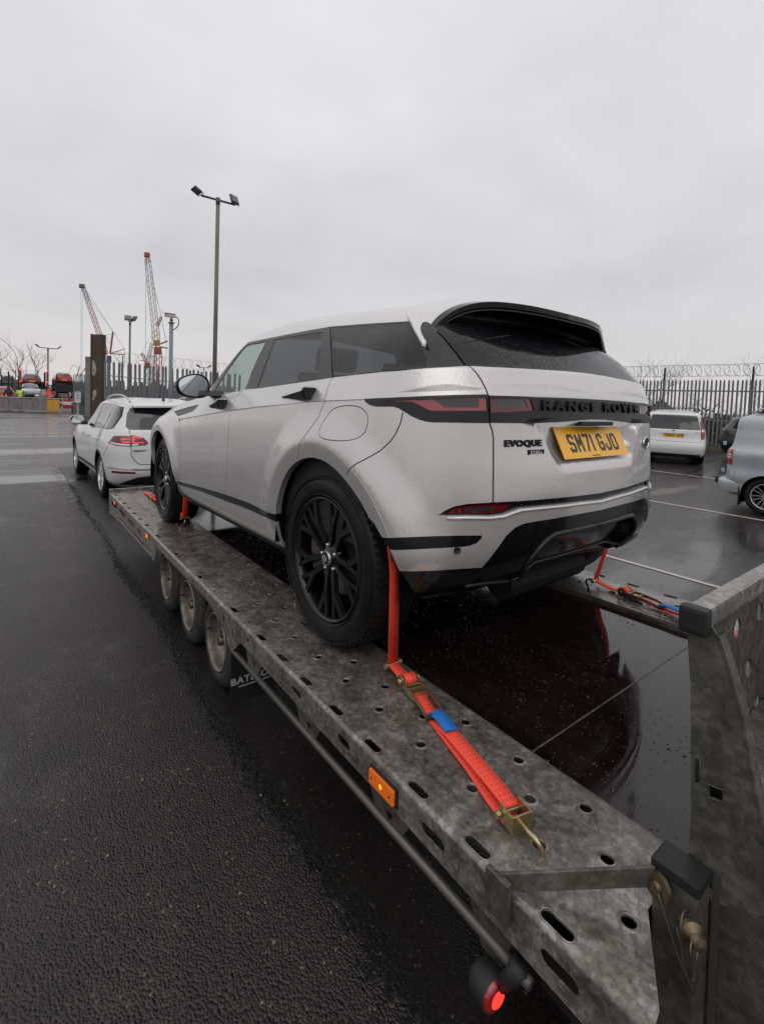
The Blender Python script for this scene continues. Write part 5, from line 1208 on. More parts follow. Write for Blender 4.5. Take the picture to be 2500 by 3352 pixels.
# lettering
ys = np.linspace(0, .62, 40); bx = {}
for z in (1.00, 1.05, .915): 
    q = evs.rear([(y, z) for y in ys]); P, n = evs.at(np.array([a for a, b in q]), np.array([b for a, b in q])); bx[z] = P[:, 0]
slope = (bx[1.05] - bx[1.00]) / .05
def wrap_band(z0, off, base_z, tab, yc=0.0):
    def f(co):
        y = yc - co.x; z = z0 + co.y
        x = float(np.interp(abs(y), ys, tab)) + float(np.interp(abs(y), ys, slope)) * (z - base_z)
        return Vector((x - off - co.z, y, z))
    return f
put_text('lettering', 'RANGE ROVER', 0.054, M['badge_black'], tailgate, None, .005, .0016, 1.42, width=.79, wrap=wrap_band(1.050, .007, 1.05, bx[1.05]))
put_text('lettering', 'EVOQUE', 0.032, M['badge_black'], tailgate, None, .002, .0016, 1.12, width=.185, wrap=wrap_band(.907, .003, .915, bx[.915], .488))
bd = MB(); 
for sx in (0,):
    f = wrap_band(.872, .0025, .915, bx[.915], .425)
    P = [f(Vector((a, b, c))) for a, b, c in ((-.045, -.011, 0), (.045, -.011, 0), (.045, .011, 0), (-.045, .011, 0), (-.045, -.011, -.004), (.045, -.011, -.004), (.045, .011, -.004), (-.045, .011, -.004))]
    bd.add(P, [(0, 1, 2, 3), (7, 6, 5, 4), (0, 4, 5, 1), (1, 5, 6, 2), (2, 6, 7, 3), (3, 7, 4, 0)])
bd = bd.build('badge_plate', M['badge_black'], tailgate)
put_text('lettering', 'P300e', 0.019, M['silver_alloy'], bd, None, .0006, .0004, 1.08, 1.25, wrap=wrap_band(.872, .0035, .915, bx[.915], .425))
# oval maker's badge on the right of the tailgate
q = evs.rear([(.520, .885)])[0]; P, n = evs.at(np.array([q[0]]), np.array([q[1]])); p = P[0] * [1, -1, 1]; d = Vector(n[0] * [1, -1, 1]); rt_ = Vector((0, 0, 1)).cross(d).normalized()
ring = [Vector(p) + d * .004 + rt_ * .048 * math.cos(a) + Vector((0, 0, 1)) * .026 * math.sin(a) for a in np.linspace(0, 2 * PI, 33)[:-1]]
ob = MB().tube(ring, .0045, 6, False, True).build('oval_badge', M['chrome'], tailgate, True); MB().add([tuple(r) for r in ring], [tuple(range(32))]).build('badge_face', M['badge_black'], ob)
# number plate
PL = Matrix.Translation((-.6921, 0, .9089)) @ Matrix.Rotation(R_(25.256), 4, 'Y')
plate = MB().box((0, 0, 0), (.004, .533, .152)).mesh('number_plate'); plate.transform(PL); plate = link('number_plate', plate, M['yellow_plate'], evoque)
TXT = PL @ Matrix.Translation((-.0024, 0, 0)) @ Matrix(((0, 0, -1, 0), (-1, 0, 0, 0), (0, 1, 0, 0), (0, 0, 0, 1)))
plate_chars('registration', 'SM71 GJO', .079, .049, .0135, M['plate_black'], plate, TXT @ Matrix.Translation((-.201, -.050, 0)))
put_text('dealer_line', 'Peoples and Sons', .009, M['plate_black'], plate, TXT @ Matrix.Translation((-.02, -.068, 0)), .0002, .0002)
MB().bx((-.715, -.13, .972), (-.675, .13, .990)).build('handle_strip', M['black_plastic'], evoque, bevel=.004)
# door mirrors
def door_mirror(sg):
    out_ = [(.955, 1.150), (.962, 1.185), (.99, 1.212), (1.03, 1.222), (1.085, 1.214), (1.135, 1.190), (1.155, 1.160), (1.150, 1.120), (1.125, 1.088), (1.07, 1.072), (1.00, 1.072), (.962, 1.095)]
    o_ = smooth_poly(out_, True, 4); c = (1.055, 1.147); mb_ = MB(); rings = [(1.400, .90), (1.392, .98), (1.402, 1.03), (1.44, 1.03), (1.49, .95), (1.53, .78), (1.552, .45), (1.556, .05)]
    vs = []; n_ = len(o_)
    for x, k in rings:
        for y, z in o_: vs.append((x, (c[0] + (y - c[0]) * k) * sg, c[1] + (z - c[1]) * k - (x - 1.4) * .05))
    fs = [(i * n_ + j, i * n_ + (j + 1) % n_, (i + 1) * n_ + (j + 1) % n_, (i + 1) * n_ + j) for i in range(len(rings) - 1) for j in range(n_)]; fs.append(tuple((len(rings) - 1) * n_ + j for j in range(n_)))
    e_ = mb_.add(vs, fs).build('door_mirror', M['black_gloss'], evoque, True)
    MB().add([(1.397 + (z - c[1]) * .06, (c[0] + (y - c[0]) * .89) * sg, c[1] + (z - c[1]) * .89) for y, z in o_], [tuple(range(n_))]).build('mirror_glass', M['mirror_glass'], e_)
    MB().prism([(1.34, 1.085), (1.60, 1.085), (1.56, 1.125), (1.40, 1.120)], 1, .86 * sg, 1.02 * sg).build('mirror_arm', M['black_plastic'], e_, bevel=.008)
for sg in (1, -1): door_mirror(sg)
# flush handles standing out of the doors
def handle(x0, x1, z0, dz, sg):
    """front end flush, rear end standing off the door: silver blade above, dark underside"""
    y0 = .936
    A_ = [(x0, y0 - .006, z0 + .004), (x1, y0 + .050, z0 + dz + .006), (x1, y0 - .02, z0 + dz + .012), (x0, y0 - .03, z0 + .012)]
    top = [(x0, y0 - .008, z0 + .016), (x1, y0 + .044, z0 + dz + .026), (x1, y0 - .02, z0 + dz + .032), (x0, y0 - .03, z0 + .02)]
    f8 = [(0, 1, 2, 3), (4, 7, 6, 5), (0, 4, 5, 1), (1, 5, 6, 2), (2, 6, 7, 3), (3, 7, 4, 0)]
    h_ = MB().add([(a, b * sg, c) for a, b, c in A_ + top], f8).build('door_handle', M['silver_paint'], evoque, bevel=.003)
    B_ = [(x0 - .05, y0 - .02, z0 - .006), (x1 + .02, y0 + .030, z0 + dz - .024), (x1 - .004, y0 - .02, z0 + dz - .026), (x0 - .05, y0 - .03, z0 - .004)]
    C_ = [(p[0] - .003, p[1] - .003, p[2] - .001) for p in A_]
    MB().add([(a, b * sg, c) for a, b, c in B_ + C_], f8).build('handle_underside', M['black_plastic'], h_, bevel=.002)
    MB().add([(a, b * sg, c) for a, b, c in [(x1 + .004, y0 + .049, z0 + dz + .004), (x1 - .012, y0 + .04, z0 + dz + .022), (x1 - .012, y0 - .02, z0 + dz + .022), (x1 - .012, y0 - .02, z0 + dz - .024), (x1 - .004, y0 + .03, z0 + dz - .024)]], [(0, 1, 2, 3, 4)]).build('handle_end', M['black_plastic'], h_)
for sg in (1, -1): handle(1.49, 1.185, 1.008, .030, sg); handle(.415, .105, 1.066, .022, sg)
# wheels, arches, underside
for x, st in ((0.0, 0), (2.681, R_(-1.5))):
    build_wheel(evoque, x, .918, .372, 1, steer=st); build_wheel(evoque, x, -.918, .372, -1, steer=st, detail=False)
for cx, cz, ri, ro in EV_WH:
    for sg in (1, -1):
        L = MB(); n_ = 28
        vs = []; 
        for k in range(n_ + 1):
            a = R_(-4 + 192 * k / n_); vs += [(cx + (ri + .012) * math.cos(a), sg * .93, cz + (ri + .012) * math.sin(a)), (cx + (ri + .012) * math.cos(a), sg * .60, cz + (ri + .012) * math.sin(a))]
        vs.append((cx, sg * .60, cz)); fs = [(2 * k, 2 * k + 2, 2 * k + 3, 2 * k + 1) for k in range(n_)] + [(2 * k + 1, 2 * k + 3, len(vs) - 1) for k in range(n_)]
        # clip what would stick out of the curved body near the bumper
        vs = [(p[0], math.copysign(min(abs(p[1]), .93 - max(0, -.30 - p[0]) * .55), sg), p[2]) for p in vs]
        L.add(vs, fs).build('wheel_liner', M['black_void'], evoque)
MB().prism([(-.42, .27), (.46, .27), (2.2, .235), (3.1, .27), (3.2, .40), (-.50, .40)], 1, -.60, .60).build('underbody', M['dark_underbody'], evoque)
MB().prism([(.46, .27), (2.2, .235), (2.2, .42), (.46, .42)], 1, -.82, .82).build('underbody', M['dark_underbody'], evoque)
mb = MB(); mb.cyl((-.45, .30, .27), (-.45, -.30, .27), .07, 12); mb.cyl((0, -.75, .37), (0, .75, .37), .045, 8); mb.cyl((2.68, -.75, .37), (2.68, .75, .37), .045, 8)
mb.build('running_gear', M['dark_underbody'], evoque)['kind'] = 'stuff'
# cabin
g = MB(); uvs = np.array([(a, b) for a in np.linspace(su[5], U_ - .9, 60) for b in np.linspace(sv[2], sv[7] - .03, 8)]); P, n = evs.base(uvs[:, 0], uvs[:, 1]); Q = P - n * .05
cab = bpy.data.objects.new('cabin', None); COL.objects.link(cab); cab.parent = evoque
for sg in (1, -1): MB().add([(p[0], p[1] * sg, p[2]) for p in Q.tolist()], [(i * 8 + j, (i + 1) * 8 + j, (i + 1) * 8 + j + 1, i * 8 + j + 1) for i in range(59) for j in range(7)]).build('lining', M['cabin_dark'], cab)
MB().bx((-.5, -.85, .45), (2.2, .85, .50)).build('floor', M['cabin_dark'], cab)
def seat(x, y, w=.50, rest=True):
    s_ = MB(); s_.bx((x - .25, y - w / 2, .55), (x + .28, y + w / 2, .74))
    s_.prism([(x - .22, .70), (x - .08, .72), (x - .22, 1.24), (x - .34, 1.22)], 1, y - w / 2, y + w / 2)
    if rest: s_.prism([(x - .30, 1.25), (x - .20, 1.25), (x - .24, 1.40), (x - .33, 1.39)], 1, y - .13, y + .13)
    s_.build('seat', M['seat_leather'], cab, bevel=.03, seg=2, auto=45)
seat(1.05, .37); seat(1.05, -.37); seat(.22, 0, 1.25, False)
for y in (.40, -.40): MB().bx((-.10, y - .12, 1.20), (-.02, y + .12, 1.30)).build('headrest', M['seat_leather'], cab, bevel=.03)
MB().prism([(1.70, .60), (1.95, .60), (2.02, 1.06), (1.80, 1.10), (1.66, 1.06)], 1, -.80, .80).build('dashboard', M['cabin_dark'], cab, bevel=.03)
st = [(1.50 + .05 * math.sin(a), -.37 + .18 * math.cos(a), 1.05 + .17 * math.sin(a)) for a in np.linspace(0, 2 * PI, 25)[:-1]]
MB().tube(st, .016, 6, False, True).build('steering_wheel', M['cabin_dark'], cab, True)
uvs = [(a, b) for a in np.linspace(su[4], su[9], 30) for b in np.linspace(sv[11] + .02, evs.V, 6)]; P, n = evs.base(*np.array(uvs).T); Q = P - n * .03; g = MB()
for sg in (1, -1):
    k0 = len(g.v); g.v += [(p[0], p[1] * sg, p[2]) for p in Q.tolist()]; g.f += [(k0 + i * 6 + j, k0 + (i + 1) * 6 + j, k0 + (i + 1) * 6 + j + 1, k0 + i * 6 + j + 1) for i in range(29) for j in range(5)]
g.build('headlining', M['headlining'], cab)
# ------------------------------------------------------------------ lashing straps
def webbing(name, path, across, w, m, parent, th=0.003, n_sub=5, smooth=True):
    """flat strap along path; across = width direction per point (or one for all)"""
    P = np.array(path, float); A_ = np.array(across, float); A_ = np.tile(A_, (len(P), 1)) if A_.ndim == 1 else A_
    if smooth: Q = np.array(smooth_poly([tuple(p) + tuple(a) for p, a in zip(P, A_)], False, n_sub)); P, A_ = Q[:, :3], Q[:, 3:]
    A_ = A_ / np.linalg.norm(A_, axis=1, keepdims=True); t = np.gradient(P, axis=0); t /= np.maximum(np.linalg.norm(t, axis=1, keepdims=True), 1e-9)
    A_ = A_ - t * (A_ * t).sum(1, keepdims=True); A_ /= np.linalg.norm(A_, axis=1, keepdims=True); N = np.cross(t, A_); L = np.concatenate([[0], np.cumsum(np.linalg.norm(np.diff(P, axis=0), axis=1))])
    bm = bmesh.new(); uvl = bm.loops.layers.uv.new('UVMap'); rows = []
    for p, a, nn in zip(P, A_, N): rows.append([bm.verts.new(p + a * w * s1 / 2 + nn * th * s2 / 2) for s1, s2 in ((-1, 1), (1, 1), (1, -1), (-1, -1))])
    for i in range(len(rows) - 1):
        for k in range(4):
            f = bm.faces.new((rows[i][k], rows[i][(k + 1) % 4], rows[i + 1][(k + 1) % 4], rows[i + 1][k])); f.smooth = k in (0, 2)
            u = (0, 1) if k == 0 else ((1, 0) if k == 2 else (0, 0))
            for l, (uu, vv) in zip(f.loops, ((u[0], L[i]), (u[1], L[i]), (u[1], L[i + 1]), (u[0], L[i + 1]))): l[uvl].uv = (uu, vv)
    for r in (rows[0], rows[-1][::-1]): bm.faces.new(r)
    bmesh.ops.recalc_face_normals(bm, faces=bm.faces); me = bpy.data.meshes.new(name); bm.to_mesh(me); bm.free()
    for e_ in me.edges: pass
    return link(name, me, m, parent)
def over_tyre(cx, cz, R, y, a0, a1, n=26, up=0.0):
    return [(cx + R * math.cos(R_(a)), y, cz + R * math.sin(R_(a))) for a in np.linspace(a0, a1, n)]
def tangent_angle(px, pz, cx, cz, R, side):
    d = math.hypot(px - cx, pz - cz); b = math.degrees(math.atan2(pz - cz, px - cx)); return b + side * math.degrees(math.acos(min(1, R / d)))
def ratchet(parent, a, b, up=0.012, w=0.054):
    """ratchet buckle from a (drum end) to b (handle end) lying on the strap; returns nothing. a, b in parent space"""
    e_ = bpy.data.objects.new('ratchet', None); COL.objects.link(e_); e_.parent = parent
    a = Vector(a); b = Vector(b); x = (b - a).normalized(); z = Vector((0, 0, 1)); y = z.cross(x).normalized(); z = x.cross(y)
    e_.matrix_local = Matrix(((x.x, y.x, z.x, a.x), (x.y, y.y, z.y, a.y), (x.z, y.z, z.z, a.z), (0, 0, 0, 1))); L = (b - a).length
    for sg in (1, -1):
        yy = sg * w / 2
        MB().prism([(-.018, -.004), (-.026, .014), (-.018, .036), (0, .043), (.022, .036), (.040, .026), (.085, .012), (.095, .0), (.06, -.008)], 1, yy - .0015 * sg, yy + .0015 * sg).build('ratchet_frame', M['zinc_plate'], e_)
        MB().prism([(-.008, .008), (-.012, .026), (.006, .040), (.03, .030), (.075, .030), (L * .72, .024), (L, .012), (L + .004, .004), (L - .006, .001), (L * .7, .012), (.06, .012), (.02, .010)], 1, yy + .0030 * sg, yy + .0060 * sg).build('handle_plate', M['zinc_plate'], e_)
        t = MB(); t.lathe([(0, .010), (.008, .010), (.011, .006), (.011, 0), (.021, 0), (.023, -.001), (.023, -.003)], (0, yy + .006 * sg, .022), (0, sg, 0), 16); t.build('gear', M['zinc_plate'], e_, auto=30)
    MB().cyl((L - .003, -w / 2 - .006, .008), (L - .003, w / 2 + .006, .008), .0085, 12).build('grip', M['rubber'], e_, True)
    MB().bx((.052, -w / 2, .018), (.074, w / 2, .0215)).bx((.040, -w / 2, .020), (.0445, w / 2, .030)).bx((.088, -w / 2, .012), (.094, w / 2, .026)).build('crossbar', M['zinc_plate'], e_)
    webbing('webbing_roll', [(.024 * math.cos(q), 0, .022 + .021 * math.sin(q)) for q in np.linspace(-2.2, 3.6, 16)], (0, 1, 0), w - .008, M['orange_webbing'], e_, smooth=False)
    MB().cyl((0, -w / 2, .022), (0, w / 2, .022), .012, 12).build('drum', M['zinc_plate'], e_)
    return e_
def idler(parent, p, across, w=0.056):
    p = Vector(p); a = Vector(across).normalized()
    b = MB(); b.cyl(p - a * w / 2, p + a * w / 2, .005, 10)
    for sg in (1, -1):
        q = p + a * sg * (w / 2 + .004); b.cyl(q - a * .006, q + a * .006, .0115, 12)
    b.build('idler_bolt', M['zinc_plate'], parent, auto=40)
def j_hook(parent, pts, r=.0055, m='zinc_plate'): MB().tube(smooth_poly(pts, False, 5), r, 8).build('hook', M[m], parent, True)
YT = 0.835
# 1. near strap: over the rear wheel, ratchet on the deck, keeper and hook
s1 = thing('ratchet_strap', 'orange strap over the rear wheel, its brass ratchet and blue tail on the near deck', 'strap', group='orange lashing straps', mw=TR_MW)
def cT(p):      # car frame to trailer frame
    q = Matrix.Rotation(R_(0.9), 3, 'Z') @ Vector(p); return (q.x, q.y, q.z)
RT = .381
ida = (-.362, .802, .030)
aa = tangent_angle(-.362, .030, 0, .372, RT, -1); ab = tangent_angle(.40, .03, 0, .372, RT, 1)
arc = [cT(p) for p in over_tyre(0, .372, RT, YT, aa if aa > 0 else aa + 360, ab if ab > 0 else ab + 360, 24)]
ww = .047
webbing('webbing', [ida] + arc + [(.40, .815, .035)], (0, 1, 0), ww, M['orange_webbing'], s1, smooth=False)
for k in (3, 15): 
    p = Vector(arc[k]); q = Vector(arc[k + 1]); webbing('rubber_sleeve', [tuple(p * 1.0 + (p - Vector(cT((0, YT, .372)))).normalized() * .003), tuple(q + (q - Vector(cT((0, YT, .372)))).normalized() * .003)], (0, 1, 0), ww + .010, M['rubber'], s1, .008, smooth=False)
idler(s1, ida, (0.02, 1, 0))
acr = np.array([-.27, .96, 0]); D_ = np.array([-.96, -.0, 0])
webbing('webbing', [ida, (-.40, .806, .024), (-.44, .812, .020), (-.478, .826, .026)], acr, ww, M['orange_webbing'], s1)
ra, rb = (-.482, .823, .008), (-.686, .878, .014)
ratchet(s1, ra, rb)
webbing('webbing', [(-.53, .840, .024), (-.60, .858, .020), (-.66, .874, .012), (-.70, .883, .012), (-.78, .902, .026), (-.90, .935, .032), (-1.00, .962, .036), (-1.068, .980, .034)], acr, ww, M['orange_webbing'], s1)
webbing('webbing', [(-.66, .872, .008), (-.78, .905, .008), (-.90, .938, .008), (-1.00, .972, .007), (-1.075, .994, .010)], acr, ww, M['orange_webbing'], s1)
webbing('blue_tail', [(-.668, .870, .026), (-.690, .875, .031), (-.715, .882, .034), (-.742, .889, .034), (-.775, .900, .033)], acr, ww * .96, M['blue_webbing'], s1, .004)
kb = MB(); kx = Vector((-.965, .262, 0)).normalized(); ky = Vector((-.262, -.965, 0)).normalized(); kz = Vector((0, 0, 1)); ko = Vector((-1.062, .982, .002))
def kp(a, b, c): return tuple(ko + kx * a + ky * b + kz * c)
def plate3(mb_, a0, a1, b0, b1, c0, c1): mb_.add([kp(a, b, c) for a in (a0, a1) for b in (b0, b1) for c in (c0, c1)], [(0, 1, 3, 2), (4, 6, 7, 5), (0, 4, 5, 1), (2, 3, 7, 6), (0, 2, 6, 4), (1, 5, 7, 3)])
plate3(kb, -.004, .046, -.030, -.026, .002, .046); plate3(kb, -.004, .046, .026, .030, .002, .046); plate3(kb, .044, .049, -.030, .030, .002, .046)
kb.build('hook_bracket', M['zinc_plate'], s1, bevel=.0012)
kq = MB(); kq.cyl(kp(.004, -.040, .022), kp(.004, .040, .022), .0045, 8); kq.cyl(kp(.004, -.044, .022), kp(.004, -.034, .022), .009, 6); kq.cyl(kp(.004, .034, .022), kp(.004, .044, .022), .009, 6); kq.build('idler_bolt', M['zinc_plate'], s1, auto=40)
j_hook(s1, [kp(.046, 0, .022), kp(.075, -.002, .026), kp(.098, .002, .024), kp(.110, .008, .008), kp(.112, .010, -.02)], .0062)
j_hook(s1, [(.40, .815, .04), (.42, .82, .03), (.43, .822, .012), (.425, .82, -.01)], .0045)
# 2. front wheel strap on the near side
s2 = thing('ratchet_strap', 'orange strap hanging behind the front wheel, hooked into the near deck', 'strap', group='orange lashing straps', mw=TR_MW)
ab = tangent_angle(2.30, .09, 2.681, .372, RT, -1); af = tangent_angle(3.12, .05, 2.681, .372, RT, 1)
arc = [cT(p) for p in over_tyre(2.681, .372, RT, YT, ab if ab > 0 else ab + 360, af, 24)]
sb = (2.335, .865, .085)
webbing('webbing', [sb] + arc + [(3.12, .83, .06), (3.45, .82, .03), (3.72, .81, .022)], (0, 1, 0), ww, M['orange_webbing'], s2, smooth=False)
webbing('webbing', [(2.355, .868, .085), (2.40, .866, .16), (2.37, .86, .26), (2.32, .862, .34)], (0.1, 1, 0), ww, M['orange_webbing'], s2)
webbing('blue_tail', [(2.40, .893, .20), (2.37, .895, .27)], (.1, 1, 0), .02, M['blue_webbing'], s2, smooth=False)
idler(s2, sb, (0, 1, 0)); j_hook(s2, [(2.335, .865, .07), (2.325, .875, .045), (2.30, .90, .03), (2.275, .92, .010), (2.262, .93, -.012)], .0045)
ratchet(s2, (3.74, .808, .006), (3.93, .800, .012))
webbing('webbing', [(3.80, .806, .02), (3.95, .800, .016), (4.08, .800, .012), (4.20, .806, .010)], (0, 1, 0), ww, M['orange_webbing'], s2); j_hook(s2, [(4.20, .806, .014), (4.24, .806, .016), (4.26, .806, -.01)], .0045)
# 3. rear wheel strap on the far side
s3 = thing('ratchet_strap', 'orange strap with dark ratchet lying on the far deck behind the car', 'strap', group='orange lashing straps', mw=TR_MW)
idb = (-.315, -.775, .032); aa = tangent_angle(-.315, .032, 0, .372, RT, -1); ab = tangent_angle(.40, .03, 0, .372, RT, 1)
arc = [cT(p) for p in over_tyre(0, .372, RT, -YT, aa if aa > 0 else aa + 360, ab if ab > 0 else ab + 360, 24)]
webbing('webbing', [idb] + arc + [(.40, -.80, .035)], (0, 1, 0), ww, M['orange_webbing'], s3, smooth=False)
idler(s3, idb, (0, 1, 0))
webbing('webbing', [idb, (-.38, -.768, .022), (-.44, -.762, .018), (-.50, -.755, .028)], (0, 1, 0), ww, M['orange_webbing'], s3)
r3 = ratchet(s3, (-.50, -.752, .008), (-.72, -.716, .016))
for c in r3.children:
    if c.name.startswith(('ratchet_frame', 'handle_plate', 'gear')): c.data = c.data.copy(); c.data.materials.clear(); c.data.materials.append(M['zinc_dark'])
webbing('webbing', [(-.55, -.742, .026), (-.62, -.732, .018), (-.72, -.716, .012), (-.85, -.69, .020), (-1.0, -.67, .022), (-1.1, -.665, .014)], (.17, 1, 0), ww, M['orange_webbing'], s3)
webbing('blue_tail', [(-.70, -.722, .030), (-.74, -.714, .036), (-.80, -.704, .036), (-.86, -.694, .028)], (.17, 1, 0), ww * .96, M['blue_webbing'], s3, .004)
j_hook(s3, [(-.300, -.77, .034), (-.285, -.735, .034), (-.30, -.70, .030), (-.335, -.66, .020), (-.36, -.635, -.004)], .006, 'dark_steel')
# 4. front wheel strap on the far side (its end shows beyond the wheel)
s4 = thing('ratchet_strap', 'orange strap over the far front wheel, mostly behind the car', 'strap', group='orange lashing straps', mw=TR_MW)
arc = [cT(p) for p in over_tyre(2.681, .372, RT, -YT, 215, -30, 24)]
webbing('webbing', [(2.33, -.76, .05)] + arc + [(3.3, -.76, .03), (3.9, -.76, .02)], (0, 1, 0), ww, M['orange_webbing'], s4, smooth=False); j_hook(s4, [(3.9, -.76, .02), (3.95, -.76, .02), (3.96, -.76, -.01)], .0045)
# ------------------------------------------------------------------ the other vehicles
def car_net(p):
    """rings for Shell from a short description"""
    xr, xf, wb, w, H = p['xr'], p['xf'], p['wb'], p['w'], p['H']
    zr, zf = p['belt']; sh_r, sh_f = p['shoulder']; rc = p.get('rc', .42); fc = p.get('fc', .5); xa, xat = p['xa']; xs, xst = p['screen']
    # lower rows: (z rear, z front, half width, x rear, x front)
    zs = p['sill']; pr = p['rear']        # rear profile: list of (z, x)
    fx = lambda z: float(np.interp(z, [a for a, b in pr], [b for a, b in pr]))
    rows = []
    def body(z0, z1, ww, xfr, fr=1.0):
        x0 = fx(z0); L = [(x0, 0, z0), (x0 + .012, .42 * ww, z0), (x0 + .12 * rc, .74 * ww, z0), (x0 + .36 * rc, .915 * ww, z0), (x0 + .66 * rc, .975 * ww, z0), (x0 + rc, ww, z0)]
        for x in (0.12 * wb, .36 * wb, .66 * wb, wb): t = np.clip((x - x0) / (xfr - x0), 0, 1); L.append((x, ww, z0 + (z1 - z0) * t))
        L += [(xfr - fc, .975 * ww, z1), (xfr - .38 * fc, .86 * ww, z1), (xfr - .10 * fc, .56 * ww, z1), (xfr, 0, z1)]; return L
    rows.append(body(zs - .08, zs - .08, w * .86, xf - .18)); rows.append(body(zs, zs, w * .955, xf - .06)); rows.append(body(zs + .16, zs + .14, w * .985, xf)); rows.append(body(.5 * (zs + sh_r), .5 * (zs + sh_f), w, xf))
    rows.append(body(sh_r, sh_f, w * .99, xf - .06)); bw = p.get('bw', .93)
    b = body(zr, zf, w * bw, xf - .20); rows.append(b)
    # bonnet / foot of the glass
    c = [(q[0] + (.012 if i < 6 else 0), q[1] * .988, q[2] + .016) for i, q in enumerate(b)]
    zc = zf + p.get('cowl', .06)
    c[8] = (xa, w * bw * .97, zr + (zf - zr) * (xa - xr) / (xf - xr) + .018)
    c[9:] = [(xa + .35 * (xs - xa), w * .84, zc - .03), (xa + .62 * (xs - xa), w * .70, zc - .01), (xa + .82 * (xs - xa), w * .52, zc), (xs - .02, w * .28, zc), (xs, 0, zc)]; rows.append(c)
    zt_r, zt_f = p['wtop']; xt = p['xtop']; ht = p['halftop']; tail = p.get('tail', 0.0)
    def glass(f):
        g0 = rows[6]; z = lambda q, zt: q[2] + (zt - q[2]) * f
        L = []
        for i, q in enumerate(g0):
            wd = q[1] + (min(ht, q[1] * ht / (w * bw * .985)) - q[1]) * f * (1 + .12 * (1 - f)); zt = zt_r if i < 7 else zt_f
            if i < 6: x = q[0] + (xt + (q[0] - g0[0][0]) * .55 - q[0]) * f
            elif i < 8: x = q[0]
            else: ta = (i - 8) / 5; x = q[0] + ((xat + (xst - xat) * ta) - q[0]) * f
            L.append((x, wd, z(q, zt if i < 9 else zt_f + .02)))
        return L
    rows.append(glass(.5)); rows.append(glass(1.0))
    g = rows[-1]; zt = p['roofz']; rows.append([(q[0] + (.16 if i < 6 else (-.14 if i > 8 else 0)) * (1 if i != 5 else .6), q[1] * .84, q[2] + (zt(q[0]) - q[2]) * .62) for i, q in enumerate(g)])
    x0 = g[0][0] + .42; x1 = g[-1][0] - .40; rows.append([(x0 + (x1 - x0) * np.clip((q[0] - g[0][0]) / (g[-1][0] - g[0][0]) + .002 * i, 0, 1.1), 0, zt(q[0])) for i, q in enumerate(g)])
    return rows
def make_car(name, label, group, mw, p, step=.05, wheel='touareg', wheel_m='silver_alloy', R=.37, rim=.24, paint_m='white_paint', detail=False, ww=.24, trackw=None):
    t = thing(name, label, 'car', group=group, mw=mw); sh = Shell(car_net(p), crease=p.get('crease', (5, 6))); U, su, sv = sh.U, sh.u, sh.v
    c = Cutter(sh, step); names = []
    if p.get('arch', .40):
        ar = p.get('arch', .40); aro = ar + p.get('archlip', .0)
        if aro > ar:
            for cx in (0, p['wb']): c.add('wheel_arch_trim', sh.side(arc_pts(cx, R, aro, -50, 230, 36)))
    for (nm, m, kind, poly, opt) in p['regions']:
        if kind == 'side': uv = sh.side(dense(poly, .12))
        elif kind == 'rear': uv = sh.rear(dense(poly, .12))
        elif kind == '3d': uv = sh.inv(dense(poly, .12))
        else: uv = [(a * U, b) for a, b in poly(sv)]
        uv = [(0 if kind == 'rear' and abs(q[0]) < .03 else q[0], q[1]) for q in uv]
        c.add(nm, uv); names.append((nm, m, opt))
    for kind, ln in p.get('gaps', ()):
        uv = sh.side(dense(ln, .12, False)) if kind == 'side' else sh.rear(dense(ln, .12, False)); c.add('_gap', ribbon(uv, .010))
    for cx in (0, p['wb']): c.add(None, sh.side(arc_pts(cx, R, p.get('arch', .40), -60, 240, 36)))
    c.run('body'); done = set()
    split_link('body', c.mesh('body', 0, .012, 'both'), M[paint_m], t)
    for nm, m, opt in names:
        if nm in done: continue
        done.add(nm); ob = opt.get('half', 'both'); nn = opt.get('name', nm)
        for h in (('L', 'R') if ob == 'pair' else ('both',)): split_link(nn, c.mesh(nm, opt.get('off', -.002), opt.get('depth', .008), h), M[m], t)
    if '_gap' in c.names: split_link('gap_seal', c.mesh('_gap', -.008, 0, 'both'), M['gap_seal'], t)
    if 'wheel_arch_trim' in c.names: split_link('wheel_arch_trim', c.mesh('wheel_arch_trim', .006, .02, 'both'), M[p.get('arch_m', 'black_plastic')], t)
    w = p['w']; ty = (trackw or w - .03)
    for x in (0, p['wb']):
        for sg in (1, -1): build_wheel(t, x, sg * ty, R, sg, R, ww, rim, wheel, 'tyre', wheel_m, detail=False)
        for sg in (1, -1):
            L = MB(); vs = []; n_ = 18; ri = p.get('arch', .40) + .01
            for k in range(n_ + 1):
                a = R_(-25 + 230 * k / n_); vs += [(x + ri * math.cos(a), sg * (w - .03 if x < 1 else w - .06), R + ri * math.sin(a)), (x + ri * math.cos(a), sg * (w - .36), R + ri * math.sin(a))]
            vs.append((x, sg * (w - .36), R)); L.add(vs, [(2 * k, 2 * k + 2, 2 * k + 3, 2 * k + 1) for k in range(n_)] + [(2 * k + 1, 2 * k + 3, len(vs) - 1) for k in range(n_)]).build('wheel_liner', M['black_void'], t)
    MB().bx((p['xr'] + .25, -w * .62, p['sill'] - .06), (p['xf'] - .35, w * .62, p['sill'] + .16)).build('underbody', M['dark_underbody'], t)
    return t, sh
def surf_at(sh, y, z):
    q = sh.rear([(abs(y), z)])[0]; P, n = sh.at(np.array([q[0]]), np.array([q[1]])); s_ = np.array([1, math.copysign(1, y), 1]); return Vector(P[0] * s_), Vector(n[0] * s_)
def side_at(sh, x, z):
    q = sh.side([(x, z)])[0]; P, n = sh.at(np.array([q[0]]), np.array([q[1]])); return Vector(P[0]), Vector(n[0])
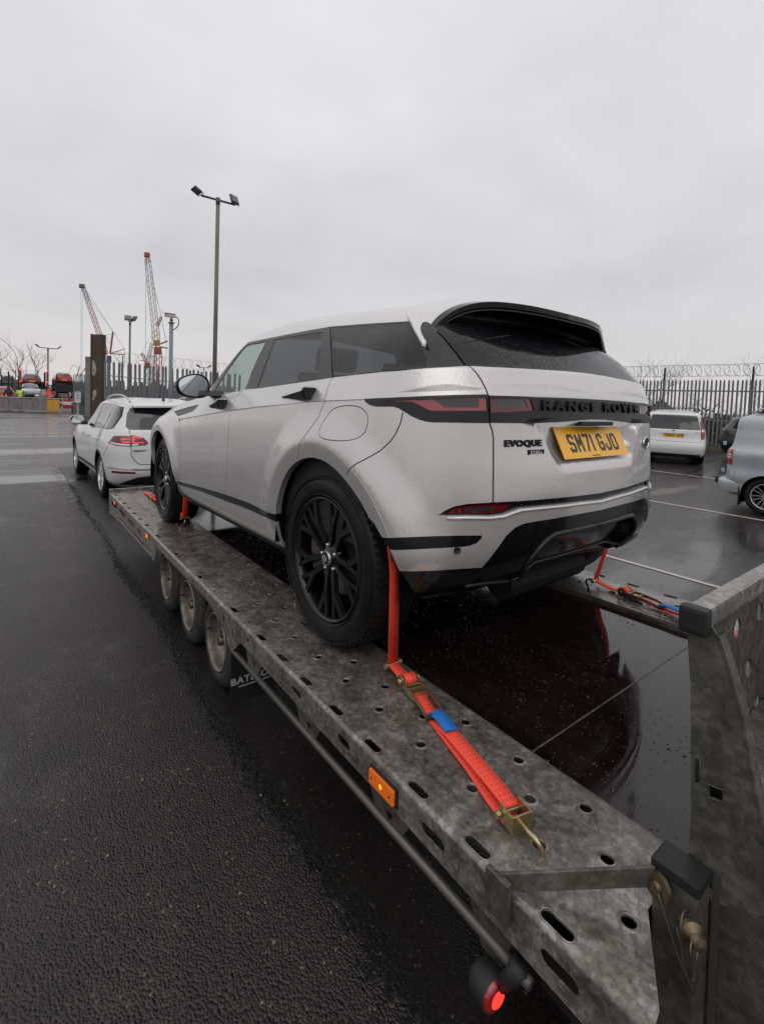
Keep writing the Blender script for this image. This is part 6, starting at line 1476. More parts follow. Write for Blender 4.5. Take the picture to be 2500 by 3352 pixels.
REAR_TEXT = Matrix(((0, 0, -1, 0), (-1, 0, 0, 0), (0, 1, 0, 0), (0, 0, 0, 1)))      # local x to the right seen from behind
def reg_plate(t, sh, z, s=None, yellow=True, w=.52, h=.111, x_off=-.006):
    P, n = surf_at(sh, 0, z); mwp = Matrix.Translation((P.x + x_off, 0, z))
    pl = MB().box((0, 0, 0), (.006, w, h)).mesh('number_plate'); pl.transform(mwp); pl = link('number_plate', pl, M['yellow_plate'] if yellow else M['white_lens'], t)
    if s: plate_chars('registration', s, .079, .050, .014, M['plate_black'], pl, mwp @ Matrix.Translation((-.0034, 0, 0)) @ REAR_TEXT @ Matrix.Translation((-.20, -.040, 0)))
    return pl
def mirror_pod(t, x, y, z, m='white_paint', s=1.0, glass_dir=-1):
    for sg in (1, -1):
        o_ = smooth_poly([(-.10, -.06), (-.11, .02), (-.06, .075), (.04, .08), (.11, .05), (.125, -.01), (.10, -.065), (0, -.075)], True, 3); vs = []; n_ = len(o_); rings = [(0, .95), (-.01 * glass_dir, 1.02), (-.05 * glass_dir, 1.0), (-.10 * glass_dir, .78), (-.125 * glass_dir, .3)]
        for dx, k in rings: vs += [(x + dx * s, sg * (y + (.13 + a * k) * s), z + b * k * s) for a, b in o_]
        fs = [(i * n_ + j, i * n_ + (j + 1) % n_, (i + 1) * n_ + (j + 1) % n_, (i + 1) * n_ + j) for i in range(len(rings) - 1) for j in range(n_)]; fs.append(tuple((len(rings) - 1) * n_ + j for j in range(n_)))
        e_ = MB().add(vs, fs).build('door_mirror', M[m], t, True); MB().add([(x + .004 * glass_dir, sg * (y + (.13 + a * .92) * s), z + b * .92 * s) for a, b in o_], [tuple(range(n_))]).build('mirror_glass', M['mirror_glass'], e_)
        MB().bx((x - .03, sg * (y - .04), z - .10), (x + .04, sg * (y + .07), z - .04)).build('mirror_arm', M['black_plastic'], e_, bevel=.01)
def frame_mw(x, y, z, yaw, pitch=0.0): return Matrix.Translation((x, y, z)) @ Matrix.Rotation(R_(yaw), 4, 'Z') @ Matrix.Rotation(R_(pitch), 4, 'Y')

# --- white off-road estate that tows the trailer
roof = lambda a, h: (lambda x: float(np.interp(x, [q for q, _ in a], [q for _, q in a])) if False else float(np.interp(x, a, h)))
TQ = dict(xr=-.93, xf=3.87, wb=2.90, w=.965, H=1.71, sill=.33, belt=(1.155, 1.03), shoulder=(1.00, .90), rc=.52, fc=.6, bw=.935, cowl=.07, xa=(2.02, 1.32), screen=(2.45, 1.45), wtop=(1.555, 1.575), xtop=-.50, halftop=.715,
    rear=[(.2, -.70), (.33, -.84), (.5, -.93), (.62, -.94), (.70, -.905), (.95, -.905), (1.14, -.845), (1.22, -.80), (1.6, -.5)], roofz=lambda x: float(np.interp(x, [-.9, -.4, .6, 1.4, 2.2], [1.60, 1.655, 1.71, 1.68, 1.62])), arch=.415, archlip=.035,
    regions=[('window_trim', 'black_gloss', 'side', [(1.98, 1.120), (1.10, 1.130), (-.30, 1.165), (-.52, 1.20), (-.50, 1.40), (-.40, 1.548), (.10, 1.58), (.9, 1.58), (1.30, 1.56), (1.62, 1.38)], dict(half='pair')),
        ('front_window', 'dark_glass', 'side', [(1.86, 1.135), (1.08, 1.145), (1.02, 1.560), (1.28, 1.545), (1.58, 1.37)], dict(half='pair', off=.001, depth=0)),
        ('rear_window', 'dark_glass', 'side', [(1.00, 1.148), (.12, 1.165), (.12, 1.565), (.95, 1.562)], dict(half='pair', off=.001, depth=0)),
        ('quarter_window', 'dark_glass', 'side', [(.05, 1.168), (-.29, 1.180), (-.48, 1.215), (-.46, 1.40), (-.36, 1.53), (.05, 1.562)], dict(half='pair', off=.001, depth=0)),
        ('tailgate_window', 'dark_glass', 'rear', [(0, 1.195), (.66, 1.195), (.70, 1.24), (.655, 1.44), (.60, 1.53), (.52, 1.57), (0, 1.585)], dict(off=.001, depth=0)),
        ('windscreen', 'dark_glass', 'uv', lambda v: [(.80, v[6] + .03), (1, v[6] + .03), (1, v[8] - .02), (.80, v[8] - .04)], dict(depth=0)),
        ('lower_valance', 'black_plastic', 'rear', [(0, .44), (.35, .445), (.55, .43), (.72, .36), (.80, .29), (0, .24)], dict(depth=.02)),
        ('bumper_strip', 'chrome', '3d', [(-.50, .93, .575), (-.80, .84, .565), (-.94, .50, .545), (-.95, 0, .535), (-.95, 0, .555), (-.94, .50, .565), (-.80, .84, .585), (-.50, .93, .595)], dict(off=.003)),
        ('sill_trim', 'black_plastic', 'side', [(.42, .405), (2.48, .385), (2.50, .445), (.40, .465)], dict(half='pair', off=.006)),
        ('tail_lamp', 'dark_red_lens', '3d', [(-.58, .93, .965), (-.80, .84, .945), (-.905, .67, .935), (-.87, .67, 1.125), (-.80, .80, 1.13), (-.66, .885, 1.10)], dict(half='pair', off=.004)),
        ('tailgate_lamp', 'dark_red_lens', 'rear', [(.655, .935), (.45, .950), (.405, .975), (.42, 1.01), (.47, 1.068), (.655, 1.12)], dict(half='pair', off=.004)),
        ('lamp_white', 'white_lens', '3d', [(-.64, .905, .972), (-.82, .82, .958), (-.905, .69, .952), (-.90, .69, .980), (-.80, .83, .985), (-.66, .90, .994)], dict(half='pair', off=.006)),
        ('lamp_led', 'red_led', '3d', [(-.84, .80, 1.012), (-.90, .69, 1.005), (-.90, .69, 1.017), (-.83, .805, 1.024), (-.825, .81, 1.060), (-.885, .69, 1.070), (-.885, .69, 1.080), (-.815, .815, 1.072)], dict(half='pair', off=.007)),
        ('tailgate_led', 'red_led', 'rear', [(.60, .985), (.47, .990), (.475, .999), (.615, .996), (.605, 1.078), (.50, 1.052), (.505, 1.062), (.62, 1.092), (.628, .99)], dict(half='pair', off=.007)),
        ('tailgate_white', 'white_lens', 'rear', [(.64, .945), (.55, .952), (.55, .974), (.64, .972)], dict(half='pair', off=.006)),
        ('reflector', 'dark_red_lens', '3d', [(-.70, .90, .505), (-.84, .80, .495), (-.935, .60, .485), (-.94, .60, .520), (-.84, .80, .535), (-.70, .90, .54)], dict(half='pair', off=.004))],
    gaps=[('side', [(1.05, 1.14), (1.00, .95), (1.02, .46)]), ('side', [(-.05, 1.16), (-.02, 1.0), (.16, .85), (.36, .75)]), ('side', [(2.12, 1.0), (2.16, .80), (2.18, .46)]), ('side', [(-.60, .93), (-.47, .80), (-.38, .73)]), ('rear', [(.665, 1.19), (.66, 1.13)]), ('rear', [(.655, .93), (.655, .80), (.61, .71), (.53, .64), (0, .625)])])
touareg, tqs = make_car('estate_car', 'large white off-road estate with lit red tail lights towing the trailer', 'white cars', frame_mw(7.60, -.20, 0, 1.6), TQ, .045, 'touareg', 'silver_alloy', .372, .245, 'white_paint')
for zz in (0,):
    P, n = surf_at(tqs, .51, .86); put_text('lettering', 'TOUAREG', .042, M['badge_black'], touareg, Matrix.Translation((P.x - .003, .51, .862)) @ REAR_TEXT, .002, .001, 1.1, width=.25)
reg_plate(touareg, tqs, .77)
for sg in (1, -1):
    MB().tube(smooth_poly([(1.10, .66 * sg, 1.635), (1.02, .645 * sg, 1.690), (.4, .645 * sg, 1.742), (-.2, .635 * sg, 1.728), (-.52, .625 * sg, 1.675), (-.60, .62 * sg, 1.640)], False, 5), .017, 8).build('roof_rail', M['silver_alloy'], touareg, True)
MB().prism([(-.12, 1.665), (-.24, 1.655), (-.22, 1.69), (-.19, 1.715)], 1, -.02, .02).build('roof_aerial', M['black_gloss'], touareg, bevel=.006)
sp = [(-.42, 0, 1.638), (-.42, .35, 1.630), (-.40, .56, 1.605)]; g = MB(); o_ = [(q[0], q[1] * s, q[2]) for s in (-1, 1) for q in (sp[::-1] if s < 0 else sp[1:])]
tp = o_; bt = [(-.70 + abs(q[1]) * .16, q[1] * 1.02, 1.592 - abs(q[1]) * .03) for q in o_]; b2 = [(q[0], q[1], q[2] - .028) for q in bt]; n_ = len(tp)
g.add(tp + bt + b2, [(i, i + 1, n_ + i + 1, n_ + i) for i in range(n_ - 1)] + [(n_ + i, n_ + i + 1, 2 * n_ + i + 1, 2 * n_ + i) for i in range(n_ - 1)] + [(2 * n_ + i, 2 * n_ + i + 1, i + 1, i) for i in range(n_ - 1)] + [(0, n_, 2 * n_), (n_ - 1, 3 * n_ - 1, 2 * n_ - 1)]).build('roof_spoiler', M['white_paint'], touareg, auto=40)
for x, z in ((1.20, .965), (.16, .985)):
    P, n = side_at(tqs, x, z)
    for sg in (1, -1): MB().tube([(x + .10, (P.y + .004) * sg, z), (x + .05, (P.y + .034) * sg, z + .004), (x - .06, (P.y + .036) * sg, z + .008), (x - .11, (P.y + .006) * sg, z + .008)], .015, 8).build('door_handle', M['white_paint'], touareg, True)
mirror_pod(touareg, 1.68, .93, 1.235, 'white_paint')
# drawbar between the two
MB().tube([(4.45, .55, -.12), (5.9, .04, -.16)], .04, 8).tube([(4.45, -.45, -.12), (5.9, -.02, -.16)], .04, 8).cyl((5.8, 0, -.16), (6.35, 0, -.17), .035, 10).build('drawbar', M['old_steel'], trailer)

# --- white high-roofed estate by the fence
RO = dict(xr=-.78, xf=3.42, wb=2.61, w=.842, H=1.60, sill=.30, belt=(1.01, .98), shoulder=(.80, .82), rc=.34, fc=.5, bw=.965, cowl=.08, xa=(1.95, 1.35), screen=(2.35, 1.45), wtop=(1.50, 1.51), xtop=-.50, halftop=.655,
    rear=[(.2, -.62), (.30, -.72), (.45, -.78), (.66, -.78), (.70, -.70), (.9, -.695), (1.02, -.67), (1.5, -.50)], roofz=lambda x: float(np.interp(x, [-.6, .2, 1.4, 2.2], [1.555, 1.60, 1.60, 1.56])), arch=.36,
    regions=[('side_window', 'privacy_glass', 'side', [(1.80, 1.04), (-.05, 1.06), (-.05, 1.44), (1.20, 1.44), (1.45, 1.32)], dict(half='pair', off=.001, depth=0)), ('quarter_window', 'privacy_glass', 'side', [(-.12, 1.06), (-.48, 1.10), (-.44, 1.40), (-.12, 1.44)], dict(half='pair', off=.001, depth=0)),
        ('tailgate_window', 'dark_glass', 'rear', [(0, 1.045), (.665, 1.045), (.665, 1.09), (.585, 1.43), (.55, 1.465), (0, 1.475)], dict(off=.001, depth=0)), ('windscreen', 'dark_glass', 'uv', lambda v: [(.80, v[6] + .03), (1, v[6] + .03), (1, v[8] - .02), (.80, v[8] - .04)], dict(depth=0)),
        ('tail_lamp', 'red_lens', 'rear', [(.645, 1.30), (.70, 1.27), (.765, 1.06), (.79, .86), (.765, .78), (.70, .79), (.69, .96), (.665, 1.14)], dict(half='pair', off=.006)), ('lamp_white', 'white_lens', 'rear', [(.70, 1.07), (.745, 1.06), (.755, .99), (.70, 1.0)], dict(half='pair', off=.008)),
        ('lower_valance', 'black_plastic', 'rear', [(0, .33), (.7, .33), (.7, .2), (0, .2)], dict())],
    gaps=[('rear', [(.68, 1.03), (.70, .78), (.72, .70), (0, .69)]), ('side', [(.02, 1.03), (.05, .7), (.3, .6)]), ('side', [(1.0, 1.0), (.98, .3)])])
YW = -68.5
rx, ry = 4.10 + .78 * math.cos(R_(YW)), -13.50 + .78 * math.sin(R_(YW))
roomster, ros = make_car('parked_car', 'white high-roofed estate with roof bars parked nose to the palisade fence', 'white cars', frame_mw(rx, ry, float(gz(0, ry)) + .012, YW, -1.0), RO, .06, 'multi', 'silver_alloy', .315, .20, 'plain_white_paint')
reg_plate(roomster, ros, .865, 'SH64 JFO'); MB().bx((-.712, -.33, .92), (-.695, .33, .945)).build('handle_strip', M['plain_white_paint'], roomster, bevel=.004)
P, n = surf_at(ros, 0, 1.0); MB().lathe([(0, .004), (.030, .003), (.036, .006), (.042, .003), (.043, -.004)], (P.x - .002, 0, 1.0), (-1, 0, 0), 20).build('round_badge', M['chrome'], roomster, True)
P, n = surf_at(ros, .55, .985); put_text('lettering', 'SKODA', .035, M['silver_alloy'], roomster, Matrix.Translation((P.x - .003, .52, .972)) @ REAR_TEXT, .001, .0005); put_text('lettering', 'ROOMSTER', .035, M['silver_alloy'], roomster, Matrix.Translation((P.x - .003, -.52, .966)) @ REAR_TEXT, .001, .0005, 1, width=.26)
for x in (-.02, .85): MB().bx((x - .025, -.66, 1.655), (x + .025, .66, 1.675)).bx((x - .03, -.56, 1.56), (x + .03, -.52, 1.657)).bx((x - .03, .52, 1.56), (x + .03, .56, 1.657)).build('roof_bar', M['tube_steel'], roomster, bevel=.004)
MB().cyl((-.55, -.2, .30), (-.70, -.2, .28), .03, 10).build('exhaust', M['dark_steel'], roomster)

# --- silver van, seen from its side
CA = dict(crease=(), xr=-.72, xf=3.55, wb=2.68, w=.885, H=1.82, sill=.36, belt=(1.12, 1.02), shoulder=(.80, .84), rc=.26, fc=.5, bw=.985, cowl=.08, xa=(2.1, 1.45), screen=(2.55, 1.55), wtop=(1.70, 1.70), xtop=-.50, halftop=.765,
    rear=[(.2, -.60), (.36, -.66), (.55, -.68), (.85, -.675), (1.12, -.655), (1.4, -.61), (1.7, -.50)], roofz=lambda x: float(np.interp(x, [-.6, .0, 1.6, 2.2], [1.80, 1.865, 1.87, 1.80])), arch=.375, archlip=.0,
    regions=[('front_window', 'dark_glass', 'side', [(2.0, 1.10), (1.22, 1.12), (1.22, 1.58), (1.48, 1.58), (1.74, 1.38)], dict(half='pair', off=.001, depth=0)), ('windscreen', 'dark_glass', 'uv', lambda v: [(.80, v[6] + .03), (1, v[6] + .03), (1, v[8] - .02), (.80, v[8] - .04)], dict(depth=0)),
        ('tail_lamp', 'red_lens', '3d', [(-.66, .70, .835), (-.56, .86, .835), (-.53, .865, .85), (-.52, .865, 1.10), (-.535, .865, 1.125), (-.60, .78, 1.125), (-.65, .70, 1.12)], dict(half='pair', off=.006)),
        ('lamp_white', 'white_lens', '3d', [(-.66, .71, .955), (-.545, .862, .955), (-.545, .862, .990), (-.66, .71, .990)], dict(half='pair', off=.008)), ('lamp_clear', 'white_lens', '3d', [(-.66, .71, 1.003), (-.545, .862, 1.003), (-.545, .862, 1.038), (-.66, .71, 1.038)], dict(half='pair', off=.008))],
    gaps=[('side', [(1.12, 1.62), (1.10, .40)]), ('side', [(.30, 1.10), (1.10, 1.11)]), ('side', [(2.02, .95), (2.05, .45)])])
HC = -176.0
caddy, cas = make_car('parked_van', 'silver panel van parked side-on with a multi-spoke wheel at the right edge', None, frame_mw(.72, -9.32, float(gz(0, -9.3)) + .004, HC), CA, .06, 'multi', 'silver_alloy', .330, .222, 'blue_silver_paint'); caddy['category'] = 'van'
bp = [(-.80, .0), (-.79, .45), (-.74, .72), (-.64, .845), (-.41, .872)]; full = [(x, -y) for x, y in bp[::-1]] + bp[1:]
lev = [(.345, .955), (.40, .985), (.50, 1.0), (.545, .985), (.565, .93)]; vs = []; n_ = len(full)
for z, k in lev: vs += [(-.41 + (x + .41) * k, y * (1 - (1 - k) * .5), z) for x, y in full]
vs += [(-.41 + (x + .41) * .55, y * .95, .57) for x, y in full]; m_ = len(lev) + 1
MB().add(vs, [(i * n_ + j, i * n_ + j + 1, (i + 1) * n_ + j + 1, (i + 1) * n_ + j) for i in range(m_ - 1) for j in range(n_ - 1)] + [tuple(range(n_))]).build('rear_bumper', M['blue_silver_paint'], caddy, auto=50)
for sg in (1, -1): MB().prism([(-.80, .45), (-.825, .455), (-.825, .56), (-.80, .565)], 1, .50 * sg, .60 * sg).build('bumper_stop', M['black_plastic'], caddy, bevel=.006); MB().bx((-.405, .70 * sg, .12), (-.385, .87 * sg, .50)).build('mudflap', M['rubber'], caddy, bevel=.02)
for z in (1.22, .72):
    for sg in (1, -1): MB().box((-.665, .80 * sg, z), (.05, .05, .07)).build('door_hinge', M['blue_silver_paint'], caddy, bevel=.012)
for sg in (1, -1): MB().tube(smooth_poly([(-.30, .66 * sg, 1.80), (-.16, .66 * sg, 1.875), (.3, .67 * sg, 1.905), (1.5, .67 * sg, 1.90), (1.8, .66 * sg, 1.83)], False, 4), .018, 6).build('roof_rail', M['silver_alloy'], caddy, True); MB().prism([(-.26, 1.79), (-.14, 1.862), (.3, 1.89), (1.5, 1.885), (1.7, 1.82)], 1, .655 * sg, .675 * sg).build('rail_infill', M['black_plastic'], caddy)

# --- dark hatchback half hidden by the van
HB = dict(xr=-.70, xf=3.35, wb=2.55, w=.86, H=1.46, sill=.28, belt=(.96, .90), shoulder=(.78, .76), rc=.4, fc=.5, bw=.95, cowl=.05, xa=(1.75, .95), screen=(2.2, 1.05), wtop=(1.34, 1.35), xtop=-.35, halftop=.60,
    rear=[(.2, -.58), (.5, -.70), (.8, -.70), (.96, -.66), (1.34, -.35)], roofz=lambda x: float(np.interp(x, [-.6, .2, 1.2, 2.2], [1.38, 1.45, 1.45, 1.36])), arch=.355,
    regions=[('side_window', 'clear_glass', 'side', [(1.60, .96), (.05, .985), (-.30, 1.02), (-.20, 1.28), (.2, 1.33), (.95, 1.33)], dict(half='pair', off=.001, depth=0)), ('tailgate_window', 'clear_glass', 'rear', [(0, 1.0), (.60, 1.0), (.50, 1.30), (0, 1.32)], dict(off=.001, depth=0)),
        ('windscreen', 'clear_glass', 'uv', lambda v: [(.78, v[6] + .02), (1, v[6] + .02), (1, v[8] - .02), (.78, v[8] - .03)], dict(depth=0)),
        ('tail_lamp', 'dark_red_lens', 'rear', [(.55, .78), (.76, .78), (.72, .95), (.55, .93)], dict(half='pair', off=.004)), ('headlamp', 'white_lens', '3d', [(3.15, .45, .66), (2.95, .74, .68), (2.85, .78, .76), (3.08, .5, .73)], dict(half='pair', off=.004))])
hatch, hbs = make_car('parked_car', 'black hatchback half hidden behind the silver van', None, frame_mw(3.25, -17.15, .325, -173), HB, .07, 'simple', 'dirty_alloy', .31, .19, 'black_paint')
mirror_pod(hatch, 1.62, .82, 1.0, 'black_paint', .9)
# ------------------------------------------------------------------ fences, posts, lamps
def pale_mesh(w, h, name='pale'):
    """corrugated palisade pale with a three-pronged top; foot at the origin, width along x"""
    mb_ = MB(); d = w * .22; xs = [-.5, -.30, 0, .30, .5]; ys = [d, 0, d * .5, 0, d]; V = []
    top = [h - .10, h - .035, h, h - .035, h - .10]
    for x, y, z in zip(xs, ys, top): V += [(x * w, y, 0), (x * w, y, z)]
    F = [(2 * i, 2 * i + 2, 2 * i + 3, 2 * i + 1) for i in range(4)]; n_ = len(V)
    V += [(p[0], p[1] + .004, p[2]) for p in V]; F += [tuple(a + n_ for a in f[::-1]) for f in F]; F += [(0, 1, 1 + n_, n_), (8 + n_, 9 + n_, 9, 8)] + [(2 * i + 1, 2 * i + 3, 2 * i + 3 + n_, 2 * i + 1 + n_) for i in range(4)]
    return mb_.add(V, F).mesh(name)
def palisade(name, label, p0, p1, base, h, pitch, w, m, rails, group=None, post=2.75, coil=None, coil_m='coil_wire', jitter=.004, skip=()):
    """p0, p1 = (x, y); base(t) = z of the foot; rails = heights above the foot"""
    p0 = Vector((*p0, 0)); p1 = Vector((*p1, 0)); d = (p1 - p0); L = d.length; u = d / L; ang = math.atan2(u.y, u.x)
    t = thing(name, label, 'fence', (p0.x, p0.y, 0), ang, group); me = pale_mesh(w, h); me.materials.append(M[m]); n_ = int(L / pitch)
    for i in range(n_ + 1):
        if i in skip: continue
        o = bpy.data.objects.new('pale', me); COL.objects.link(o); o.parent = t; x = i * pitch; o.location = (x + random.gauss(0, jitter), 0, base(x / L) + random.gauss(0, jitter)); o.rotation_euler = (0, random.gauss(0, jitter * .8), 0)
    for rz in rails:
        k = 8
        for s in range(k):
            a, b = s / k, (s + 1) / k; q = MB(); q.add([(L * a, y, base(a) + rz + z) for y in (.012, .05) for z in (-.025, .025)] + [(L * b, y, base(b) + rz + z) for y in (.012, .05) for z in (-.025, .025)], [(0, 1, 3, 2), (4, 6, 7, 5), (0, 4, 5, 1), (2, 3, 7, 6), (0, 2, 6, 4), (1, 5, 7, 3)])
            q.build('rail', M[m], t)
    xp = post * .35
    while xp < L:
        b = base(xp / L); q = MB(); q.bx((xp - .035, .05, b - .3), (xp + .035, .13, b + h - .05))
        q.build('post', M[m], t)
        if coil: MB().bx((xp - .03, .05, b + h - .25), (xp + .03, .09, b + coil[1] + .12)).build('post_extension', M['dark_steel'], t)
        xp += post
    if coil:
        r, zc, pt = coil; pts = []
        turns = int(L / pt); nseg = 14
        for i in range(turns * nseg + 1):
            a = 2 * PI * i / nseg; x = L * i / (turns * nseg); rr = r * (1 + .06 * math.sin(i * .37)); pts.append((x + rr * .75 * math.cos(a), .05 + .02 * math.sin(a * 2), base(x / L) + zc + rr * math.sin(a)))
        q = MB(); q.tube(pts, .0055, 4); o = q.build('razor_coil', M[coil_m], t, True)
        pts = []
        for i in range(turns * nseg + 1):
            a = -2 * PI * i / nseg + .8; x = L * i / (turns * nseg); pts.append((x + r * .7 * math.cos(a), .065 + .02 * math.sin(a * 2), base(x / L) + zc + r * .97 * math.sin(a)))
        MB().tube(pts, .005, 4).build('razor_coil', M[coil_m], t, True)
        for dz in (r, -r): MB().tube([(x * L, .06, base(x) + zc + dz) for x in np.linspace(0, 1, 9)], .004, 4).build('line_wire', M[coil_m], t)
    return t
mat('coil_wire', (0.10, 0.10, 0.11), .5, .5)
BZ = .555
palisade('palisade_fence', 'grey palisade fence with razor coil behind the white estate and the van', (13.5, -18.35), (-4.0, -20.55), lambda t: BZ, 2.55, .1345, .066, 'fence_steel', (.98, 2.10), post=2.9, coil=(.225, 2.90, .30))
# the bank the fence stands on
bx0, bx1 = -30.0, 30.0
def bank_line(x): return -18.35 - (13.5 - x) * (2.2 / 17.5)
V = []; F = []; nx = 120
for i in range(nx + 1):
    x = bx0 + (bx1 - bx0) * i / nx; yl = bank_line(x)
    for dy, z in ((1.35, .25), (1.0, .36), (.6, .48), (.2, .545), (-.6, .555), (-6, .62), (-30, .8)): V.append((x, yl + dy, z + random.gauss(0, .015)))
F = [(i * 7 + j, i * 7 + j + 1, (i + 1) * 7 + j + 1, (i + 1) * 7 + j) for i in range(nx) for j in range(6)]
m = mat('verge_soil', (.05, .045, .03), .9); n = NB(m); put('Base Color', n.ramp(n.noise(n.coord(), 6, 6, .7), [(.3, (.022, .020, .014)), (.7, (.075, .068, .042))]), n)
me = bpy.data.meshes.new('verge'); me.from_pydata(V, [], F); tag(link('verge', me, m, None, True), kind='structure')
def blades(name, n_, fx, h0, h1, m, w=.006):
    q = MB()
    for _ in range(n_):
        x, y, z = fx(); h = random.uniform(h0, h1); a = random.random() * 2 * PI; b = random.gauss(0, .35); dx, dy = math.cos(a), math.sin(a)
        q.add([(x - dx * w, y - dy * w, z), (x + dx * w, y + dy * w, z), (x + b * h * dy, y - b * h * dx, z + h)], [(0, 1, 2)])
    return tag(q.build(name, m), kind='stuff')
m = mat('winter_grass', (.075, .072, .030), .8); n = NB(m); put('Base Color', n.ramp(n.noise(n.coord(), 2.2, 3), [(.35, (.05, .055, .02)), (.65, (.12, .10, .05))]), n)
def fx():
    x = random.uniform(-1, 12); d = random.uniform(-.3, 1.3); return (x, bank_line(x) + d, float(np.interp(d, [-.6, .2, .6, 1.0, 1.35], [.555, .545, .48, .36, .25])) - .01)
blades('verge_grass', 9000, fx, .04, .14, m)
# bare winter shrubs and trees
m = mat('bark', (.035, .028, .025), .85)
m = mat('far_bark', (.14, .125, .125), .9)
def twig_tree(name, label, loc, h, seed, m='bark', spread=1.0, levels=4, r0=.03, group=None, cat='tree', trunk=.18):
    rnd = random.Random(seed); t = thing(name, label, cat, loc, 0, group); segs = [[], []]
    def grow(p, d, L, r, lv):
        pts = [p]; q = p.copy(); dd = d.copy(); k = 4
        for i in range(k):
            dd = (dd + Vector((rnd.gauss(0, .16), rnd.gauss(0, .16), rnd.gauss(.02, .10)))).normalized(); q = q + dd * L / k; pts.append(q.copy())
        segs[0 if lv == 0 else 1].append((pts, [r * (1 - .55 * i / k) for i in range(k + 1)]))
        if lv < levels:
            for _ in range(rnd.randint(3, 4) if lv < 2 else rnd.randint(2, 4)):
                i = rnd.randint(1, k); a = rnd.random() * 2 * PI; s_ = rnd.uniform(.45, .95) * spread
                side = Vector((math.cos(a), math.sin(a), rnd.uniform(-.1, .5))) * s_; grow(pts[i], (dd + side).normalized(), L * rnd.uniform(.55, .82), r * .52, lv + 1)
    for k in range(1 if trunk > .1 else 5):
        d = Vector((rnd.gauss(0, .12), rnd.gauss(0, .12), 1)) if trunk > .1 else Vector((rnd.gauss(0, .55), rnd.gauss(0, .55), 1)); grow(Vector((0, 0, -.1)), d.normalized(), h * (.42 if trunk > .1 else .38), r0, 0)
    for nm, sg in (('trunk', segs[0]), ('twigs', segs[1])):
        q = MB()
        for pts, rs in sg: q.tube(pts, rs, 4 if nm == 'twigs' else 6, False)
        o = q.build(nm, M[m], t, True); 
        if nm == 'twigs': o['kind'] = 'stuff'
    return t
twig_tree('bare_shrub', 'bare thorny shrub rising above the fence right of the silver car', (8.9, -20.2, .4), 5.6, 5, 'bark', 1.2, 4, .028, 'bare shrubs behind the fence', 'shrub', .05)
twig_tree('bare_shrub', 'low bare shrub tangled between the fence pales beside the thorny one', (7.3, -20.3, .4), 3.4, 11, 'bark', 1.3, 4, .020, 'bare shrubs behind the fence', 'shrub', .05)
twig_tree('bare_shrub', 'bare shrub with upright twigs behind the fence above the silver van', (3.2, -21.6, .4), 5.0, 23, 'bark', .8, 4, .022, 'bare shrubs behind the fence', 'shrub', .05)
# brown bramble bank behind the fence
m = mat('bramble', (.05, .042, .036), .9); n = NB(m); put('Base Color', n.ramp(n.noise(n.coord(), 3.0, 4), [(.3, (.026, .021, .018)), (.7, (.075, .064, .052))]), n)
q = MB(); rnd = random.Random(3)
for k in range(5200):
    x = rnd.uniform(-6, 16); y = bank_line(x) - rnd.uniform(1.6, 3.6); zt = 1.25 + .35 * math.sin(x * .9) * math.sin(x * .37 + 1) + .12 * rnd.gauss(0, 1); z = .5 + rnd.random() ** .8 * zt; L = rnd.uniform(.15, .5); a = Vector((rnd.gauss(0, .5), rnd.gauss(0, .5), rnd.gauss(.3, .6))).normalized(); b = a.orthogonal().normalized() * rnd.uniform(.008, .05); p = Vector((x, y, z))
    q.add([p - b, p + b, p + a * L], [(0, 1, 2)])
tag(q.build('bramble_undergrowth', m), kind='stuff')
V = []; F = []
for i in range(60):
    x = -8 + 26 * i / 59; y = bank_line(x) - 3.2; 
    for dy, z in ((1.5, .5), (1.1, 1.25), (.3, 1.75), (-1.5, 1.8), (-3, .5)): V.append((x, y + dy * .6 + rnd.gauss(0, .12), z + (rnd.gauss(0, .16) + .22 * math.sin(x * .9) if z > .6 else 0)))
F = [(i * 5 + j, i * 5 + j + 1, (i + 1) * 5 + j + 1, (i + 1) * 5 + j) for i in range(59) for j in range(4)]
me = bpy.data.meshes.new('bramble_bank'); me.from_pydata(V, [], F); tag(link('bramble_bank', me, m), kind='structure')
# --- left: gate posts and yard fence
m = mat('brown_post', (.06, .042, .030), .65); n = NB(m); put('Base Color', n.ramp(n.noise(n.scale(n.coord(), (3, 3, .5)), 1.2, 6, .65), [(.3, (.045, .033, .025)), (.7, (.085, .060, .040))]), n)
mat('flaked_paint', (.36, .33, .29), .7); mat('rust', (.12, .045, .03), .8)
PA = R_(-43)
bp = thing('gate_post', 'tall brown steel gate post with flaking white patches', 'post', (36.0, -2.84, 0), PA)
q = MB(); q.bx((-.06, -.40, 0), (.0, .40, 5.58)); q.build('web_plate', M['brown_post'], bp, bevel=.01)
MB().bx((-.10, .30, 0), (-.062, .42, 5.6)).build('flange', M['brown_post'], bp, bevel=.006); MB().bx((.002, .36, 0), (.30, .42, 5.58)).build('side_plate', M['grey_post_steel'], bp); MB().bx((.002, -.42, 0), (.30, -.36, 5.58)).build('side_plate', M['brown_post'], bp)
def patch(cy, cz, w, h, seed):
    r_ = random.Random(seed); P = [(cy + w * math.cos(a) * r_.uniform(.65, 1.1), cz + h * math.sin(a) * r_.uniform(.75, 1.1)) for a in np.linspace(0, 2 * PI, 17)[:-1]]; MB().prism(P, 0, -.066, -.061).build('paint_patch', M['flaked_paint'], bp)
    MB().prism([(cy + w * .1 + w * .16 * math.cos(a) * r_.uniform(.4, 1.2), cz - h * .25 + h * .20 * math.sin(a)) for a in np.linspace(0, 2 * PI, 10)[:-1]], 0, -.068, -.0665).build('rust_spot', M['rust'], bp)
patch(.19, 3.30, .18, .58, 4); patch(.12, 1.60, .17, .26, 9); patch(.20, 1.25, .10, .14, 12)
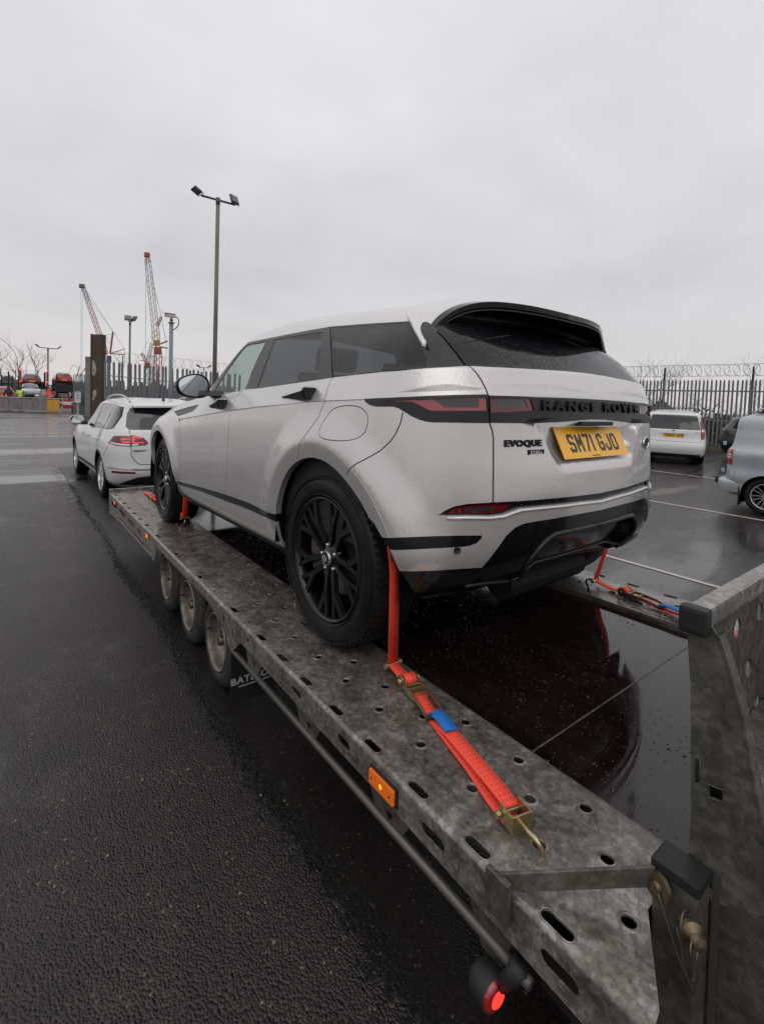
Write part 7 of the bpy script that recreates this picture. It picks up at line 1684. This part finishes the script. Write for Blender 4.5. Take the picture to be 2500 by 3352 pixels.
gp = thing('gate_post', 'shorter galvanised square gate post left of the brown one', 'post', (36.72, -2.45, 0), PA)
MB().bx((-.10, -.20, 0), (.10, .20, 4.04)).build('shaft', M['grey_post_steel'], gp, bevel=.01); MB().bx((-.105, -.205, 4.04), (.105, .205, 4.08)).build('cap', M['grey_post_steel'], gp)
palisade('palisade_fence', 'grey palisade fence with razor coil running right from the brown gate post', (34.45, -3.12), (31.0, -10.9), lambda t: .06 - .50 * t, 3.72, .262, .150, 'fence_steel', (.9, 2.75), post=2.9, coil=(.32, 4.05, .55), jitter=.02)
palisade('palisade_fence', 'second grey palisade fence seen through the pales behind the first', (44.2, -4.3), (42.6, -14.0), lambda t: -.05, 2.75, .28, .17, 'fence_steel', (.8, 2.2), post=3.0, jitter=.03)
lf = palisade('palisade_gate', 'open palisade gate leaf with a white notice, left of the grey post', (38.5, -1.72), (37.1, -2.32), lambda t: .05, 2.85, .19, .085, 'fence_steel', (.5, 2.1), post=9); lf['category'] = 'gate'
MB().bx((0, .05, .05), (1.5, .07, 2.3)).build('sheet_panel', M['fence_steel'], lf)
pts = [(.0 + .55 * math.cos(a), .05, 2.95 + .55 * math.sin(a)) for a in np.linspace(.3, PI, 12)]; MB().tube(pts, .012, 5).build('wire_loop', M['coil_wire'], lf, True)
for x, dx in ((.35, .35), (.75, .75)): MB().cyl((x, .05, 2.75), (x + dx, .05, 3.45), .025, 6).build('spike_arm', M['fence_steel'], lf)
nb_ = thing('notice_board', 'white printed notice on a short pale post in front of the gate leaf', 'sign', (37.2, -1.86, 0), PA)
MB().bx((-.015, -.22, .92), (.0, .22, 1.66)).build('board', M['plain_white_paint'], nb_); MB().bx((.0, -.06, 0), (.05, .06, 1.6)).build('post', M['flaked_paint'], nb_)
for k in range(6): MB().bx((-.019, -.17 + .03 * (k % 2), 1.56 - k * .10), (-.0155, .17 - .02 * (k % 3), 1.60 - k * .10)).build('print_line', mat('blue_print', (.10, .12, .25), .6) if k == 0 else M['blue_print'], nb_)
# swing barrier across the yard entrance: frame with rusty boards
mat('barrier_frame', (.42, .40, .37), .6); mat('yellow_board', (.60, .30, .03), .6); mat('bollard_red', (.22, .02, .025), .5)
m = mat('rusty_board', (.20, .19, .185), .7); n = NB(m); v = n.coord('Object'); put('Base Color', n.ramp(n.noise(n.scale(v, (4, 4, 1.2)), 1.5, 6, .7), [(.40, (.15, .145, .15)), (.62, (.24, .225, .21)), (.72, (.32, .17, .07))]), n)
ba0, ba1 = Vector((42.62, -1.75, 0)), Vector((47.6, 7.2, 0)); d = ba1 - ba0; br_ = thing('yard_barrier', 'long low barrier of rusty grey boards with a yellow end across the yard entrance', 'barrier', ba0, math.atan2(d.y, d.x)); L = d.length
MB().cyl((0, 0, 1.03), (L, 0, 1.03), .035, 8).build('top_rail', M['barrier_frame'], br_, True); MB().cyl((0, 0, .10), (L, 0, .10), .03, 8).build('bottom_rail', M['barrier_frame'], br_, True)
x = .62; k = 0; bw_ = .335
while x < L:
    mm = M['yellow_board'] if k < 2 else M['rusty_board']; dz = random.uniform(-.02, .02); MB().bx((x + .012, .01, .12), (x + (bw_ if k > 1 else .42) - .012, .03, .96 + dz)).build('board', mm, br_); MB().bx((x - .014, -.03, .10), (x + .014, .005, 1.03)).build('upright', M['barrier_frame'], br_); x += bw_ if k > 1 else .42; k += 1
bo = thing('bollard', 'dark red steel bollard at the end of the yard barrier', 'bollard', (42.9, -2.12, 0)); MB().cyl((0, 0, 0), (0, 0, 1.05), .12, 16).build('shaft', M['bollard_red'], bo, True); MB().lathe([(.12, 1.05), (.10, 1.10), (0, 1.12)], (0, 0, 0), (0, 0, 1), 16).build('cap', M['bollard_red'], bo, True); MB().lathe([(.123, .78), (.123, .86)], (0, 0, 0), (0, 0, 1), 16).build('band', M['plain_white_paint'], bo)
rw = thing('barrier_board', 'red and white barrier panel behind the end of the yard barrier', 'barrier', (45.6, -2.0, 0), R_(60))
for k in range(3): MB().bx((-.45, -.02, .2 + .30 * k), (.45, .02, .46 + .30 * k)).build('stripe_panel', M['bright_red_paint'] if k != 1 else M['plain_white_paint'], rw)
for sx in (-.4, .4): MB().bx((sx - .03, .02, 0), (sx + .03, .06, 1.1)).build('leg', M['barrier_frame'], rw)
mat('blue_plastic', (.02, .035, .10), .5); sk = thing('skip_bin', 'dark blue bin behind the gate leaf', 'bin', (43.8, -2.95, 0), R_(10)); MB().prism([(-.5, 0), (.5, 0), (.6, .75), (-.6, .75)], 1, -.5, .5).build('tub', M['blue_plastic'], sk, bevel=.02); MB().bx((-.62, -.53, .75), (.62, .53, .80)).build('lid', M['blue_plastic'], sk)
mat('cone_orange', (.75, .10, .03), .5)
for k, (x, y) in enumerate(((44.9, -2.75), (45.1, -3.2))):
    c = thing('traffic_cone', ('traffic cone beside the blue bin, nearer the white notice', 'traffic cone beside the blue bin, nearer the grey post')[k], 'cone', (x, y, .80 if k > 9 else 0), 0, 'traffic cones by the bin')
    MB().lathe([(.17, .03), (.035, .98)], (0, 0, 0), (0, 0, 1), 12).build('body', M['cone_orange'], c, True); MB().lathe([(.128, .35), (.085, .60)], (0, 0, .0), (0, 0, 1), 12).build('band', M['white_lens'], c, True); MB().bx((-.22, -.22, 0), (.22, .22, .03)).build('base', M['rubber'], c)
# lamps and the camera pole
mat('lamp_grey', (.10, .10, .105), .5, .3); mat('lamp_glass', (.10, .105, .11), .15, coat=.5); mat('camera_pole_paint', (.20, .24, .275), .5); mat('camera_housing', (.55, .53, .50), .5)
m = mat('mossy_steel', (.16, .16, .13), .6); n = NB(m); put('Base Color', n.ramp(n.noise(n.scale(n.coord(), (6, 6, .5)), 1.0, 5, .6), [(.35, (.12, .12, .085)), (.65, (.21, .21, .19))]), n)
def flood(t, p, yaw, tilt, s=1.0):
    e_ = bpy.data.objects.new('floodlight', None); COL.objects.link(e_); e_.parent = t; e_.location = p; e_.rotation_euler = (0, R_(tilt), R_(yaw))
    MB().bx((-.05 * s, -.24 * s, .06 * s), (.06 * s, .24 * s, .46 * s)).build('housing', M['lamp_grey'], e_, bevel=.015 * s); MB().bx((.062 * s, -.20 * s, .10 * s), (.068 * s, .20 * s, .42 * s)).build('lens', M['lamp_glass'], e_)
    MB().tube([(0, -.26 * s, .22 * s), (0, -.26 * s, 0), (0, .26 * s, 0), (0, .26 * s, .22 * s)], .018 * s, 6).build('bracket', M['lamp_grey'], e_)
def mast(name, label, loc, h, r, bar=None, m='mossy_steel', s=1.0, group=None, yaws=((100, -40), (-80, -40))):
    t = thing(name, label, 'street lamp', loc, 0, group); MB().tube([(0, 0, 0), (0, 0, h)], [r * 1.15, r], 12).build('pole', M[m], t, True)
    a, b = bar; a = Vector(a); b = Vector(b); MB().cyl(a, b, r * .6, 8).build('crossbar', M['lamp_grey'], t, True); MB().cyl((0, 0, h - .3 * s), (0, 0, h + .02), r * 1.12, 12).build('collar', M['lamp_grey'], t, True)
    for q, (yw, tl) in zip((a, b), yaws): flood(t, (q.x, q.y, q.z + .03), yw, tl, s)
    return t
mast('lamp_post', 'tallest lamp post with two floodlights on a crossbar behind the silver car', (20.62, -5.58, 0), 10.72, .088, ((.48, .60, 10.83), (.30, -.92, 10.77)), s=.95, yaws=((95, 62), (205, -20)))
mast('lamp_post', 'floodlight post with two heads standing behind the palisade by the brown post', (35.2, -4.68, 0), 6.6, .062, ((.02, .13, 6.62), (-.02, -.16, 6.62)), s=.85, yaws=((170, -25), (-60, 30)))
mast('lamp_post', 'distant thin twin lamp post standing beyond the yard barrier', (108.3, -4.12, 0), 9.3, .13, ((.0, 1.3, 9.35), (.0, -1.4, 9.3)), s=1.7, yaws=((95, 50), (-85, 50)))
mast('lamp_post', 'tiny twin lamp post seen through the palisade near the door mirror', (59.5, -17.42, 0), 5.1, .055, ((.25, .45, 5.12), (-.2, -.45, 5.12)), s=1.0, yaws=((95, 50), (-85, 50)))
cc = thing('camera_pole', 'blue grey pole carrying a white security camera left of the door mirror', 'camera', (16.38, -2.59, 0)); MB().cyl((0, 0, 0), (0, 0, 4.27), .066, 16).build('pole', M['camera_pole_paint'], cc, True); MB().cyl((0, 0, 4.27), (0, 0, 4.30), .11, 16).build('flange', M['lamp_grey'], cc); MB().cyl((0, 0, 4.30), (0, 0, 4.46), .03, 10).build('stem', M['lamp_grey'], cc); MB().lathe([(.06, 4.36), (.07, 4.38), (.06, 4.40)], (0, 0, 0), (0, 0, 1), 12).build('swivel', M['lamp_grey'], cc)
Rh = Matrix.Rotation(R_(128), 3, 'Z') @ Matrix.Rotation(R_(5), 3, 'Y'); q = MB(); q.box((0.02, .04, 4.53), (.44, .13, .12), Rh); q.build('housing', M['camera_housing'], cc, bevel=.02); q = MB(); q.box((.01, .05, 4.605), (.52, .16, .015), Rh); q.build('sunshield', M['camera_housing'], cc)
MB().tube(smooth_poly([(-.10, -.11, 4.50), (-.16, -.20, 4.40), (-.15, -.19, 4.20), (-.08, -.11, 4.08), (-.02, -.06, 4.05)], False, 4), .016, 6).build('cable', M['rubber'], cc, True)
# --- cranes
mat('crane_red', (.34, .085, .065), .6); mat('crane_white', (.42, .36, .34), .6); mat('crane_grey', (.16, .15, .155), .6); mat('crane_yellow', (.42, .22, .05), .6); mat('crane_blue', (.10, .12, .16), .6)
def lattice(p0, p1, w0, w1, n_, r, name, m, parent):
    p0, p1 = Vector(p0), Vector(p1); d = (p1 - p0).normalized(); a = Vector((-.62, -.79, 0)); a = (a - d * a.dot(d)).normalized(); b = d.cross(a); q = MB(); C = []
    for s1, s2 in ((1, 1), (-1, 1), (-1, -1), (1, -1)):
        P = [p0.lerp(p1, i / n_) + (a * s1 + b * s2) * (w0 + (w1 - w0) * i / n_) / 2 for i in range(n_ + 1)]; q.cyl(P[0], P[-1], r, 4); C.append(P)
    for k in range(4):
        A_, B_ = C[k], C[(k + 1) % 4]
        for i in range(n_): q.cyl(A_[i] if i % 2 else B_[i], B_[i + 1] if i % 2 else A_[i + 1], r * .62, 3)
    return q.build(name, M[m], parent)
c1 = thing('crawler_crane', 'crane leaning left behind the brown post, grey tip and orange foot', 'crane'); Ltip, Lroot, Lm, Lf = (176.26, -16.79, 33.95), (170.44, -22.58, 13.03), (169.63, -24.18, 20.17), (169.75, -23.49, 13.36)
P = lambda a, b, f: tuple(Vector(a).lerp(Vector(b), f))
lattice(P(Lroot, Ltip, .10), P(Lroot, Ltip, .78), 1.15, .95, 20, .07, 'boom', 'crane_red', c1); lattice(P(Lroot, Ltip, .78), Ltip, .95, .8, 7, .085, 'boom_tip', 'crane_grey', c1); lattice(Lroot, P(Lroot, Ltip, .10), .5, 1.15, 3, .10, 'boom_foot', 'crane_red', c1)
MB().cyl(Lf, Lm, .28, 6).build('mast', M['crane_red'], c1); MB().cyl(Lf, (167.09, -27.02, 14.97), .13, 6).cyl(Lf, (166.89, -27.13, 13.24), .15, 6).build('back_stay', M['crane_red'], c1)
MB().cyl((175.68, -17.47, 33.11), (167.09, -27.02, 14.97), .055, 4).cyl(Lm, (175.5, -17.6, 31.5), .03, 4).cyl((167.09, -27.0, 14.97), (166.9, -27.1, 9), .05, 4).cyl((169.3, -24.2, 13.0), (166.9, -27.1, 9.6), .06, 4).build('pendant', M['crane_grey'], c1)
MB().cyl((176.56, -16.33, 33.2), (175.08, -16.32, 6), .035, 4).build('hoist_line', M['crane_grey'], c1); MB().cyl((176.08, -16.78, 31), (174.9, -16.55, 6), .035, 4).build('hoist_line', M['crane_grey'], c1)
MB().box((176.35, -16.55, 34.1), (1.4, 1.5, 1.2)).build('boom_head', M['crane_grey'], c1, bevel=.2); MB().box((169.9, -23.2, 11.6), (1.2, 1.3, 2.2)).build('cab', M['crane_blue'], c1, bevel=.2); MB().box((169.9, -23.2, 5), (.9, .9, 11)).build('lower_works', M['crane_grey'], c1)
for k in range(4): MB().tube(smooth_poly([P(Lroot, Ltip, .16 + .05 * k), tuple(Vector(P(Lroot, Ltip, .16 + .05 * k)) + Vector((-.9, -1.5, .5 - .3 * k))), tuple(Vector(P(Lf, Lm, .3 + .2 * k)))], False, 4), .04, 4).build('cable_loop', M['crane_grey'], c1, True)
c2 = thing('tower_crane', 'tall red and white lattice crane with upright boom, right of the floodlight post', 'crane'); Rt, Rb = (186.63, -37.27, 49.86), (182.49, -40.04, 17.81)
lattice((183.22, -39.58, 23.83), P(Rb, Rt, .93), 1.75, 1.5, 24, .095, 'boom', 'crane_white', c2); lattice(P(Rb, Rt, .93), Rt, 1.5, .9, 3, .11, 'boom_tip', 'crane_red', c2); lattice((182.92, -39.66, 19.75), (183.22, -39.58, 23.83), 1.8, 1.75, 4, .12, 'boom_section', 'crane_yellow', c2)
MB().box((182.6, -39.9, 19.3), (1.8, 1.8, 1.8)).build('winch_frame', M['crane_yellow'], c2); MB().box((182.33, -40.17, 16.6), (2.2, 2.2, 2.6)).build('slew_ring', M['crane_red'], c2, bevel=.3)
lattice((181.5, -40.35, 0), (182.2, -40.2, 15.8), 1.9, 1.9, 14, .11, 'tower', 'crane_red', c2); lattice((183.9, -39.0, 0), (184.2, -39.2, 15), 1.5, 1.5, 12, .09, 'tower', 'crane_white', c2)
MB().cyl((182.93, -39.53, 18.27), (180.41, -42.88, 20.06), .26, 6).cyl((182.0, -40.69, 18.0), (180.26, -42.88, 17.55), .24, 6).build('counter_jib', M['crane_grey'], c2)
lattice((182.95, -40.05, 25.32), (182.25, -41.21, 28.64), .8, .5, 4, .08, 'strut', 'crane_red', c2)
MB().cyl(P(Rb, Rt, .97), (182.81, -40.7, 31.23), .05, 4).cyl((182.81, -40.7, 31.23), (182.25, -41.21, 28.64), .05, 4).cyl((182.25, -41.21, 28.64), (180.8, -42.37, 19.88), .05, 4).cyl(P(Rb, Rt, .80), (182.0, -41.3, 28.7), .035, 4).build('pendant', M['crane_grey'], c2)
MB().tube(smooth_poly([(182.1, -41.3, 28.2), (181.6, -41.8, 24), (180.5, -42.7, 20), (180.6, -42.6, 15), (181.2, -41.8, 13), (181.6, -41.2, 17)], False, 5), .05, 4).build('chain', M['crane_grey'], c2, True)
MB().cyl((186.78, -36.96, 48.6), (184.85, -36.82, 6), .06, 4).build('hoist_line', M['crane_grey'], c2); MB().box((186.7, -37.2, 50.3), (1.6, 1.7, 1.5)).build('boom_head', M['crane_red'], c2, bevel=.2)
c3 = thing('crawler_crane', 'small red crane top with short jib between the fence and the tall crane', 'crane'); 
lattice((184.35, -37.2, 11.8), (185.79, -35.66, 15.5), .8, .7, 4, .08, 'jib', 'crane_red', c3); lattice((184.4, -37.3, 11.8), (183.7, -38.63, 19.4), .9, .8, 7, .08, 'boom', 'crane_white', c3); MB().cyl((186.04, -35.14, 13.0), (184.6, -36.9, 12.6), .12, 5).cyl((185.79, -35.66, 15.5), (183.7, -38.4, 22), .04, 4).build('pendant', M['crane_grey'], c3); MB().box((184.35, -37.2, 11.2), (1.5, 1.5, 1.9)).build('slew_ring', M['crane_red'], c3, bevel=.2); lattice((184.35, -37.2, 0), (184.35, -37.2, 10.4), 1.2, 1.2, 8, .09, 'tower', 'crane_grey', c3)
# --- far yard: transporters, cars, people, sheds, trees
def far_car(name, label, mw, paint_m, wheel_m='dirty_alloy', group=None, lights=True, plate=True, H=1.0):
    q = dict(HB); q['regions'] = [('side_window', 'dark_glass', 'side', [(1.60, .98), (.05, .985), (-.30, 1.02), (-.20, 1.28), (.2, 1.33), (.95, 1.33)], dict(half='pair', off=.002, depth=0)), ('tailgate_window', 'dark_glass', 'rear', [(0, 1.0), (.60, 1.0), (.50, 1.30), (0, 1.32)], dict(off=.002, depth=0)), ('windscreen', 'dark_glass', 'uv', lambda v: [(.78, v[6] + .02), (1, v[6] + .02), (1, v[8] - .02), (.78, v[8] - .03)], dict(depth=0)),
        ('tail_lamp', 'dark_red_lens', 'rear', [(.52, .78), (.78, .78), (.74, .92), (.52, .90)], dict(half='pair', off=.006)), ('bumper_trim', 'black_plastic', 'rear', [(0, .50), (.80, .50), (.80, .25), (0, .25)], dict(off=.004)), ('headlamp', 'white_lens', '3d', [(3.15, .45, .66), (2.95, .74, .68), (2.85, .78, .76), (3.08, .5, .73)], dict(half='pair', off=.006))]
    t, s_ = make_car(name, label, group, mw, q, .12, 'simple', wheel_m, .31, .19, paint_m); t.scale = (1, 1.08, H * 1.1)
    if plate: reg_plate(t, s_, .62)
    return t
dk_z = 1.90
far_car('parked_car', 'dark red hatchback riding on the upper deck of the transporter', frame_mw(69.2, -.34, dk_z, 2), 'red_paint', group='cars on the transporters')
far_car('parked_car', 'silver car on the lower deck beneath the dark red one', frame_mw(68.2, -.10, .72, 182), 'blue_silver_paint', group='cars on the transporters')
far_car('parked_car', 'black car low beside the silver one on the transporter', frame_mw(67.0, -1.45, .12, 178), 'black_paint', group='cars on the transporters')
far_car('parked_car', 'bright red car standing high behind the raised black ramp', frame_mw(70.0, -3.60, 2.22, 3), 'bright_red_paint', group='cars on the transporters')
far_car('parked_car', 'white car under the raised black ramp', frame_mw(70.0, -3.45, .20, 0), 'plain_white_paint', group='cars on the transporters')
far_car('parked_car', 'bright red car with open tail at the left edge of the yard', frame_mw(61.5, 2.25, .25, 4), 'bright_red_paint', group='cars on the transporters')
tr = thing('car_transporter', 'dark car transporter with red posts and marker lights, red hatchback on its upper deck', 'truck', (68.5, -.45, 0), R_(1))
MB().bx((-2.2, -1.2, 1.74), (4.6, 1.2, 1.88)).build('upper_deck', M['dark_steel'], tr); MB().bx((-2.6, -1.2, .55), (4.6, 1.2, .70)).build('lower_deck', M['dark_steel'], tr)
for y in (-1.25, 1.25):
    for x in (-2.0, 1.5): MB().bx((x - .09, y - .09, .1), (x + .09, y + .09, 3.75)).build('post', M['red_paint'] if x < 0 else M['dark_steel'], tr)
    for z in (3.72, 2.45): MB().bx((-2.13, y - .09, z), (-2.10, y + .09, z + .12)).build('marker_light', M['red_glow'], tr)
    for x in (-1.6, -.5): MB().lathe([(.48, -.15), (.50, .0), (.48, .15)], (x, y * .8, .50), (0, 1, 0), 20).lathe([(0, -.14), (.48, -.15)], (x, y * .8, .5), (0, 1, 0), 20).lathe([(0, .14), (.48, .15)], (x, y * .8, .5), (0, 1, 0), 20).build('wheel', M['tyre'], tr, auto=50)
for x, y in ((-1.4, 2.3), (-.9, 2.9), (1.2, 1.9), (.5, -2.4), (1.5, -2.1)): MB().bx((x - .07, y - .07, 0), (x + .07, y + .07, 3.3 + .3 * math.sin(x * 3))).build('post', M['dark_steel'], tr)
MB().bx((1.7, -1.2, .4), (4.5, 1.25, 2.6)).build('cab', M['black_paint'], tr, bevel=.1)
t2 = thing('car_transporter', 'second transporter with a black ramp raised behind, right of the orange-clad person', 'truck', (67.0, -3.42, 0), R_(1))
MB().prism([(-1.15, 1.45), (1.15, 1.45), (1.0, 2.35), (-.85, 2.35)], 0, -1.0, -.8).build('raised_ramp', M['black_plastic'], t2); MB().bx((-.8, -1.15, 2.12), (5.5, 1.15, 2.24)).build('upper_deck', M['dark_steel'], t2); MB().bx((-.6, -1.15, .35), (5.5, 1.15, .50)).build('lower_deck', M['dark_steel'], t2)
for y in (-1.05, -.35, .7):
    MB().bx((-.8, y - .06, .1), (-.68, y + .06, 2.2)).build('post', M['dark_steel'], t2)
for x in (.3, 1.4):
    for y in (-.9, .9): MB().lathe([(0, -.15), (.46, -.15), (.5, 0), (.46, .15), (0, .15)], (x, y, .5), (0, 1, 0), 20).build('wheel', M['tyre'], t2, auto=50)
# people at the transporters (seen from behind, above the barrier)
mat('hivis_yellow', (.62, .80, .03), .7); mat('hivis_orange', (.95, .075, .03), .7); mat('dark_cloth', (.02, .02, .025), .8); mat('hair_dark', (.02, .017, .015), .7); mat('skin', (.45, .28, .2), .6); mat('reflective', (.55, .56, .55), .4)
def person(label, loc, yaw, coat, hood=False, lean=0.0, arms='down', h=1.74, bands=True):
    k = h / 1.74; t = thing('person', label, 'person', loc, R_(yaw), 'people by the transporters')
    def skin(name, V, E, Rr, m, parent):
        me = bpy.data.meshes.new(name); me.from_pydata([tuple(k * c for c in v) for v in V], E, []); o = link(name, me, m, parent); md = o.modifiers.new('skin', 'SKIN'); md.use_smooth_shade = True
        for i, r in enumerate(Rr): o.data.skin_vertices[0].data[i].radius = (r[0] * k, r[1] * k) if hasattr(r, '__len__') else (r * k, r * k)
        o.data.skin_vertices[0].data[0].use_root = True; sb2 = o.modifiers.new('sub', 'SUBSURF'); sb2.levels = sb2.render_levels = 1
        dg = bpy.context.evaluated_depsgraph_get(); dg.update(); me2 = bpy.data.meshes.new_from_object(o.evaluated_get(dg)); o.modifiers.clear(); o.data = me2
        if len(me2.materials) == 0: me2.materials.append(m)
        return o
    l = lean; ax = .0 if arms == 'down' else .22
    V = [(0, 0, .95), (l * .3, 0, 1.18), (l * .7, 0, 1.40), (l * .9, 0, 1.50), (l, 0, 1.56), (l * 1.05 + .02, 0, 1.645), (l, 0, 1.70), (0, .10, .86), (.03, .11, .48), (-.02, .12, .10), (.10, .13, .04), (0, -.10, .86), (-.02, -.11, .48), (-.05, -.12, .10), (.07, -.13, .04), (l * .7, .20, 1.42), (l * .6 + ax * .4, .27, 1.16), (l * .6 + ax * 1.2 + .06, .24, .96), (l * .6 + ax * 1.4 + .09, .23, .87), (l * .7, -.20, 1.42), (l * .6 + ax * .4, -.27, 1.16), (l * .6 + ax * 1.2 + .06, -.24, .96), (l * .6 + ax * 1.4 + .09, -.23, .87)]
    E_2 = [(0, 1), (1, 2), (2, 3), (3, 4), (4, 5), (5, 6), (0, 7), (7, 8), (8, 9), (9, 10), (0, 11), (11, 12), (12, 13), (13, 14), (2, 15), (15, 16), (16, 17), (17, 18), (2, 19), (19, 20), (20, 21), (21, 22)]
    Rr = [(.14, .12), (.15, .12), (.15, .12), .06, .055, (.085, .10), .06, .085, .062, .048, .04, .085, .062, .048, .04, .065, .052, .042, .035, .065, .052, .042, .035]
    skin('body', V, E_2, Rr, M['dark_cloth'], t)
    J = [(0, 0, .80), (0, 0, .95), (l * .3, 0, 1.18), (l * .7, 0, 1.40), (l * .88, 0, 1.49), (l * .7, .20, 1.42), (l * .6 + ax * .4, .275, 1.16), (l * .6 + ax * 1.2 + .06, .245, .95), (l * .7, -.20, 1.42), (l * .6 + ax * .4, -.275, 1.16), (l * .6 + ax * 1.2 + .06, -.245, .95)]
    skin('jacket', J, [(0, 1), (1, 2), (2, 3), (3, 4), (3, 5), (5, 6), (6, 7), (3, 8), (8, 9), (9, 10)], [(.18, .15), (.19, .155), (.19, .155), (.18, .145), .085, .09, .078, .066, .09, .078, .066], coat, t)
    hd = MB(); hd.lathe([(0, -.13), (.07, -.12), (.105, -.05), (.115, .03), (.10, .095), (.06, .13), (0, .14)], (l * 1.05 * k, 0, 1.655 * k), (0, 0, 1), 14); hd.build('hood' if hood else 'hair', coat if hood else M['hair_dark'], t, True)
    if bands:
        for z in (1.02, 1.22): MB().lathe([(.205 * k, -.025), (.205 * k, .025)], (l * .35 * k, 0, z * k), (0, 0, 1), 18).build('reflective_band', M['reflective'], t)
    return t
person('dark haired person in a yellow hi-vis jacket seen from behind above the barrier', (52.6, 1.03, 0), 0, M['hivis_yellow'], False, .05, 'fwd', 1.80)
person('person in an orange hooded hi-vis coat seen from behind above the barrier', (53.2, -1.20, 0), 0, M['hivis_orange'], True, .03, 'down', 1.76)
person('person in dark clothes bending by the red car at the left edge of the yard', (54.2, 1.80, 0), 25, M['dark_cloth'], False, .14, 'fwd', 1.82, False)
# sheds, mesh fence and trees far behind
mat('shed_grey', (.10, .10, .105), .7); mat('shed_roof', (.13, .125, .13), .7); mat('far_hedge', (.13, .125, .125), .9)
sh_ = thing('warehouse', 'low dark grey shed behind the cars at the left edge', 'building', (93, 5.5, 0), R_(8))
for k in range(16): MB().bx((-.05, -4 + k * .9, 0), (0, -4 + k * .9 + .86, 2.4)).build('wall_panel', M['shed_grey'], sh_)
MB().bx((0, -4, 0), (10, 10.4, 2.3)).build('hall', M['shed_grey'], sh_); MB().bx((-.4, -4.3, 2.4), (10, 10.8, 2.75)).build('roof', M['shed_roof'], sh_)
rnd = random.Random(8)
for k, (x, y, h) in enumerate(((112, 4.8, 6.6), (110, 2.0, 6.4), (113, -.6, 7.0), (109, -2.6, 7.2), (114, 7.5, 6.0))):
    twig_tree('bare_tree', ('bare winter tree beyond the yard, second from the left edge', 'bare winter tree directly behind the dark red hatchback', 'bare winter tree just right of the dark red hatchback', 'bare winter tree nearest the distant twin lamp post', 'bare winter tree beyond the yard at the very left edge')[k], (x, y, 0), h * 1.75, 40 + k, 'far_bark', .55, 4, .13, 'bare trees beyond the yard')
q = MB()
for k in range(2600):
    y = rnd.uniform(-60, 14); x = 128 + rnd.uniform(0, 4); z = rnd.random() * (2.5 + .8 * math.sin(y * .4) + .5 * math.sin(y * 1.3)); L_ = rnd.uniform(.5, 1.3); q.add([(x, y - L_ / 2, z), (x, y + L_ / 2, z + rnd.gauss(0, .3)), (x, y + rnd.gauss(0, .3), z + L_)], [(0, 1, 2)])
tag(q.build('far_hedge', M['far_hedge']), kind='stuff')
# wire mesh fence line beyond the transporters
mf = thing('mesh_fence', 'thin grey mesh fence far behind the transporters', 'fence', (84, -12, 0), R_(88)); Lm_ = 26
for x in np.arange(0, Lm_ + .1, 2.6): MB().cyl((x, 0, 0), (x, 0, 4.3), .05, 6).build('post', M['lamp_grey'], mf)
q = MB()
for z in np.arange(.2, 4.3, .45): q.cyl((0, 0, z), (Lm_, 0, z), .012, 3)
for x in np.arange(0, Lm_, .45): q.cyl((x, 0, 0), (x, 0, 4.2), .010, 3)
o = q.build('mesh_wire', M['lamp_grey'], mf); o['kind'] = 'stuff'
